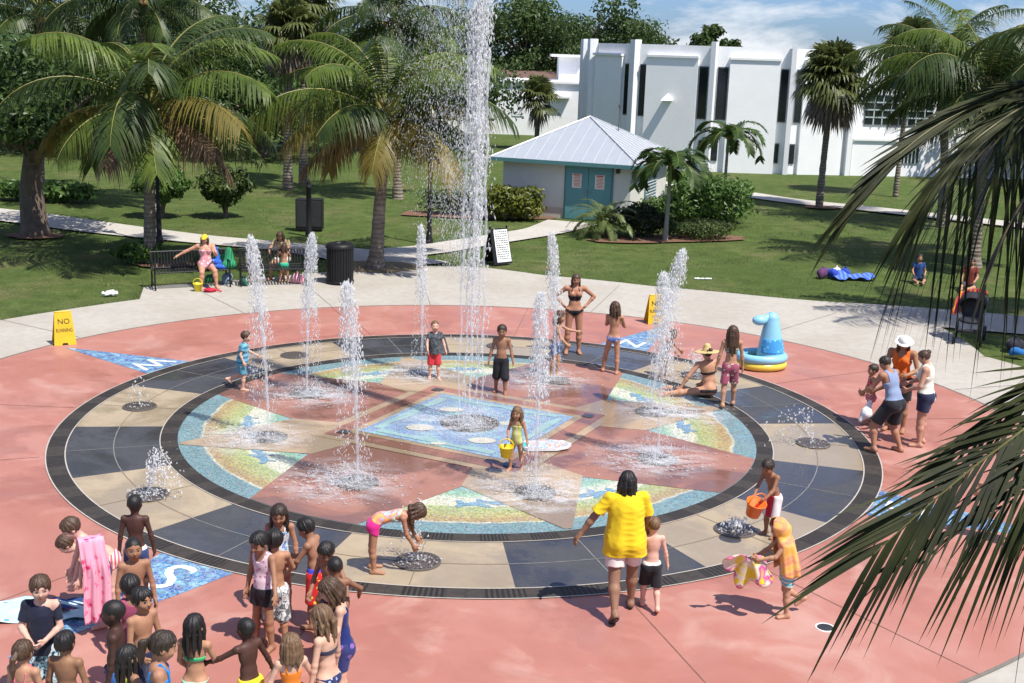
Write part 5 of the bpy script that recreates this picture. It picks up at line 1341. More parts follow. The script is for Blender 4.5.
# grass blades breaking the edge of the lawn and tufts over it
rg = np.random.default_rng(91); pts = []
for a in rg.uniform(52, 200, 5200):
    k = int(a // 3) % 120; p0, p1 = apr[k], apr[(k + 1) % 120]; q = p0 + (p1 - p0) * rg.random(); d = q - CEN; d /= np.linalg.norm(d); pts.append(q + d * (rg.exponential(.10) - .03))
for k in range(900):
    r, a = rg.uniform(13, 42), rg.uniform(53, 165); c = pol(r, a)
    if r < np.interp(a, [30, 47, 58, 71, 92, 108, 129, 131, 165], [13, 15.5, 14.4, 14, 15.5, 14.5, 13.9, 12.6, 12.6]): continue
    for j in range(26): pts.append(c + np.array([rg.normal(0, .3), rg.normal(0, .3), 0]))
pts = np.array(pts); n = len(pts); hgt = rg.uniform(.0, .035, n); az = rg.uniform(0, 6.28, n); ln = rg.normal(0, .03, (n, 2)); wv = np.stack([np.cos(az), np.sin(az), 0 * az], 1) * .009
B0 = pts.copy(); B0[:, 2] = -.06; T1 = pts.copy(); T1[:, :2] += ln; T1[:, 2] = hgt
go = link('grass', mesh_np('grass', np.stack([B0 - wv, B0 + wv, T1], 1).reshape(-1, 3), np.arange(3 * n).reshape(-1, 3)), leafmat('grass_blade', (.12, .18, .05), (.22, .25, .09), .4)); tag(go, 'short green grass fringing the concrete and tufting the lawn', 'grass', None, 'stuff')

# --- the near palm at the right whose fronds hang into the view
rg = np.random.default_rng(77); crn = dep(1300, -60, 4.7)
e = empty('coconut_palm', (crn[0] + .3, crn[1] + .2, 0)); tag(e, 'near coconut palm whose long dark fronds hang in from the right edge', 'palm tree', 'coconut palms round the splash pad')
O4 = np.array([crn[0] + .3, crn[1] + .2, 0])
b = MB(); trunk(b, [(0, 0, -.1), (.15, .1, 2), (.1, .05, 4.5), crn - O4], [.26, .18, .16, .14], 14, seed=4); b.build('trunk', M_PTR, e, smooth=True)
L_NEAR = leafmat('near_frond_shade', (.010, .014, .004), (.045, .052, .013), .05, .55, 2.5, .12); L_NEARB = leafmat('near_frond_dry', (.06, .042, .02), (.11, .08, .04), .1, .6)  # green near leaves coloured very dark to stand in for the crown's shade
def near(pix, m, mr, nl, ll, lw, droop, fwd, start, seed, r0=.02, gap=.03, spread=1.0, upv=.0, seg=5, tip=.5, face=(.15, -1, .35)):
    P = [crn - O4] + [dep(x, y, d) - O4 for x, y, d in pix]; P = bez(P, 30)
    return frond_mesh(P, np.random.default_rng(seed), nl, ll, lw, droop, fwd, r0, start, gap, upv, seg, spread, tip, face).build('frond', [m, mr], e)
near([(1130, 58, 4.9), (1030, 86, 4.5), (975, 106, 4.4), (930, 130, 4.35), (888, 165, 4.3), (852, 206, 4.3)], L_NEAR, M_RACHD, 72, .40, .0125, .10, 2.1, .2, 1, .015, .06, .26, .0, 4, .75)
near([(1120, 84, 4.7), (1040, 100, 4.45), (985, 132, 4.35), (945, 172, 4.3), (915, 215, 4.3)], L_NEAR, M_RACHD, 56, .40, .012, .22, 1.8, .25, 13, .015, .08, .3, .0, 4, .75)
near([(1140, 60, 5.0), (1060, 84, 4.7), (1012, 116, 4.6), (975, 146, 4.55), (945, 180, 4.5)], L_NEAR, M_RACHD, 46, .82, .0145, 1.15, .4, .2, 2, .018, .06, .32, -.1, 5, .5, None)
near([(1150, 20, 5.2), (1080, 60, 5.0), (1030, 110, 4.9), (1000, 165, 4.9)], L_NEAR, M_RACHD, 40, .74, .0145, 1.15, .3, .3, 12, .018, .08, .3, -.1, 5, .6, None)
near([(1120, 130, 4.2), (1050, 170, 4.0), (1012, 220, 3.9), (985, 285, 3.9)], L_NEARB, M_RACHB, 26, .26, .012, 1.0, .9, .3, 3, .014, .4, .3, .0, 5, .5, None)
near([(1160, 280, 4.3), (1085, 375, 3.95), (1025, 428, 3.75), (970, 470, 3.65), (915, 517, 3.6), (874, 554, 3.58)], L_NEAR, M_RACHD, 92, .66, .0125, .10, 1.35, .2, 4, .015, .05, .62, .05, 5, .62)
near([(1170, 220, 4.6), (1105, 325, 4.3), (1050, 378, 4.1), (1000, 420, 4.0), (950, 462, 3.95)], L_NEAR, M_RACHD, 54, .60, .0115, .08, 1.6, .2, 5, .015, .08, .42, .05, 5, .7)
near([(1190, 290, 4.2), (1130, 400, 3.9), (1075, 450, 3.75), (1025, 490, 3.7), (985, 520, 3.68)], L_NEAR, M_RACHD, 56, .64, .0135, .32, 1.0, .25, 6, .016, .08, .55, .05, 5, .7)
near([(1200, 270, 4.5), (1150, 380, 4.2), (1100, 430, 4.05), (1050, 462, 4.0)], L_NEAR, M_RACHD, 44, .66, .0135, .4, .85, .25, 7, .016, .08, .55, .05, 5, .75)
for i in range(18):
    a = -95 + (i % 9) * 20 + (9 if i > 8 else 0); frond_mesh(arc_path(a, 70 - 8 * (i % 9) + (20 if i > 8 else 0), 3.4, 70, 14, crn - O4, 1.3), rg, 46, .85, .04, .6, .6, .03, .16, .03, .1, 3).build('frond', [L_COD, M_RACHD], e)
# ------------------------------------------------------------------ benches, bins, posts, signs, toys
M_BLK = mat('black_metal', (.011, .011, .012), .5, .25, 12, 0, .3)
def bench(pa, pb, label):
    a, c = g(*pa), g(*pb); d = c - a; L = np.linalg.norm(d); d /= L; ang = math.atan2(d[1], d[0]); mid = (a + c) / 2
    e = empty('park_bench', tuple(mid), ang); tag(e, label, 'bench', 'black slatted benches by the plaza')
    # local: x along, -y to the front (plaza)
    b = MB()
    for i in range(int(L / .075)):
        x = -L / 2 + .05 + i * .075; b.box((x, .02, .44), (.042, .46, .012)); b.box((x, -.205, .425), (.042, .012, .04))
    b.tube([(-L / 2, -.2, .43), (L / 2, -.2, .43)], .016, 6); b.tube([(-L / 2, .24, .43), (L / 2, .24, .43)], .016, 6); b.build('seat', M_BLK, e)
    b = MB()
    for i in range(int(L / .075)):
        x = -L / 2 + .05 + i * .075; b.tube([(x, .25, .46), (x, .30, .66), (x, .34, .86)], .018, 5)
    b.tube([(-L / 2, .345, .87), (L / 2, .345, .87)], .022, 6); b.tube([(-L / 2, .255, .48), (L / 2, .255, .48)], .016, 6); b.build('backrest', M_BLK, e)
    for x in (-L / 2 + .02, L / 2 - .02):
        b = MB(); b.tube(bez([(x, -.24, 0), (x, -.21, .2), (x, -.2, .43)], 6), .022, 6); b.tube(bez([(x, .3, 0), (x, .2, .2), (x, .25, .43), (x, .35, .87)], 8), .022, 6); b.tube(bez([(x, -.2, .2), (x, 0, .1), (x, .2, .2)], 6), .014, 5); b.build('leg', M_BLK, e)
        b = MB(); b.tube(bez([(x, -.2, .43), (x, -.24, .58), (x, -.15, .66), (x, .1, .65), (x, .3, .66)], 10), .02, 6); b.build('armrest', M_BLK, e)
    return e
bench((153, 289), (229, 285), 'black slatted bench with the woman in a yellow cap on it'); bench((240, 285), (306, 284), 'black slatted bench holding a bending woman and a small child')
# slatted trash can
p = g(340, 283); e = empty('trash_can', tuple(p)); tag(e, 'round black slatted trash can with a domed lid beside the palm trunk', 'trash can')
b = MB()
for i in range(30):
    a = i * 2 * PI / 30; b.box((.34 * math.cos(a), .34 * math.sin(a), .5), (.012, .056, .92), rz_m(a))
b.build('slatted_body', M_BLK, e); b = MB(); b.lathe([(.318, .06), (.318, .97), (.30, .97), (.30, .06)], 28); b.build('liner', mat('liner', (.012, .012, .013), .6), e, smooth=True)
b = MB(); b.lathe([(.37, .93), (.375, .98), (.33, 1.04), (.2, 1.07), (.14, 1.05), (.13, 1.0)], 28); b.build('lid', M_BLK, e, smooth=True); b = MB(); b.lathe([(.33, .02), (.36, .03), (.365, .08), (.33, .08)], 28); b.build('base', M_BLK, e, smooth=True)
# lamp posts
def lamp(px, py, label, H):
    p = g(px, py); e = empty('lamp_post', tuple(p)); tag(e, label, 'lamp post', 'black lamp posts'); b = MB(); b.lathe([(.13, 0), (.13, .1), (.085, .22), (.075, .9), (.06, 1.0), (.05, H)], 14); b.build('pole', M_BLK, e, smooth=True)
    b = MB(); b.lathe([(.09, H), (.15, H + .05), (.17, H + .35), (.2, H + .38), (.05, H + .6), (.02, H + .7)], 14); b.build('lantern', mat('lantern_glass', (.5, .5, .46), .3), e, smooth=True)
lamp(159.5, 243, 'black lamp post between the path and the palm by the bench', 4.6); lamp(429, 243, 'thin dark post on the lawn behind the narrow rear jet', 3.6)
p = g(309, 235); e = empty('post', tuple(p)); tag(e, 'short black post with a ball finial in front of the black cabinets', 'post'); b = MB(); b.lathe([(.12, 0), (.12, .08), (.085, .14), (.085, 1.5), (.1, 1.52), (.1, 1.58), (.05, 1.62), (.07, 1.68), (.05, 1.76), (.015, 1.82)], 14); b.build('shaft', M_BLK, e, smooth=True)
for px, lb in ((301, 'black utility cabinet left of the short post'), (315, 'black utility cabinet right of the short post')):
    p = g(px, 231); e = empty('utility_cabinet', tuple(p + np.array([0, .35, 0]))); tag(e, lb, 'cabinet', 'black cabinets on the lawn'); b = MB(); b.box((0, 0, .52), (.42, .4, 1.04), None, 0, .02); b.build('casing', M_BLK, e); b = MB(); b.box((0, -.205, .55), (.36, .012, .86), None, 0, .004); b.build('door', mat('cabinet_door', (.03, .03, .032), .5), e)
# yellow floor signs
M_YEL = mat('yellow_plastic', (.62, .40, .012), .4, .12, 4, 0, .5); M_INK = mat('black_ink', (.015, .013, .012), .6, .1)
def floor_sign(px, py, yaw, label):
    p = g(px, py); e = empty('floor_sign', tuple(p + np.array([0, .12, 0.008])), R(yaw)); tag(e, label, 'floor sign', 'yellow floor signs')
    h, sl, w0, w1 = .64, .18, .42, .32
    for s_ in (-1, 1):
        b = MB(); f = np.array([0, s_, 0.0]); V = []
        for o in (0, .012):
            V += [(-w0 / 2, s_ * (sl + o), 0), (-.06, s_ * (sl + o), 0), (-.045, s_ * (sl + o - .012), .045), (.045, s_ * (sl + o - .012), .045), (.06, s_ * (sl + o), 0), (w0 / 2, s_ * (sl + o), 0), (w1 / 2, s_ * (.012 + o), h), (-w1 / 2, s_ * (.012 + o), h)]
        F = [(0, 1, 2, 7), (2, 3, 6, 7), (3, 4, 5, 6), (8, 9, 10, 15)[::-1], (10, 11, 14, 15)[::-1], (11, 12, 13, 14)[::-1]] + [(i, (i + 1) % 8, 8 + (i + 1) % 8, 8 + i) for i in range(8)]
        b.add(V, F); pn = b.build('panel', M_YEL, e)
        tilt = math.atan2(h, sl - .012)
        for tx, z, sz in (('NO', .46, .15), ('RUNNING', .29, .105)):
            yy = s_ * (sl + .017 - (sl - .012) * z / h); rot = (tilt, 0, 0) if s_ < 0 else (tilt, 0, PI)
            q = text_mesh('lettering', tx, sz, M_INK, pn, (0, yy, z), rot); q.scale = (.66 if tx == 'RUNNING' else 1, 1, 1)
    b = MB(); b.box((0, 0, h + .01), (.3, .05, .03), None, 0, .01); b.build('hinge', M_YEL, e)
floor_sign(62, 345, 28, 'yellow folding floor sign reading NO RUNNING at the tip of the W mosaic'); floor_sign(655, 324, 10, 'yellow folding floor sign reading NO RUNNING behind the leaning jet')
# sandwich board
p = g(497, 264); e = empty('sandwich_board', tuple(p + np.array([0, .25, 0])), R(38)); tag(e, 'black sandwich board with a white printed notice on the grass by the path', 'sandwich board')
for s_ in (-1, 1):
    b = MB(); V = [(-.33, s_ * .3, 0), (.33, s_ * .3, 0), (.31, s_ * .02, 1.0), (-.31, s_ * .02, 1.0)]; V2 = [(x, y - s_ * .025, z) for x, y, z in V]; b.add(V + V2, [(0, 1, 2, 3), (7, 6, 5, 4), (0, 4, 5, 1), (1, 5, 6, 2), (2, 6, 7, 3), (3, 7, 4, 0)]); pn = b.build('panel', M_BLK, e)
    q = lambda x, z, o=.004: (x, s_ * (.3 - .28 * z + o), z)
    b = MB(); b.poly([q(-.2, .06), q(.31, .06), q(.29, .97), q(-.2, .97)][::-s_]); nt = b.build('notice', mat('notice', (.72, .72, .70), .6, .04), pn)
    rg = np.random.default_rng(2); b = MB()
    for i in range(13):
        z = .9 - i * .063; x = -.16
        while x < .22:
            w = rg.uniform(.03, .09); b.poly([q(x, z, .007), q(min(x + w, .26), z, .007), q(min(x + w, .26), z + .022, .007), q(x, z + .022, .007)][::-s_]); x += w + .02
    b.build('lettering', M_INK, nt)
for dx in (-.3, .3):
    b = MB(); b.box((dx, 0, 1.03), (.03, .05, .08)); b.build('hinge', M_BLK, e)

# foam board
p = g(545, 449.5); e = empty('foam_board', (p[0], p[1], .045), R(12)); tag(e, 'foam body board with a colourful print lying beside the toddler', 'body board')
out = [(-.36, -.13), (-.30, -.19), (.12, -.22), (.34, -.13), (.42, 0), (.34, .13), (.12, .22), (-.30, .19), (-.36, .13)]
b = MB(); b.prism(out, 0, .045); b.build('core', mat('foam', (.70, .70, .70), .6, .05), e); b = MB(); b.prism([(x * .97, y * .96) for x, y in out], .046, .05); b.build('deck', fab((.62, .64, .66), 'tiedye', (.10, .35, .50), (.70, .25, .12), 1.6), e)
b = MB(); b.prism([(-.375, -.1), (-.29, -.1), (-.29, .1), (-.375, .1)], .0, .052); b.build('tail', mat('board_tail', (.05, .40, .42), .5), e)
# buckets
def bucket(loc, r, h, c, label, tilt=None, yaw=0, spout=False, hand=True):
    e = empty('sand_bucket', tuple(loc), yaw); tag(e, label, 'bucket', 'plastic sand buckets'); rot = np.eye(3) if tilt is None else rx_m(tilt)
    m = mat('bucket', c, .35, .08, 5, 0, .5); b = MB(); b.lathe([(0, .0), (r * .72, 0), (r, h), (r * 1.1, h + .005), (r * 1.1, h - .012), (r * .97, h - .015), (r * .69, .012), (0, .012)], 22, rot=rot); b.build('tub', m, e, smooth=True)
    if hand:
        P = np.array([(r * 1.08 * math.cos(a), 0, h + r * 1.15 * math.sin(a)) for a in np.linspace(0, PI, 13)]) @ rot.T; b = MB(); b.tube(P, .008, 6); b.build('handle', m, e, smooth=True)
    return e
bucket(g(198, 291), .11, .19, (.75, .62, .02), 'yellow sand bucket standing below the woman in the yellow cap'); 
p = g(210, 291.5); e = empty('sand_toy', tuple(p)); tag(e, 'red plastic sand toy on the concrete beside the yellow bucket', 'toy'); b = MB(); b.lathe([(0, 0), (.13, 0), (.15, .05), (.16, .05), (.13, .07), (.04, .09), (0, .09)], 18); b.build('dish', mat('red_plastic', (.55, .02, .05), .35), e, smooth=True); b = MB(); b.tube([(.12, -.02, .05), (.3, -.06, .03)], .02, 6); b.build('handle', mat('red_plastic', (.55, .02, .05), .35), e)

def cloth(name, F, vox, m, label, cat, group=None, loc=(0, 0, 0), rz=0.0):
    o = fields_to_obj(name, F, vox, m, None); o.location = loc; o.rotation_euler = (0, 0, rz); tag(o, label, cat, group); return o
# things on and under the benches
bp = (g(153, 289) + g(229, 285)) / 2; ba = g(229, 285) - g(153, 289); ba /= np.linalg.norm(ba); bn = np.array([ba[1], -ba[0], 0])
def on_bench(x, y, z): return bp + ba * x - bn * y + np.array([0, 0, z])
F = Fld(); F.rc(on_bench(.35, .3, .9), on_bench(.75, .3, .9), .05, .05, .05); F.rc(on_bench(.38, .2, .6), on_bench(.72, .22, .55), .07, .07, .06); F.rc(on_bench(.4, .1, .49), on_bench(.8, -.05, .48), .06, .05, .08); F.rc(on_bench(.4, .27, .8), on_bench(.42, .2, .5), .05, .05, .05); F.rc(on_bench(.72, .27, .8), on_bench(.72, .2, .5), .05, .05, .05); F.noise = wr_noise(.02, 14, 4)
cloth('beach_towel', F, .016, fab((.03, .12, .52), 'floral', (.02, .05, .25), (.35, .5, .75)), 'blue patterned beach towel draped over the left bench', 'towel')
F = Fld(); F.rc(on_bench(.95, .1, .52), on_bench(1.0, .2, .85), .12, .08, .1); F.rc(on_bench(.85, 0, .52), on_bench(1.05, 0, .52), .09, .09, .1); F.noise = wr_noise(.02, 16, 6)
cloth('beach_bag', F, .016, fab((.01, .26, .10), 'stripes_v', (.02, .12, .06), None, .8), 'green beach bag at the right end of the left bench', 'bag')
def bag(loc, s, c, label, seed, pat=None, c2=(.5, .5, .5), name='beach_bag'):
    rg = np.random.default_rng(seed); F = Fld(); F.ell((0, 0, s * .5), (s * .8, s * .55, s * .55), None, .05); F.rc((-s * .5, 0, s * .2), (s * .5, 0, s * .2), s * .3, s * .28, .05); F.rc((-s * .3, 0, s * .9), (0, 0, s * 1.25), s * .05, s * .05, .02); F.rc((s * .3, 0, s * .9), (0, 0, s * 1.25), s * .05, s * .05, .02); F.noise = wr_noise(.014, 18, seed)
    F.cut(lambda P: -P[..., 2]); o = fields_to_obj(name, F, .014, fab(c, pat, c2), None); o.location = loc; o.rotation_euler = (0, 0, rg.uniform(0, 3)); tag(o, label, 'bag', 'bags around the benches'); return o
bag(g(228, 283), .26, (.16, .22, .30), 'grey blue bag on the ground between the two benches', 1); bag(g(211, 285) + np.array([-.1, .35, 0]), .2, (.03, .16, .06), 'dark green bag under the left bench', 2); bag(g(219, 262), .22, (.01, .30, .12), 'small green bag hanging behind the bench', 3)
bag(g(297, 283), .24, (.55, .04, .12), 'red and white striped bag at the right end of the second bench', 4, 'stripes_v', (.6, .6, .6)); bag(g(238, 285) + np.array([.15, -.0, 0]), .2, (.02, .10, .07), 'dark bag leaning on the leg of the second bench', 5)
F = Fld(); F.rc((0, 0, .03), (.3, .05, .03), .045, .05, .05); F.rc((.1, -.08, .03), (.2, .1, .05), .05, .04, .05); F.noise = wr_noise(.012, 25, 3); cloth('crumpled_paper', F, .01, mat('paper_white', (.8, .8, .8), .7, .05), 'crumpled white paper bag on the grass left of the benches', 'litter', None, tuple(g(103, 294.5)))
F = Fld(); F.rc((-.22, 0, -.02), (.22, .03, -.02), .024, .024, .05); F.noise = wr_noise(.006, 25, 3); cloth('white_towel', F, .012, mat('paper_white', (.8, .8, .8), .7, .05), 'white strip of cloth on the grass beyond the leaning jet', 'towel', None, tuple(g(703, 278)))

# inflatable pool with a hood
p = g(764, 372); e = empty('inflatable_pool', (p[0], p[1] + .35, .008), R(8)); tag(e, 'blue inflatable baby pool with a tall elephant shaped hood', 'inflatable pool')
M_INF = mat('blue_vinyl', (.24, .52, .68), .34, .08, 3, 0, .6); M_INFY = mat('yellow_vinyl', (.70, .52, .06), .25, .08, 3, 0, .6); M_INFD = fab((.06, .30, .62), 'dots', (.2, .5, .7), None, .5, .3)
def torus(b, R0, r0, z, n=40, k=12, sy=.85): 
    V = [((R0 + r0 * math.cos(q)) * math.cos(a), (R0 + r0 * math.cos(q)) * math.sin(a) * sy, z + r0 * math.sin(q)) for a in np.arange(n) * 2 * PI / n for q in np.arange(k) * 2 * PI / k]
    b.add(V, [(i * k + j, ((i + 1) % n) * k + j, ((i + 1) % n) * k + (j + 1) % k, i * k + (j + 1) % k) for i in range(n) for j in range(k)])
b = MB(); torus(b, .44, .085, .23); b.build('upper_ring', M_INF, e, smooth=True); b = MB(); torus(b, .44, .08, .085); b.build('lower_ring', M_INFY, e, smooth=True)
b = MB(); b.lathe([(0, .03), (.38, .03), (.4, .06)], 30); fl = b.build('floor', mat('pool_floor', (.12, .22, .06), .3, .5, 4), e)
F = Fld(); F.rc((.2, .06, .25), (.17, .05, .98), .28, .14, .05); o = fields_to_obj('hood', F, .014, M_INF, e)
F = Fld(); F.ell((-.10, .0, .96), (.15, .11, .10), None, .05); F.rc((-.02, .02, .98), (.12, .05, 1.02), .06, .08, .06); fields_to_obj('elephant_head', F, .012, M_INF, e)
F = Fld(); F.rc((.198, .055, .32), (.18, .05, .66), .277, .215, .0); F.cut(lambda P: P[..., 1] + .05); F.cut(lambda P: .32 - P[..., 2]); F.cut(lambda P: P[..., 2] - .60); fields_to_obj('window_print', F, .012, M_INFD, e)
F = Fld(); F.rc((.1, .03, 1.02), (.13, .03, 1.1), .03, .02, .02); F.rc((.0, .1, 1.0), (-.05, .02, .96), .03, .025, .02); fields_to_obj('ear', F, .01, mat('blue_deep', (.07, .26, .5), .3), e)
# stroller at the right
p = g(968, 342); e = empty('stroller', tuple(p), R(-25)); tag(e, 'dark baby stroller on the grass with a red towel over its handle', 'stroller')
b = MB()
for x, y, r_ in ((-.28, -.35, .12), (.28, -.35, .12), (-.3, .35, .17), (.3, .35, .17)):
    w = MB(); w.lathe([(r_ * .8, -.02), (r_, -.025), (r_, .025), (r_ * .8, .02)], 20, (x, y, r_), rot=ry_m(PI / 2)); w.lathe([(0, -.012), (r_ * .2, -.02), (r_ * .2, .02), (0, .012)], 10, (x, y, r_), rot=ry_m(PI / 2))
    for k in range(6): a = k * PI / 3; w.tube([(x, y, r_), (x, y + r_ * .85 * math.cos(a), r_ + r_ * .85 * math.sin(a))], .008, 4)
    w.build('wheel', M_BLK, e)
M_STF = mat('frame_grey', (.12, .12, .13), .35, .1, metal=.6)
for x in (-.27, .27): b.tube(bez([(x, -.35, .12), (x, -.1, .5), (x, .3, .85), (x, .52, 1.02)], 10), .016, 6); b.tube([(x, .35, .17), (x, 0, .6)], .016, 6)
b.tube([(-.27, .52, 1.02), (.27, .52, 1.02)], .018, 6); b.build('frame', M_STF, e)
F = Fld(); F.ell((0, .0, .5), (.26, .3, .07), None, .04); F.ell((0, .26, .72), (.26, .08, .28), rx_m(-.4), .05); F.rc((-.2, -.28, .3), (.2, -.28, .3), .04, .04, .05); fields_to_obj('seat', F, .016, mat('dark_fabric', (.02, .02, .028), .8), e)
F = Fld(); F.ell((0, .2, .85), (.3, .34, .26), None, .04); F.ell((0, .1, .78), (.27, .4, .24), None, .03, sub=True); F.cut(lambda P: .74 - P[..., 2]); fields_to_obj('canopy', F, .016, mat('dark_fabric', (.02, .02, .028), .8), e)
F = Fld(); F.rc((-.2, .5, 1.04), (.22, .5, 1.04), .05, .05, .04); F.rc((-.2, .56, .98), (-.3, .5, .55), .06, .04, .05); F.rc((0, .48, 1.0), (-.08, .4, .65), .06, .05, .05); F.rc((-.3, .35, 1.0), (-.38, .1, .6), .07, .05, .06); F.noise = wr_noise(.02, 16, 9)
cloth('beach_towel', F, .014, fab((.55, .03, .08), 'stripes_v', (.75, .25, .03), None, .5), 'red and orange towel hung over the stroller handle', 'towel', None, tuple(p + np.array([0, 0, .02])), R(-25))
for i, (px, py, c, lb, pat, c2) in enumerate(((822, 277, (.10, .03, .10), 'dark purple bag at the left end of the heap on the shaded grass', None, (0, 0, 0)), (831, 277, (.02, .05, .35), 'blue bag in the heap on the shaded grass, beside a white one', None, (0, 0, 0)), (836, 276, (.6, .6, .62), 'small white bag in the heap on the shaded grass', None, (0, 0, 0)), (845, 277, (.02, .05, .33), 'dark blue bag in the heap on the shaded grass', 'floral', (.03, .1, .5)))): bag(g(px, py), .24, c, lb, 20 + i, pat, c2)
def flat_towel(name, loc, L, W, m, label, rz, seed, lump=.05):
    rg = np.random.default_rng(seed); ph = rg.uniform(0, 6.28, 4)
    def f(u, v):
        x, y = (u - .5) * L, (v - .5) * W; z = .012 + lump * max(0, math.sin(u * 7 + ph[0] + 2 * v)) ** 2 * max(0, math.sin(v * 4 + ph[1])) + lump * .5 * (1 + math.sin(u * 19 + v * 9 + ph[2])) * .5
        return np.array([x * (1 - .2 * math.sin(v * 3 + ph[3]) ** 2), y * (1 - .25 * math.sin(u * 4 + ph[2]) ** 2) + .06 * math.sin(u * 6), z])
    o = link(name, sheet_mesh(name, f, 30, 22, .006), m, None, tuple(loc), rz); tag(o, label, 'towel'); return o
flat_towel('beach_towel', g(853, 278), 1.3, .7, fab((.05, .12, .5), 'stripes_v', (.14, .24, .62), None, .4), 'bright blue towel at the right end of the bag heap', .3, 5, .14)
bag(g(1018, 357), .2, (.02, .14, .38), 'bright blue bag on the grass at the right edge', 31, None); bag(g(1014, 350), .26, (.02, .02, .03), 'black bag behind the bright blue one at the right edge', 32)
flat_towel('beach_towel', g(42, 612), 1.15, .62, fab((.42, .60, .62), 'floral', (.66, .74, .74), (.10, .32, .46), .5), 'pale blue patterned towel spread on the pink concrete behind the navy shirt boy', .25, 2, .04)
flat_towel('beach_towel', g(72, 606), .5, .4, fab((.02, .05, .16), 'floral', (.3, .06, .1), None, .6), 'small dark towel dropped at the feet of the bending boy', .8, 3, .05)
# ------------------------------------------------------------------ the people
def trunks(m, ln=.8, **k): return ('swim_trunks', g_trunks, m, dict(ln=ln, **k))
def shorts(m, ln=.6, **k): return ('shorts', g_trunks, m, dict(ln=ln, **k))
def brief(m, **k): return ('bikini_bottom', g_brief, m, k)
def top(m, **k): return ('bikini_top', g_top, m, k)
def onep(m, **k): return ('swimsuit', g_onepiece, m, k)
def shirt(m, nm='tshirt', **k): return (nm, g_shirt, m, k)
def tank(m, nm='tank_top', **k): return (nm, g_tank, m, k)
BLACK = fab((.016, .016, .02)); NAVY = fab((.018, .024, .06)); WHITE = fab((.7, .68, .64))
# --- walking pair in front
person('yellow', 628, 481, 1.62, 6, 'woman in a yellow t-shirt and pale shorts walking away, holding a boy by the hand', (.22, .12, .075), ('bob', 'black'),
       [shorts(fab((.68, .56, .52)), .66, inf=.013), ('sandal', lambda S, f, seed=1: g_sandals(S, 'L'), BLACK), ('sandal', lambda S, f, seed=1: g_sandals(S, 'R'), BLACK), shirt(fab((.72, .50, .012)), hem=-.085, inf=.027, sleeve=.75, loose=1.05, wr=.0045)], 1.0, a=1.0, w=1.22, lean=6, hyaw=-25, L=(-16, 3, -30), Rt=(14, 3, 6), fp=(38, 0), AL=(2, 36, 4, 34), AR=(10, 16, 30, 6))
person('boyhand', 654, 525, 1.08, 2, 'fair boy in black shorts holding the hand of the woman in yellow', 'pink', ('buzz', 'light'), [('waistband', g_trunks, WHITE, dict(ln=.1, waist=.06, inf=.009)), trunks(BLACK, .95, inf=.016, waist=.035)], 0, a=.3, w=.92, L=(12, 3, 4), Rt=(-12, 3, -28), fp=(0, 30), AL=(25, 32, 12, 50), AR=(0, 16, 8, 12))
# --- right front
person('bucketboy', 768, 467, 1.12, 132, 'shirtless boy in red swim trunks lowering an orange bucket over the bubbling drain', (.24, .12, .07), ('short', 'dark'), [trunks(fab((.50, .015, .035), 'panel', (.65, .6, .6)), .98, inf=.016)], 0, a=.32, w=.92, lean=22, hp=28, L=(12, 4, -6), Rt=(4, 5, -8), AL=(32, 6, 52, -12), AR=(30, 6, 50, -14))
person('towelkid', 779, 528, 1.16, 96, 'child wrapped in an orange hooded towel stepping to the left', 'tan', ('buzz', 'dark'), [trunks(fab((.10, .40, .50), 'stripes_h', (.6, .6, .5)), .6, inf=.014)], 0, a=.35, w=.95, lean=16, hp=18, L=(2, 2, -4), Rt=(-4, 4, -62), fp=(0, 40), AL=(40, 10, 75, -15), AR=(35, 8, 70, -20))
# --- three adults and a girl at the right
person('orange', 904, 343, 1.66, 150, 'woman in an orange tank top and white sun hat, standing between two others', (.30, .15, .085), ('bob', 'brown'), [shorts(BLACK, .75, inf=.015), tank(fab((.75, .13, .012)), hem=-.02, inf=.014)], 1.0, ('sun_hat', 'sun', WHITE), a=1.0, w=1.15, lean=6, hp=22, hyaw=15, L=(4, 3, -2), Rt=(2, 4, -3), AL=(12, 20, 78, -30), AR=(8, 16, 60, -35))
person('bluetank', 885, 363, 1.62, 38, 'person in grey blue tank top and black shorts leaning forward with feet apart', (.30, .15, .09), ('short', 'dark'), [shorts(BLACK, .85, inf=.022), tank(fab((.22, .28, .42)), hem=.02, inf=.013)], .5, a=1.0, w=1.12, lean=22, hp=30, L=(30, 14, -14), Rt=(12, 10, -24), AL=(30, 12, 60, -18), AR=(30, 12, 55, -20))
person('whitetank', 924, 357, 1.58, 68, 'woman in a white sleeveless top and navy shorts with her hair in a bun', (.40, .22, .15), ('bun', 'brown'), [shorts(NAVY, .55, inf=.016), tank(fab((.68, .66, .56)), hem=-.03, inf=.016, wide=.09)], 1.0, a=1.0, w=1.22, lean=5, hp=20, L=(4, 3, -3), Rt=(1, 4, -3), AL=(10, 14, 62, -22), AR=(14, 18, 68, -20))
person('redgirl', 873, 370, 1.04, 96, 'little girl in a red and pink swimsuit carrying a white cloth', 'tan', ('short', 'dark'), [onep(fab((.55, .015, .06), 'floral', (.75, .15, .25))), ('swim_skirt', g_trunks, fab((.60, .05, .14), 'stripes_h', (.7, .3, .35)), dict(ln=.3, inf=.02, waist=.02))], .2, a=.22, w=.92, L=(12, 3, 2), Rt=(-6, 3, -12), AL=(4, 16, 14, 10), AR=(6, 14, 16, 8))
person('frond', 1003, 452, 1.5, 70, 'bent person in dark swimwear half hidden behind the hanging fronds at the right', 'tan', ('short', 'dark'), [shorts(BLACK, .4), ], .4, a=.9, w=1.0, lean=52, L=(6, 4, -4), Rt=(2, 6, -6), AL=(40, 8, 45, 0), AR=(30, 8, 40, 0))
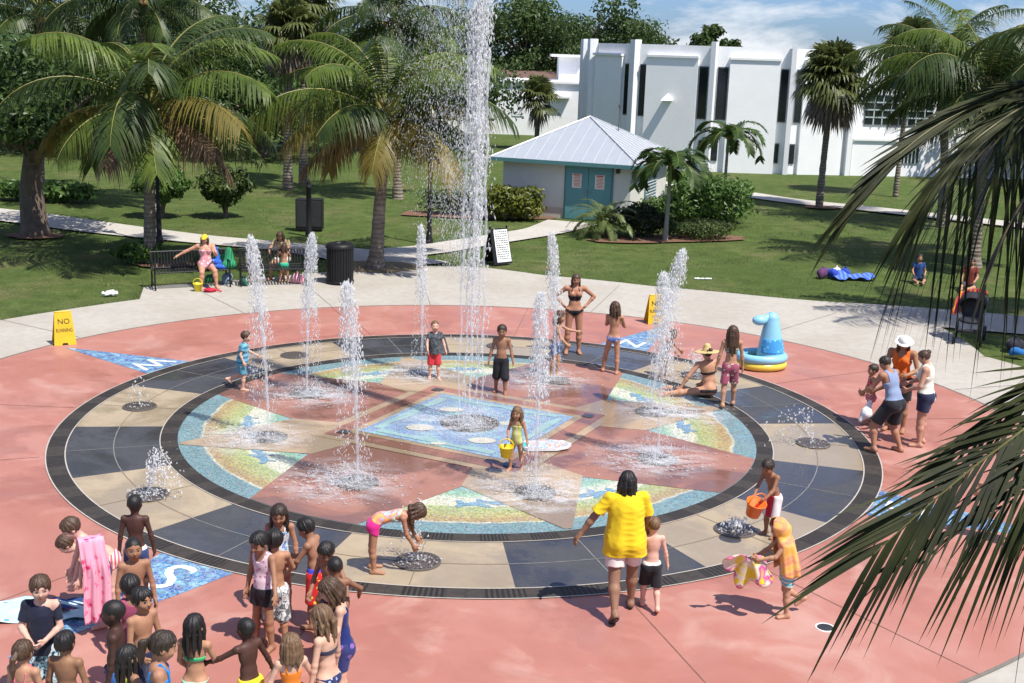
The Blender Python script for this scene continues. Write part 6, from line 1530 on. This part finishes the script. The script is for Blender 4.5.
# --- rear of the ring
person('bikini', 576, 279.5, 1.66, 184, 'woman in a black bikini standing with her hands on her hips', (.33, .16, .095), ('wet', 'brown'), [brief(BLACK, z0=-.05, sl=.8), top(BLACK, top=.11, bot=.17)], 1.0, a=1.0, w=1.08, hp=12, L=(2, 3, -2), Rt=(3, 4, -2), AL=(-14, 50, 22, -42), AR=(-14, 50, 22, -42))
person('splashgirl', 560, 317, 1.28, -100, 'child with an arm held out in the rear jet before the bikini woman', 'tan', ('bob', 'brown'), [trunks(fab((.10, .17, .35), 'floral', (.4, .45, .5)), .5), tank(fab((.45, .3, .3), 'floral', (.3, .3, .45)))], .2, a=.4, w=.9, lean=6, L=(8, 3, -4), Rt=(-4, 4, -10), AL=(60, 10, 82, 5), AR=(20, 10, 45, 0))
person('backgirl', 615, 307.5, 1.42, -14, 'girl in a blue patterned bikini bottom seen from behind with legs apart', (.36, .18, .11), ('bob', 'brown'), [brief(fab((.10, .14, .34), 'floral', (.5, .45, .5)), z0=-.05, sl=.7)], .4, a=.6, w=.9, hyaw=40, L=(8, 14, 4), Rt=(-3, 4, -5), AL=(34, 10, 110, -28), AR=(30, 12, 100, -28))
person('toddler2', 673, 334, .98, -110, 'toddler in a dark patterned swimsuit leaning forward, behind the leaning jet', 'mid', ('short', 'brown'), [onep(fab((.03, .03, .05), 'floral', (.4, .38, .38)), sl=.5)], .2, a=.2, w=.92, lean=22, L=(12, 4, -4), Rt=(-2, 4, -10), AL=(34, 8, 50, 0), AR=(30, 8, 44, 0))
person('straw', 707, 353, 1.62, 84, 'woman in a straw hat and black bikini sitting on the paving with legs stretched out', (.40, .21, .13), ('bun', 'dark'), [brief(BLACK, z0=-.06, sl=.5, waist=.02), top(BLACK, top=.115, bot=.145)], 1.0, ('straw_hat', 'straw', fab((.55, .40, .17), None)), a=1.0, w=1.12, lean=8, twist=-72, hyaw=-50, hp=6, L=(84, 8, 84, 6), Rt=(66, 12, 104, 10), AL=(38, 14, 30, 4), AR=(30, 14, 28, 4))
person('trunkgirl', 733, 332, 1.46, -4, 'long haired girl in bikini top and flowered shorts beside the sitting woman', 'tan', ('long', 'brown'), [trunks(fab((.30, .07, .12), 'floral', (.6, .5, .4), (.1, .04, .06)), .85, inf=.013), top(fab((.10, .14, .10), 'stripes_h', (.3, .35, .28)), halter=True, top=.09, bot=.15)], .4, a=.65, w=.92, L=(-10, 4, -16), Rt=(12, 4, 6), AL=(-2, 14, 8, 10), AR=(4, 12, 12, 8), fp=(20, 0))
person('boy7', 502, 331, 1.28, 176, 'shirtless boy in long black shorts walking towards the camera by the central jet', (.26, .13, .075), ('short', 'dark'), [trunks(BLACK, 1.05, inf=.016)], 0, a=.4, w=.94, L=(10, 4, 2), Rt=(-8, 4, -14), AL=(6, 16, 14, 12), AR=(-4, 16, 10, 12), hp=10)
person('boy6', 435, 326, 1.12, 192, 'small boy in a dark shirt and red shorts behind the narrow rear jet', 'fair', ('buzz', 'light'), [trunks(fab((.55, .04, .05)), .95, inf=.016), shirt(fab((.04, .05, .06), 'camo', (.1, .11, .12)), 'rash_guard', hem=-.03)], 0, a=.32, w=.95, L=(6, 4, 0), Rt=(0, 4, -6), AL=(10, 20, 20, 12), AR=(16, 14, 40, 0))
person('runner', 246, 336.5, 1.08, -82, 'child in a light blue shirt running right through the left jet', 'fair', ('short', 'brown'), [trunks(fab((.10, .30, .40), 'floral', (.5, .6, .6)), .8, inf=.014), shirt(fab((.16, .44, .55), 'stripes_h', (.05, .18, .3), None, .5), 'rash_guard', hem=-.02)], 0, a=.3, w=.92, lean=10, L=(-12, 4, -70), Rt=(6, 3, -4), fp=(40, 0), AL=(22, 14, 60, 4), AR=(-22, 14, 20, 4))
person('toddler', 517, 413, .98, 158, 'toddler in a yellow green swimsuit carrying a yellow bucket, left of the foam board', (.33, .17, .10), ('bob', 'light'), [onep(fab((.45, .50, .14), 'stripes_v', (.55, .5, .3), None, .6), sl=.5)], .1, a=.18, w=.95, hp=8, L=(-8, 5, -14), Rt=(10, 4, 4), AL=(-2, 18, 6, 14), AR=(14, 12, 58, -18), fp=(12, 0))
person('bendgirl', 417, 512, 1.22, -84, 'girl in bright pink bottoms bending over to catch water from a drain', (.30, .15, .09), ('wet', 'brown'), [brief(fab((.62, .02, .22)), z0=-.075, sl=.25, waist=.05), ('swim_top', g_tank, fab((.70, .42, .10), 'tiedye', (.75, .2, .2), (.2, .55, .6)), dict(hem=.05, inf=.008, wr=.001))], .3, a=.38, w=.92, lean=84, hp=70, L=(-6, 4, 2), Rt=(-3, 4, 4), AL=(20, 4, 34, -6), AR=(12, 4, 28, -6))
# --- benches
def seated(key, px, py, h, yaw, label, **k): return person(key, px, py, h, yaw, label, **k)
seated('capwoman', 204.5, 239, 1.64, 203, 'woman in a yellow cap and pink swimsuit sitting on the left bench', skin=(.42, .22, .14), hair=('bob', 'brown'), clothes=[onep(fab((.62, .25, .28), 'floral', (.75, .7, .7), (.3, .1, .15)))], fem=1.0, hat=('cap', 'cap', fab((.70, .48, .03))), a=1.0, w=1.2, lean=-4, hp=14, hyaw=-20, L=(80, 8, 4), Rt=(76, 8, -4), AL=(44, 10, 120, -20), AR=(-25, 62, -20, 60))
seated('benchkid', 251.5, 249, 1.12, 200, 'small child in white sitting at the left end of the second bench', skin='tan', hair=('short', 'dark'), clothes=[shirt(fab((.6, .6, .62)), 'tshirt', hem=-.02), trunks(fab((.3, .05, .08)), .7)], a=.35, w=.95, L=(78, 6, 4), Rt=(78, 6, 2), AL=(20, 12, 60, -10), AR=(20, 12, 60, -10))
seated('benchwoman', 280, 236, 1.62, 165, 'woman in a tan top sitting on the second bench, leaning over a child', skin='tan', hair=('bob', 'brown'), clothes=[shorts(fab((.5, .46, .4)), .7), shirt(fab((.38, .28, .15)), hem=-.02)], fem=1.0, a=1.0, w=1.1, lean=18, hp=35, L=(78, 8, 2), Rt=(78, 10, 0), AL=(40, 20, 70, -20), AR=(40, 18, 70, -25))
person('greenkid', 284, 247, 1.02, 12, 'small child in green shorts standing before the woman on the second bench', 'tan', ('bob', 'brown'), [trunks(fab((.03, .38, .22)), .55, inf=.018)], 0, a=.25, w=.95, L=(4, 10, 0), Rt=(2, 8, -2), AL=(40, 30, 80, 10), AR=(40, 26, 80, 0))
# --- shaded lawn at the right; shirt colours darkened to stand in for its shade
person('shade1', 920, 258, 1.3, 170, 'person in a blue shirt on the shaded grass behind the hanging leaflets', 'tan', ('short', 'dark'), [shirt(fab((.012, .05, .17)), hem=-.03), trunks(fab((.03, .04, .08)), .8)], 0, a=.5, w=1.0, L=(84, 18, 88, -20), Rt=(82, 16, 90, -16), AL=(20, 14, 60, -10), AR=(20, 14, 60, -10))
person('shade2', 972, 262, 1.45, 150, 'person in a red shirt on the shaded grass near the right edge', 'tan', ('short', 'dark'), [shirt(fab((.17, .03, .022)), hem=-.03), trunks(fab((.05, .05, .06)), .8)], 0, a=.7, w=1.05, L=(84, 18, 88, -20), Rt=(82, 16, 90, -16), AL=(20, 14, 60, -10), AR=(20, 14, 60, -10))
# --- the line of children at the lower left
person('pinktowel', 71, 528, 1.30, 118, 'fair boy with navy flowered shorts bending forward, a pink towel over his shoulder', 'pink', ('short', 'brown'), [trunks(fab((.025, .03, .09), 'floral', (.35, .04, .07), (.5, .5, .6)), .95, inf=.018)], 0, a=.42, w=.95, lean=30, hp=34, L=(4, 5, -4), Rt=(-2, 5, -6), AL=(6, 8, 14, 4), AR=(10, 8, 20, 0))
person('striped', 66, 544, 1.18, 112, 'child bent over behind the pink towel, in a pink striped swimsuit bottom', 'pink', ('short', 'brown'), [brief(fab((.62, .12, .22), 'stripes_y', (.75, .66, .5), None, 1.2), z0=-.08, sl=.2, waist=.06)], .2, a=.38, w=.95, lean=80, L=(4, 4, -4), Rt=(0, 4, -4), AL=(10, 6, 20, 0), AR=(10, 6, 20, 0))
person('darkboy', 134.5, 504, 1.22, 4, 'dark skinned boy in blue shorts standing with his back turned at the S mosaic', (.060, .028, .022), ('buzz', 'black'), [('waistband', g_trunks, WHITE, dict(ln=.1, waist=.055, inf=.010)), trunks(fab((.03, .06, .17)), .95, inf=.017, waist=.03)], 0, a=.4, w=.92, L=(4, 4, 0), Rt=(2, 4, -2), AL=(2, 14, 8, 8), AR=(-2, 16, 10, 6))
person('squint', 133.5, 549, 1.26, 206, 'shirtless tan boy with cropped hair facing the camera in front of the S mosaic', (.27, .135, .08), ('buzz', 'black'), [trunks(fab((.35, .1, .12), 'floral', (.6, .6, .6)), .9)], 0, a=.42, w=.95, L=(3, 4, -2), Rt=(3, 4, -2), AL=(4, 12, 14, 6), AR=(4, 12, 14, 4))
person('blackhair', 130, 586, 1.22, 30, 'child with thick black hair, mostly hidden in the middle of the line', 'mid', ('mop', 'black'), [tank(fab((.3, .06, .12)))], .1, a=.4, w=.92, L=(3, 4, -2), Rt=(3, 4, -2))
person('tanboy', 142, 600, 1.26, 236, 'shirtless boy with a black fringe looking to the right', (.32, .165, .10), ('mop', 'black'), [trunks(NAVY, .9)], 0, a=.42, w=.97, L=(3, 4, -2), Rt=(3, 4, -2), AL=(6, 12, 40, -10), AR=(8, 12, 45, -16))
person('darkprofile', 113, 613, 1.32, 100, 'dark skinned boy in profile facing left, with blue swim trunks', (.050, .023, .018), ('buzz', 'black'), [trunks(fab((.03, .10, .30)), .95, inf=.016)], 0, a=.45, w=.97, L=(3, 4, -2), Rt=(3, 4, -2), AL=(4, 10, 12, 4), AR=(4, 10, 16, 2))
person('rash', 40, 588, 1.30, 186, 'boy in a navy rash guard with pale seams, clasping his hands', 'pink', ('mop', 'brown'), [trunks(fab((.10, .25, .30), 'camo', (.55, .6, .62), (.02, .03, .06)), 1.1, inf=.018), shirt(fab((.012, .014, .032)), 'rash_guard', hem=-.05, inf=.010, sleeve=.7, loose=.8, wr=.003)], 0, a=.42, w=1.02, hp=8, hyaw=18, L=(3, 5, -2), Rt=(3, 5, -2), AL=(14, 12, 58, -36), AR=(14, 12, 58, -36))
person('pinkstraps', 23, 652, 1.16, -12, 'girl with a dark ponytail and thin pink straps at the lower left corner', (.36, .19, .12), ('pony', 'brown'), [onep(fab((.62, .16, .22)), top=.1)], .3, a=.38, w=.95, L=(3, 4, -2), Rt=(3, 4, -2))
person('bareback', 65, 643, 1.20, -6, 'bare backed boy with cropped black hair at the bottom edge', (.22, .115, .065), ('short', 'black'), [trunks(NAVY, .9)], 0, a=.4, w=.97, L=(3, 4, -2), Rt=(3, 4, -2), AL=(4, 14, 12, 8), AR=(4, 14, 12, 8))
person('longhair', 128, 657, 1.14, -40, 'girl with wet black hair in a yellow green suit at the bottom edge', 'mid', ('wet', 'black'), [onep(fab((.42, .50, .06)))], .3, a=.36, w=.92, L=(3, 4, -2), Rt=(3, 4, -2))
person('bluestrap', 163, 646, 1.45, -72, 'girl with a big dark ponytail and bright blue straps at the bottom edge', (.32, .165, .10), ('pony', 'dark'), [onep(fab((.02, .20, .55)))], .4, a=.55, w=1.0, hp=14, L=(3, 4, -2), Rt=(3, 4, -2))
person('greenbikini', 194.5, 626, 1.20, -6, 'girl in a green bikini with a wet black plait, seen from behind', (.36, .19, .115), ('wet', 'black'), [top(fab((.05, .42, .16)), halter=True, top=.11, bot=.14), brief(fab((.30, .55, .42), 'stripes_h', (.5, .65, .55)))], .4, a=.4, w=.95, hyaw=-10, L=(3, 4, -2), Rt=(3, 4, -2), AL=(10, 10, 40, -10), AR=(20, 14, 60, -20))
person('yellowtrunks', 246, 629, 1.14, 48, 'dark skinned child in yellow trunks reaching out with the left hand', (.062, .029, .022), ('buzz', 'black'), [trunks(fab((.72, .55, .03)), .8)], 0, a=.36, w=.95, lean=4, L=(6, 5, 0), Rt=(0, 5, -4), AL=(52, 30, 62, 20), AR=(-4, 28, 6, 26))
person('orangesuit', 290, 645, 1.14, 24, 'girl in an orange swimsuit with a wet brown bob, at the bottom edge', 'fair', ('bob', 'light'), [onep(fab((.75, .20, .015)), top=.09)], .3, a=.36, w=.95, hyaw=30, L=(3, 4, -2), Rt=(3, 4, -2), AL=(6, 22, 10, 20), AR=(10, 26, 20, 18))
person('navybikini', 322, 618, 1.30, 62, 'girl with long wet brown hair in a navy flowered bikini bottom', 'fair', ('wet', 'light'), [brief(fab((.02, .03, .10), 'dots', (.35, .4, .6))), top(fab((.03, .03, .06)), halter=True, top=.1, bot=.13)], .5, a=.48, w=.95, hp=22, L=(4, 4, -2), Rt=(2, 4, -4), AL=(2, 12, 8, 6), AR=(4, 12, 12, 6))
person('navysuit', 330, 590, 1.36, 104, 'taller girl in a navy one piece suit looking down to the left', 'fair', ('bob', 'brown'), [('swimsuit', g_onepiece, fab((.012, .022, .13)), dict(top=.06, z0=-.08, sl=.2)), ('swim_shorts', g_trunks, fab((.03, .035, .14), 'floral', (.2, .1, .3)), dict(ln=.6, inf=.009, flare=.4))], .4, a=.55, w=.95, lean=6, hp=30, L=(4, 4, -2), Rt=(0, 4, -4), AL=(8, 10, 26, 2), AR=(6, 10, 22, 4))
person('pinktop', 259, 543, 1.28, 150, 'girl in a pink and white top and black skirt holding out her hand', (.27, .135, .08), ('pony', 'black'), [shorts(BLACK, .42, inf=.02), tank(fab((.70, .52, .58), 'floral', (.45, .22, .32), None, 1.6), hem=.03, inf=.010)], .3, a=.42, w=.92, hp=20, L=(3, 6, -2), Rt=(2, 6, -3), AL=(22, 26, 36, 30), AR=(4, 10, 10, 6))
person('camoboy', 274.5, 540, 1.24, 16, 'shirtless boy in grey patterned trunks, seen from behind', (.33, .17, .10), ('mop', 'black'), [trunks(fab((.48, .50, .50), 'camo', (.10, .11, .12), (.7, .7, .7), 1.3), 1.05, inf=.018)], 0, a=.4, w=.95, L=(4, 4, 0), Rt=(-4, 4, -10), AL=(10, 14, 30, 0), AR=(24, 20, 50, -10))
person('whiteblue', 279, 514.5, 1.26, 186, 'girl in a white and blue swimsuit facing the camera, at the back of the group', (.30, .15, .09), ('wet', 'dark'), [onep(fab((.60, .62, .66), 'floral', (.06, .16, .45), (.3, .5, .6), 1.2), top=.055)], .3, a=.42, w=.92, hp=20, L=(3, 4, -2), Rt=(3, 4, -2), AL=(4, 14, 16, 4), AR=(4, 14, 16, 4))
person('redtrunks', 306, 528, 1.22, 76, 'shirtless boy in red flowered trunks facing left', (.27, .14, .085), ('short', 'black'), [trunks(fab((.55, .015, .02), 'floral', (.75, .6, .05), (.6, .02, .03)), .98, inf=.018), ('waistband', g_trunks, fab((.05, .05, .45)), dict(ln=.08, waist=.085, inf=.012))], 0, a=.4, w=.95, lean=8, hp=24, L=(4, 4, -2), Rt=(-2, 4, -6), AL=(30, 10, 70, -10), AR=(26, 12, 66, -14))
person('facedown', 326, 552, 1.20, 150, 'boy with black hair looking down, pressed behind the shaven headed one', (.24, .12, .075), ('short', 'black'), [trunks(NAVY, .9)], 0, a=.4, w=.92, hp=30, hroll=-8, L=(3, 4, -2), Rt=(3, 4, -2), AL=(14, 40, 30, 30), AR=(10, 14, 40, -10))
person('backhead', 335, 567, 1.18, 24, 'boy with close cropped hair, elbow raised, in the middle of the tight cluster', (.19, .095, .055), ('buzz', 'black'), [trunks(fab((.1, .1, .12)), .9)], 0, a=.4, w=.92, hp=12, L=(3, 4, -2), Rt=(3, 4, -2), AL=(20, 16, 60, -10), AR=(18, 52, 48, 10))

# --- what they hold and wear over the shoulder
hd = (ppt('bucketboy', 'wr', 'L') + ppt('bucketboy', 'wr', 'R')) / 2
bucket(hd + np.array([-.10, -.12, -.20]), .12, .2, (.78, .16, .02), 'orange sand bucket held by the boy in red trunks', R(18), R(30))
w = ppt('toddler', 'wr', 'R'); fd = PEOPLE['toddler']['Rm'] @ PEOPLE['toddler']['S']['R']['fdir']
bucket(w + fd * .06 + np.array([-.02, -.06, -.24]), .10, .16, (.75, .50, .01), 'yellow sand bucket carried by the toddler')
p = PEOPLE['pinktowel']; S = p['S']; sh = S['L']['sh'] + np.array([.02, -.02, .045])
def ptw(u, v):      # over the near shoulder, short end in front, long end hanging behind
    w = (u - .5) * .24; fold = (.026 * math.sin(u * 15 + 2.5 * v) + .014 * math.sin(u * 31 - 3 * v)) * min(1, abs(v - .22) * 3 + .15)
    if v < .16: q = (.16 - v) / .16; c = np.array([.10 * q + .02, 0, -.16 * q])
    else: q = (v - .16) / .84; c = np.array([-.07 - .06 * min(1, q * 3) - .02 * q, -.03 * q, -(sh[2] - .13) * q ** 1.05 + .02 * math.sin(PI * min(1, q * 6))])
    return sh + np.array([0, -.05, .015]) + c + np.array([fold, w * (1 + .2 * v) + .01 * math.sin(9 * v), 0])
o = link('beach_towel', sheet_mesh('beach_towel', ptw, 26, 40), fab((.74, .34, .45), 'floral', (.70, .16, .30), (.50, .02, .09), .8), None, tuple(p['loc']), math.atan2(p['Rm'][1, 0], p['Rm'][0, 0])); tag(o, 'long pink flowered towel hanging from the bending boy\'s shoulder', 'towel')
# hooded towel of the stepping child: a cape hung from the crown of the head over back and shoulders
p = PEOPLE['towelkid']; S = p['S']; hh, hc, Rh, Rc, h = S['hh'], S['head'], S['Rh'], S['Rc'], S['h']
c0 = hc + Rh @ np.array([0, -.06, .62]) * hh; c1 = hc + Rh @ np.array([0, -.06, .1]) * hh; c2 = S['neck'] + Rc @ np.array([0, -.01, .0]); c3 = S['hip'] + np.array([0, .0, -.02])
def hood(u, v):
    th = R(-142 + 284 * u); vs = [0, .05, .22, .36, .46, 1.0]
    rx_ = np.interp(v, vs, [.004, .30 * hh, .50 * hh, .42 * hh, .135 * h, .15 * h]); ry_ = np.interp(v, vs, [.004, .36 * hh, .60 * hh, .48 * hh, .10 * h, .12 * h])
    c = np.array([np.interp(v, [0, .22, .42, 1.0], [k[i] for k in (c0, c1, c2, c3)]) for i in range(3)])
    k = 1 + (.10 * math.sin(th * 6 + 1) + .05 * math.sin(th * 11)) * max(0, v - .3) * 1.6
    return c + np.array([rx_ * math.sin(th) * k, -ry_ * math.cos(th) * k, .012 * math.sin(5 * th) * v])
link('hooded_towel', sheet_mesh('hooded_towel', hood, 48, 44), fab((.74, .36, .07), 'tiedye', (.76, .42, .12), (.68, .24, .14), .4), p['obj'])
q = (ppt('towelkid', 'wr', 'L') + ppt('towelkid', 'wr', 'R')) / 2
def held(u, v):
    a = R(-200 + 210 * u); r = .03 + (.17 + .05 * math.sin(3 * u * 6)) * v ** .8; fold = .035 * math.sin(u * 26) * v
    return np.array([-.05 + r * math.cos(a) * 1.2, r * .5 * math.sin(2 * a) + fold, r * math.sin(a) * 1.2 - .10 * v * v + fold * .5])
o = link('beach_towel', sheet_mesh('beach_towel', held, 40, 16), fab((.72, .54, .03), 'tiedye', (.52, .04, .27), (.72, .66, .5), .5), None, tuple(q + np.array([-.06, -.05, .02]))); tag(o, 'bunched yellow and magenta towel in the hands of the hooded child', 'towel')
q = ppt('redgirl', 'wr', 'L') ; F = Fld(); F.rc((0, 0, 0), (-.06, -.05, -.22), .03, .08, .03); F.rc((-.06, -.04, -.2), (-.16, -.06, -.34), .07, .04, .04); F.noise = wr_noise(.01, 28, 4)
cloth('white_towel', F, .01, fab((.72, .72, .74)), 'white cloth dangling from the hand of the little girl in red', 'towel', None, tuple(q + np.array([-.02, 0, -.06])))
# ------------------------------------------------------------------ light and sky
SUN_EL, SH_AZ = R(60), R(139)
sd = np.array([-math.cos(SH_AZ) * math.cos(SUN_EL), -math.sin(SH_AZ) * math.cos(SUN_EL), math.sin(SUN_EL)])   # towards the sun
sl = bpy.data.lights.new('sun', 'SUN'); sl.energy = 4.8; sl.angle = R(.53); sl.color = (1.0, .955, .88)
so = bpy.data.objects.new('sun', sl); COL.objects.link(so); so.rotation_euler = Vector(sd).to_track_quat('Z', 'Y').to_euler(); so.location = (20, -10, 40)
w = bpy.data.worlds.new('World'); scene.world = w; w.use_nodes = True; nt = w.node_tree
sky = nt.nodes.new('ShaderNodeTexSky'); sky.sky_type = 'NISHITA'; sky.sun_disc = False; sky.sun_elevation = SUN_EL
sky.sun_rotation = math.atan2(sd[0], sd[1]); sky.air_density = 1.0; sky.dust_density = .6; sky.ozone_density = 1.0
bg = nt.nodes['Background']; bg.inputs[1].default_value = .10
tc = nt.nodes.new('ShaderNodeTexCoord'); mp = nt.nodes.new('ShaderNodeMapping'); mp.inputs['Scale'].default_value = (1.0, 1.0, 2.6); mp.inputs['Location'].default_value = (.35, .2, .05)
nt.links.new(tc.outputs['Generated'], mp.inputs[0])
nz = nt.nodes.new('ShaderNodeTexNoise'); nz.inputs['Scale'].default_value = 6.5; nz.inputs['Detail'].default_value = 9; nz.inputs['Roughness'].default_value = .62; nz.inputs['Distortion'].default_value = .35; nt.links.new(mp.outputs[0], nz.inputs['Vector'])
rp = nt.nodes.new('ShaderNodeValToRGB'); rp.color_ramp.elements[0].position = .47; rp.color_ramp.elements[1].position = .63; rp.color_ramp.elements[1].color = (.85, .85, .85, 1); nt.links.new(nz.outputs['Fac'], rp.inputs[0])
mx = nt.nodes.new('ShaderNodeMix'); mx.data_type = 'RGBA'; nt.links.new(rp.outputs[0], mx.inputs[0])
tint = nt.nodes.new('ShaderNodeMix'); tint.data_type = 'RGBA'; tint.blend_type = 'MULTIPLY'; tint.inputs[0].default_value = 1; nt.links.new(sky.outputs[0], tint.inputs[6]); tint.inputs[7].default_value = (.42, .60, 1.02, 1)
nt.links.new(tint.outputs[2], mx.inputs[6]); mx.inputs[7].default_value = (7.0, 7.2, 7.5, 1)
nt.links.new(mx.outputs[2], bg.inputs[0])
vs = scene.view_settings; vs.view_transform = 'Standard'; vs.look = 'None'; vs.exposure = 0.5; vs.gamma = 1.0; vs.use_curve_mapping = False
scene.cycles.max_bounces = 6; scene.cycles.transparent_max_bounces = 24; scene.cycles.caustics_reflective = False; scene.cycles.caustics_refractive = False
for o in COL.objects:
    if o.parent is None and 'label' in o and len(str(o['label']).split()) > 16: print('LONG', o['label'])
print('script seconds', round(time.time() - T0, 1))
